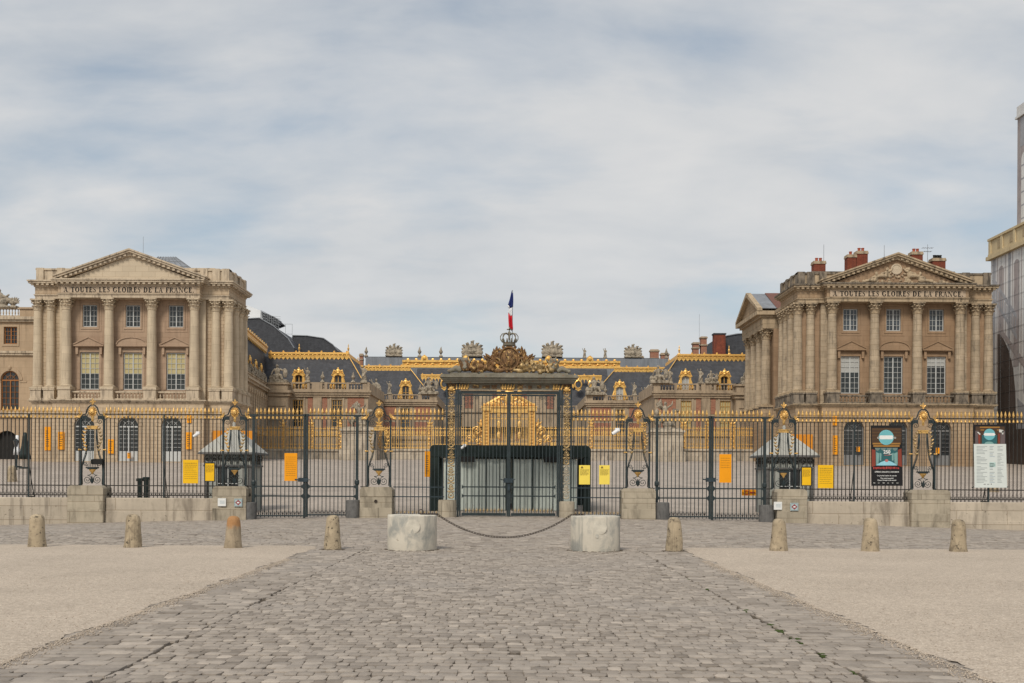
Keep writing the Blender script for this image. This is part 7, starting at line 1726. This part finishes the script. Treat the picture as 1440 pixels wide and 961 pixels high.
        b.add(vs, fs); o = b.build(nm, mt, t2, smooth=True); md = o.modifiers.new('s','SOLIDIFY'); md.thickness = .03
centre()
# --- big dark roofs and scaffolding behind the left side
def far_roof(pts, Z, dep, lb, mat=m_slate):
    P_ = [W(px,py,Z) for px,py in pts]; xm = sum(p[0] for p in P_)/len(P_); zb = min(p[1] for p in P_)-6; t_ = thing('far_roof', lb, 'roof', (xm,Z,zb)); b = MB(); low = [(P_[-1][0]-xm,0),(P_[0][0]-xm,0)]
    poly = [(p[0]-xm,p[1]-zb) for p in P_]; ys = 0; b.prism(poly+low, 0, dep); b.build('slope', mat, t_); b = MB()
    for i in range(len(poly)-1): b.tube([(poly[i][0],-.1,poly[i][1]),(poly[i+1][0],-.1,poly[i+1][1])], .16, 5)
    b.build('ridge_roll', m_lead, t_); return t_
far_roof([(318,450),(365,447.5),(385,459),(405,476),(414,490)], 262, 30, 'large dark slate roof rising behind the left court wing')
far_roof([(408,487),(412,472),(432,472.5),(455,476),(468,485),(476,494)], 275, 20, 'dark hipped slate roof farther behind the left brick wing')
far_roof([(1004,500),(1005,478),(1014,474),(1036,470),(1075,467),(1100,467)], 240, 18, 'dark slate roof behind the right brick wing')
Zc = 238; x0, x1 = WX(1003,Zc,480), WX(1019,Zc,480); z0 = WZ(500,Zc,1010); t_ = thing('chimney_stack','wide dark red brick stack beside the slate roof behind the right brick wing','chimney',((x0+x1)/2,Zc,z0)); h = WZ(469.5,Zc,1010)-z0; w2=(x1-x0)/2
MB().box(-w2,w2,-1,1,0,h-.3).build('stack', m_chim, t_); MB().box(-w2-.15,w2+.15,-1.15,1.15,h-.3,h).build('chimney_cap', m_slate, t_)
for p0, p1, py, lb in ((984,994,474,'tall stone capped chimney on the right brick wing roof'),(973,983,482,'shorter stone capped chimney beside the tall one on the right brick wing roof')):
    Zc = 225; x0, x1 = WX(p0,Zc,480), WX(p1,Zc,480); z0 = WZ(500,Zc,p0); h = WZ(py,Zc,p0)-z0; w2 = (x1-x0)/2; t_ = thing('chimney_stack', lb, 'chimney', ((x0+x1)/2,Zc,z0)); MB().box(-w2*.8,w2*.8,-.8,.8,0,h-.4).build('stack', m_brick, t_); b = MB(); b.box(-w2,w2,-1,1,h-.4,h-.1); b.box(-w2*.8,w2*.8,-.8,.8,h-.1,h); b.box(-w2,w2,-1,1,h*.5,h*.5+.3); b.build('chimney_cap', m_stone_c, t_)
aerial(983.5,442,490,226,'tall thin aerial mast behind the right brick wing')
# white scaffold cover
P_ = [W(px,py,268) for px,py in ((338,462),(338,431),(343,428),(367,437),(369,449),(378,456))]; xm = P_[2][0]; zb = P_[0][1]-2
t_ = thing('roof_scaffold', 'white sheeted scaffold cover on the roof behind the left pavilion', 'scaffold', (xm,268,zb)); b = MB(); b.prism([(p[0]-xm,p[1]-zb) for p in P_]+[(P_[-1][0]-xm,0),(P_[0][0]-xm,0)],0,9); b.build('white_sheet', m_whitetarp, t_)
b = MB(); xx0 = WX(367,268,440)-xm; zz0 = WZ(437,268,367)-zb
for k in range(9): b.tube([(xx0+k*.55,-.3,zz0-.32*k-3),(xx0+k*.55,-.3,zz0-.3*k)], .05, 4); b.tube([(xx0+k*.55,-.3,zz0-.3*k),(xx0+k*.55,4,zz0-.3*k+.2)], .05, 4)
for k in range(4): b.tube([(xx0,-.3,zz0-k*.7),(xx0+5,-.3,zz0-2.4-k*.7)], .05, 4); b.tube([(xx0,-.3,zz0-k*.7-1.2),(xx0+5,-.3,zz0-1.6-k*.5)], .05, 4)
x5, x6, z5, z6 = WX(392,268,460)-xm, WX(411,268,460)-xm, WZ(484,268,400)-zb, WZ(456,268,400)-zb
for x_ in (x5,(x5+x6)/2,x6): b.tube([(x_,0,z5),(x_,0,z6)], .05, 4)
for z_ in (z6,(z5+z6)/2): b.tube([(x5,0,z_),(x6,0,z_)], .05, 4)
b.build('scaffold_tubes', m_scaff, t_)
b = MB(); b.prism([(xx0-.3,zz0-.1),(xx0+3.6,zz0-1.7),(xx0+5.2,zz0-3.2),(xx0+3,zz0-4),(xx0+.4,zz0-2.6)], .3, 5); b.build('dark_netting', m_slate, t_)

# ================================================================== GOLD INNER GATE AND FENCE
ZG = 140.0; sg = ZG/F; zg0 = ground_z(0, ZG)
def inner_wall(p0, p1, lb, py_t=632):
    x0, x1 = WX(p0,ZG,640), WX(p1,ZG,640); xm = (x0+x1)/2; h = WZ(py_t,ZG,(p0+p1)/2)-zg0; t_ = thing('court_wall', lb, 'wall', (xm,ZG,zg0)); b = MB(); b.bbox(x0-xm,x1-xm,-.35,.35,-.3,h-.25,.02); b.build('wall_body', m_wallst, t_); b = MB(); b.bbox(x0-xm-.03,x1-xm+.03,-.5,.5,h-.248,h,.06); b.build('coping', m_wallst, t_)
    return h
def gold_fence(p0, p1, lb, n_pil):
    x0, x1 = WX(p0,ZG,620), WX(p1,ZG,620); xm = (x0+x1)/2; zb = WZ(632,ZG,(p0+p1)/2); t_ = thing('gilded_fence', lb, 'fence', (xm,ZG,zb), 0, 'gilded iron fence of the inner court'); a, c = x0-xm, x1-xm; h = WZ(602.5,ZG,(p0+p1)/2)-zb
    b = MB(); n = max(4, round((c-a)/.3))
    for k in range(n): x = a+(c-a)*(k+.5)/n; b.box(x-.035,x+.035,-.035,.035,0,h)
    b.build('bars', m_goldfence, t_)
    b = MB(); b.box(a,c,-.06,.06,h-1.0,h-.88); b.box(a,c,-.08,.08,h-.1,h+.02); b.box(a,c,-.06,.06,.1,.22); b.box(a,c,-.05,.05,.62,.7)
    for k in range(n): x = a+(c-a)*(k+.5)/n; b.prism([(x-.07,h-.85),(x+.07,h-.85),(x+.12,h-.5),(x,h-.15),(x-.12,h-.5)],-.05,.05); b.prism([(x-.06,h+.02),(x+.06,h+.02),(x,h+.3)],-.04,.04); b.prism([(x-.07,.22),(x+.07,.22),(x,.55)],-.05,.05)
    b.build('gilded_band', m_gold, t_)
    for k in range(n_pil+1):
        x = a+(c-a)*k/n_pil; b = MB(); b.box(x-.28,x-.2,-.15,.15,0,h+.2); b.box(x+.2,x+.28,-.15,.15,0,h+.2); b.cbox(x,0,h+.3,.8,.4,.2)
        for j in range(7): z = .3+j*(h-.3)/7; b.ell((x+.12*(-1)**j,-.05,z),(.14,.1,.17),6,4); b.tube([(x+.16*math.cos(t),-.03,z+.2+.2*math.sin(t)) for t in np.linspace(0,2*PI,8,endpoint=False)],.035,4,True)
        b.lathe([(.2,h+.4),(.28,h+.6),(.12,h+.85),(.16,h+1.0),(0,h+1.3)], cx=x, seg=7); [b.leaf((x,-.05,h+.4),(x+q*.5,-.05,h+.9),.2,.06) for q in (-1,1)]
        b.build('gilded_pilaster', m_gold, t_)
inner_wall(356, 482, 'stone base wall under the left gilded fence'); inner_wall(528, 684, 'stone base wall left of the gilded gate'); inner_wall(750, 912, 'stone base wall right of the gilded gate'); inner_wall(958, 1066, 'stone base wall under the right gilded fence')
gold_fence(358, 478, 'gilded fence section between the left pavilion and the left statue pedestal', 3)
gold_fence(533, 676, 'gilded fence section between the left statue pedestal and the gilded gate', 2)
gold_fence(757, 905, 'gilded fence section between the gilded gate and the right statue pedestal', 2)
gold_fence(961, 1064, 'gilded fence section between the right statue pedestal and the right pavilion', 3)
def rust_gate():
    x0, x1 = WX(679,ZG,600), WX(753,ZG,600); xm = (x0+x1)/2; t_ = thing('gilded_gate', 'tall gilded royal gate seen through the main gate bars', 'gate', (xm,ZG-.3,zg0)); a, c = x0-xm, x1-xm; h = WZ(573,ZG,716)-zg0
    for q, x in ((-1,a),(1,c)): 
        b = MB(); w = .95*1; xx = x if q < 0 else x-w; b.box(xx,xx+.16,-.3,.3,0,h); b.box(xx+w-.16,xx+w,-.3,.3,0,h); b.box(xx+.1,xx+w-.1,-.1,.1,0,h); b.box(xx-.15,xx+w+.15,-.4,.4,h-.5,h)
        for j in range(14): b.ell((xx+w/2,-.12,.6+j*(h-1)/14),(.22,.14,.26),7,5)
        b.build('gilded_pier', m_gold, t_)
        # curved side volute
        b = MB(); xo = x; b.tube(spiral2(xo+q*.75,h-3.1,.6,1.6,q),.09,6); b.tube(spiral2(xo+q*1.75,h-4.2,.5,1.6,-q),.08,6); b.tube(spiral2(xo+q*.6,h-4.6,.4,1.4,q),.08,6); [b.leaf((xo+q*.3*j_,0,h-2.6-.5*j_),(xo+q*(.3*j_+.5),-.1,h-2.1-.5*j_),.4,.08) for j_ in range(5)]; b.box(xo+q*.05,xo+q*2.3,-.06,.06,h-5.4,h-5.25); b.box(xo+q*2.3-.35,xo+q*2.3+.35,-.3,.3,.0,h-4.6); b.build('side_volute', m_gold, t_)
    b = MB(); b.box(a+.9,c-.9,-.25,.25,h-.75,h-.05); b.box(a-.2,c+.2,-.45,.45,h-.05,h+.12); n = 22
    for k in range(n): x = a+(c-a)*(k+.5)/n; b.ell((x,-.2,h+.3),(.13,.1,.25),6,4)
    b.build('gilded_lintel', m_gold, t_)
    b = MB(); n = 20
    for k in range(n): x = a+1.0+(c-a-2.0)*(k+.5)/n; b.box(x-.05,x+.05,-.06,.06,.1,h-.75)
    b.box(a+.95,c-.95,-.08,.08,h-1.6,h-1.45); b.box(a+.95,c-.95,-.08,.08,2.0,2.2); b.box(a+.95,c-.95,-.08,.08,.1,.3); b.box(-.16,.16,-.12,.12,.1,h-.75)
    for q in (-1,1):
        for j in range(5): b.ell((q*1.35,-.08,3.2+j*1.4),(.32,.08,.5),8,5)
    b.build('gilded_leaves', m_goldfence, t_)
    b = MB(); random.seed(44); b.ell((0,0,h+1.3),(.9,.25,1.05),14,8)
    for k in range(40): t = random.uniform(-1,1); b.ell((t*3.2,random.uniform(-.15,.1),h+.3+random.uniform(0,1.4*(1-abs(t))**1.2)),(random.uniform(.15,.3),.15,random.uniform(.15,.3)),6,4)
    for q in (-1,1): b.tube([(q*.8,0,h+1.6),(q*1.8,0,h+1.0),(q*3.0,0,h+.35)],[.2,.25,.2],7)
    b.lathe([(.5,h+2.2),(.55,h+2.5),(.7,h+2.8),(.3,h+3.1),(.1,h+3.4)], seg=10, sy=.5); b.build('gilded_crest', m_gold, t_)
def spiral2(cx, cz, r0, turns, q): return [(cx+q*(r0+(.1-r0)*k/18)*math.cos(turns*2*PI*k/18), 0, cz+(r0+(.1-r0)*k/18)*math.sin(turns*2*PI*k/18)) for k in range(19)]
rust_gate()
# statue pedestals
for p0, p1, pt, lb, lb2 in ((481,531,602,'left square stone pedestal in the court carrying a carved group','carved stone group on the left court pedestal'),(912,960,604,'right square stone pedestal in the court carrying a carved group','carved stone group on the right court pedestal')):
    Zp = 137; x0, x1 = WX(p0,Zp,620), WX(p1,Zp,620); xm = (x0+x1)/2; g = ground_z(xm,Zp); h = WZ(pt,Zp,(p0+p1)/2)-g; w = (x1-x0)/2; t_ = thing('statue_pedestal', lb, 'pedestal', (xm,Zp,g), 0, 'statue pedestals of the court')
    b = MB(); b.bbox(-w-.1,w+.1,-1.8,1.8,-.4,1.2,.03); b.build('plinth', m_wallst, t_); b = MB(); b.bbox(-w*.92,w*.92,-1.65,1.65,1.202,h-.7,.02); b.build('die', m_wallst, t_); b = MB(); b.bbox(-w*.96,w*.96,-1.75,1.75,h-.7,h-.45,.02); b.bbox(-w-.05,w+.05,-1.9,1.9,h-.448,h-.2,.04); b.bbox(-w*.85,w*.85,-1.5,1.5,h-.198,h,.03); b.build('cap', m_wallst, t_)
    statue(4, xm, Zp, g+h-.1, 1.12 if p0 < 700 else 1.25, lb2, None, None, 0 if p0 < 700 else .4)
# bits in the court: dark booth windows of the wall behind the fence and a white globe lamp
x, z = W(868,544,150)[0], 0
for k, (px, pw, py0, py1, lb) in enumerate(((451,30,609,632,'dark vehicle sized opening in the base of the left brick wing'),)): pass
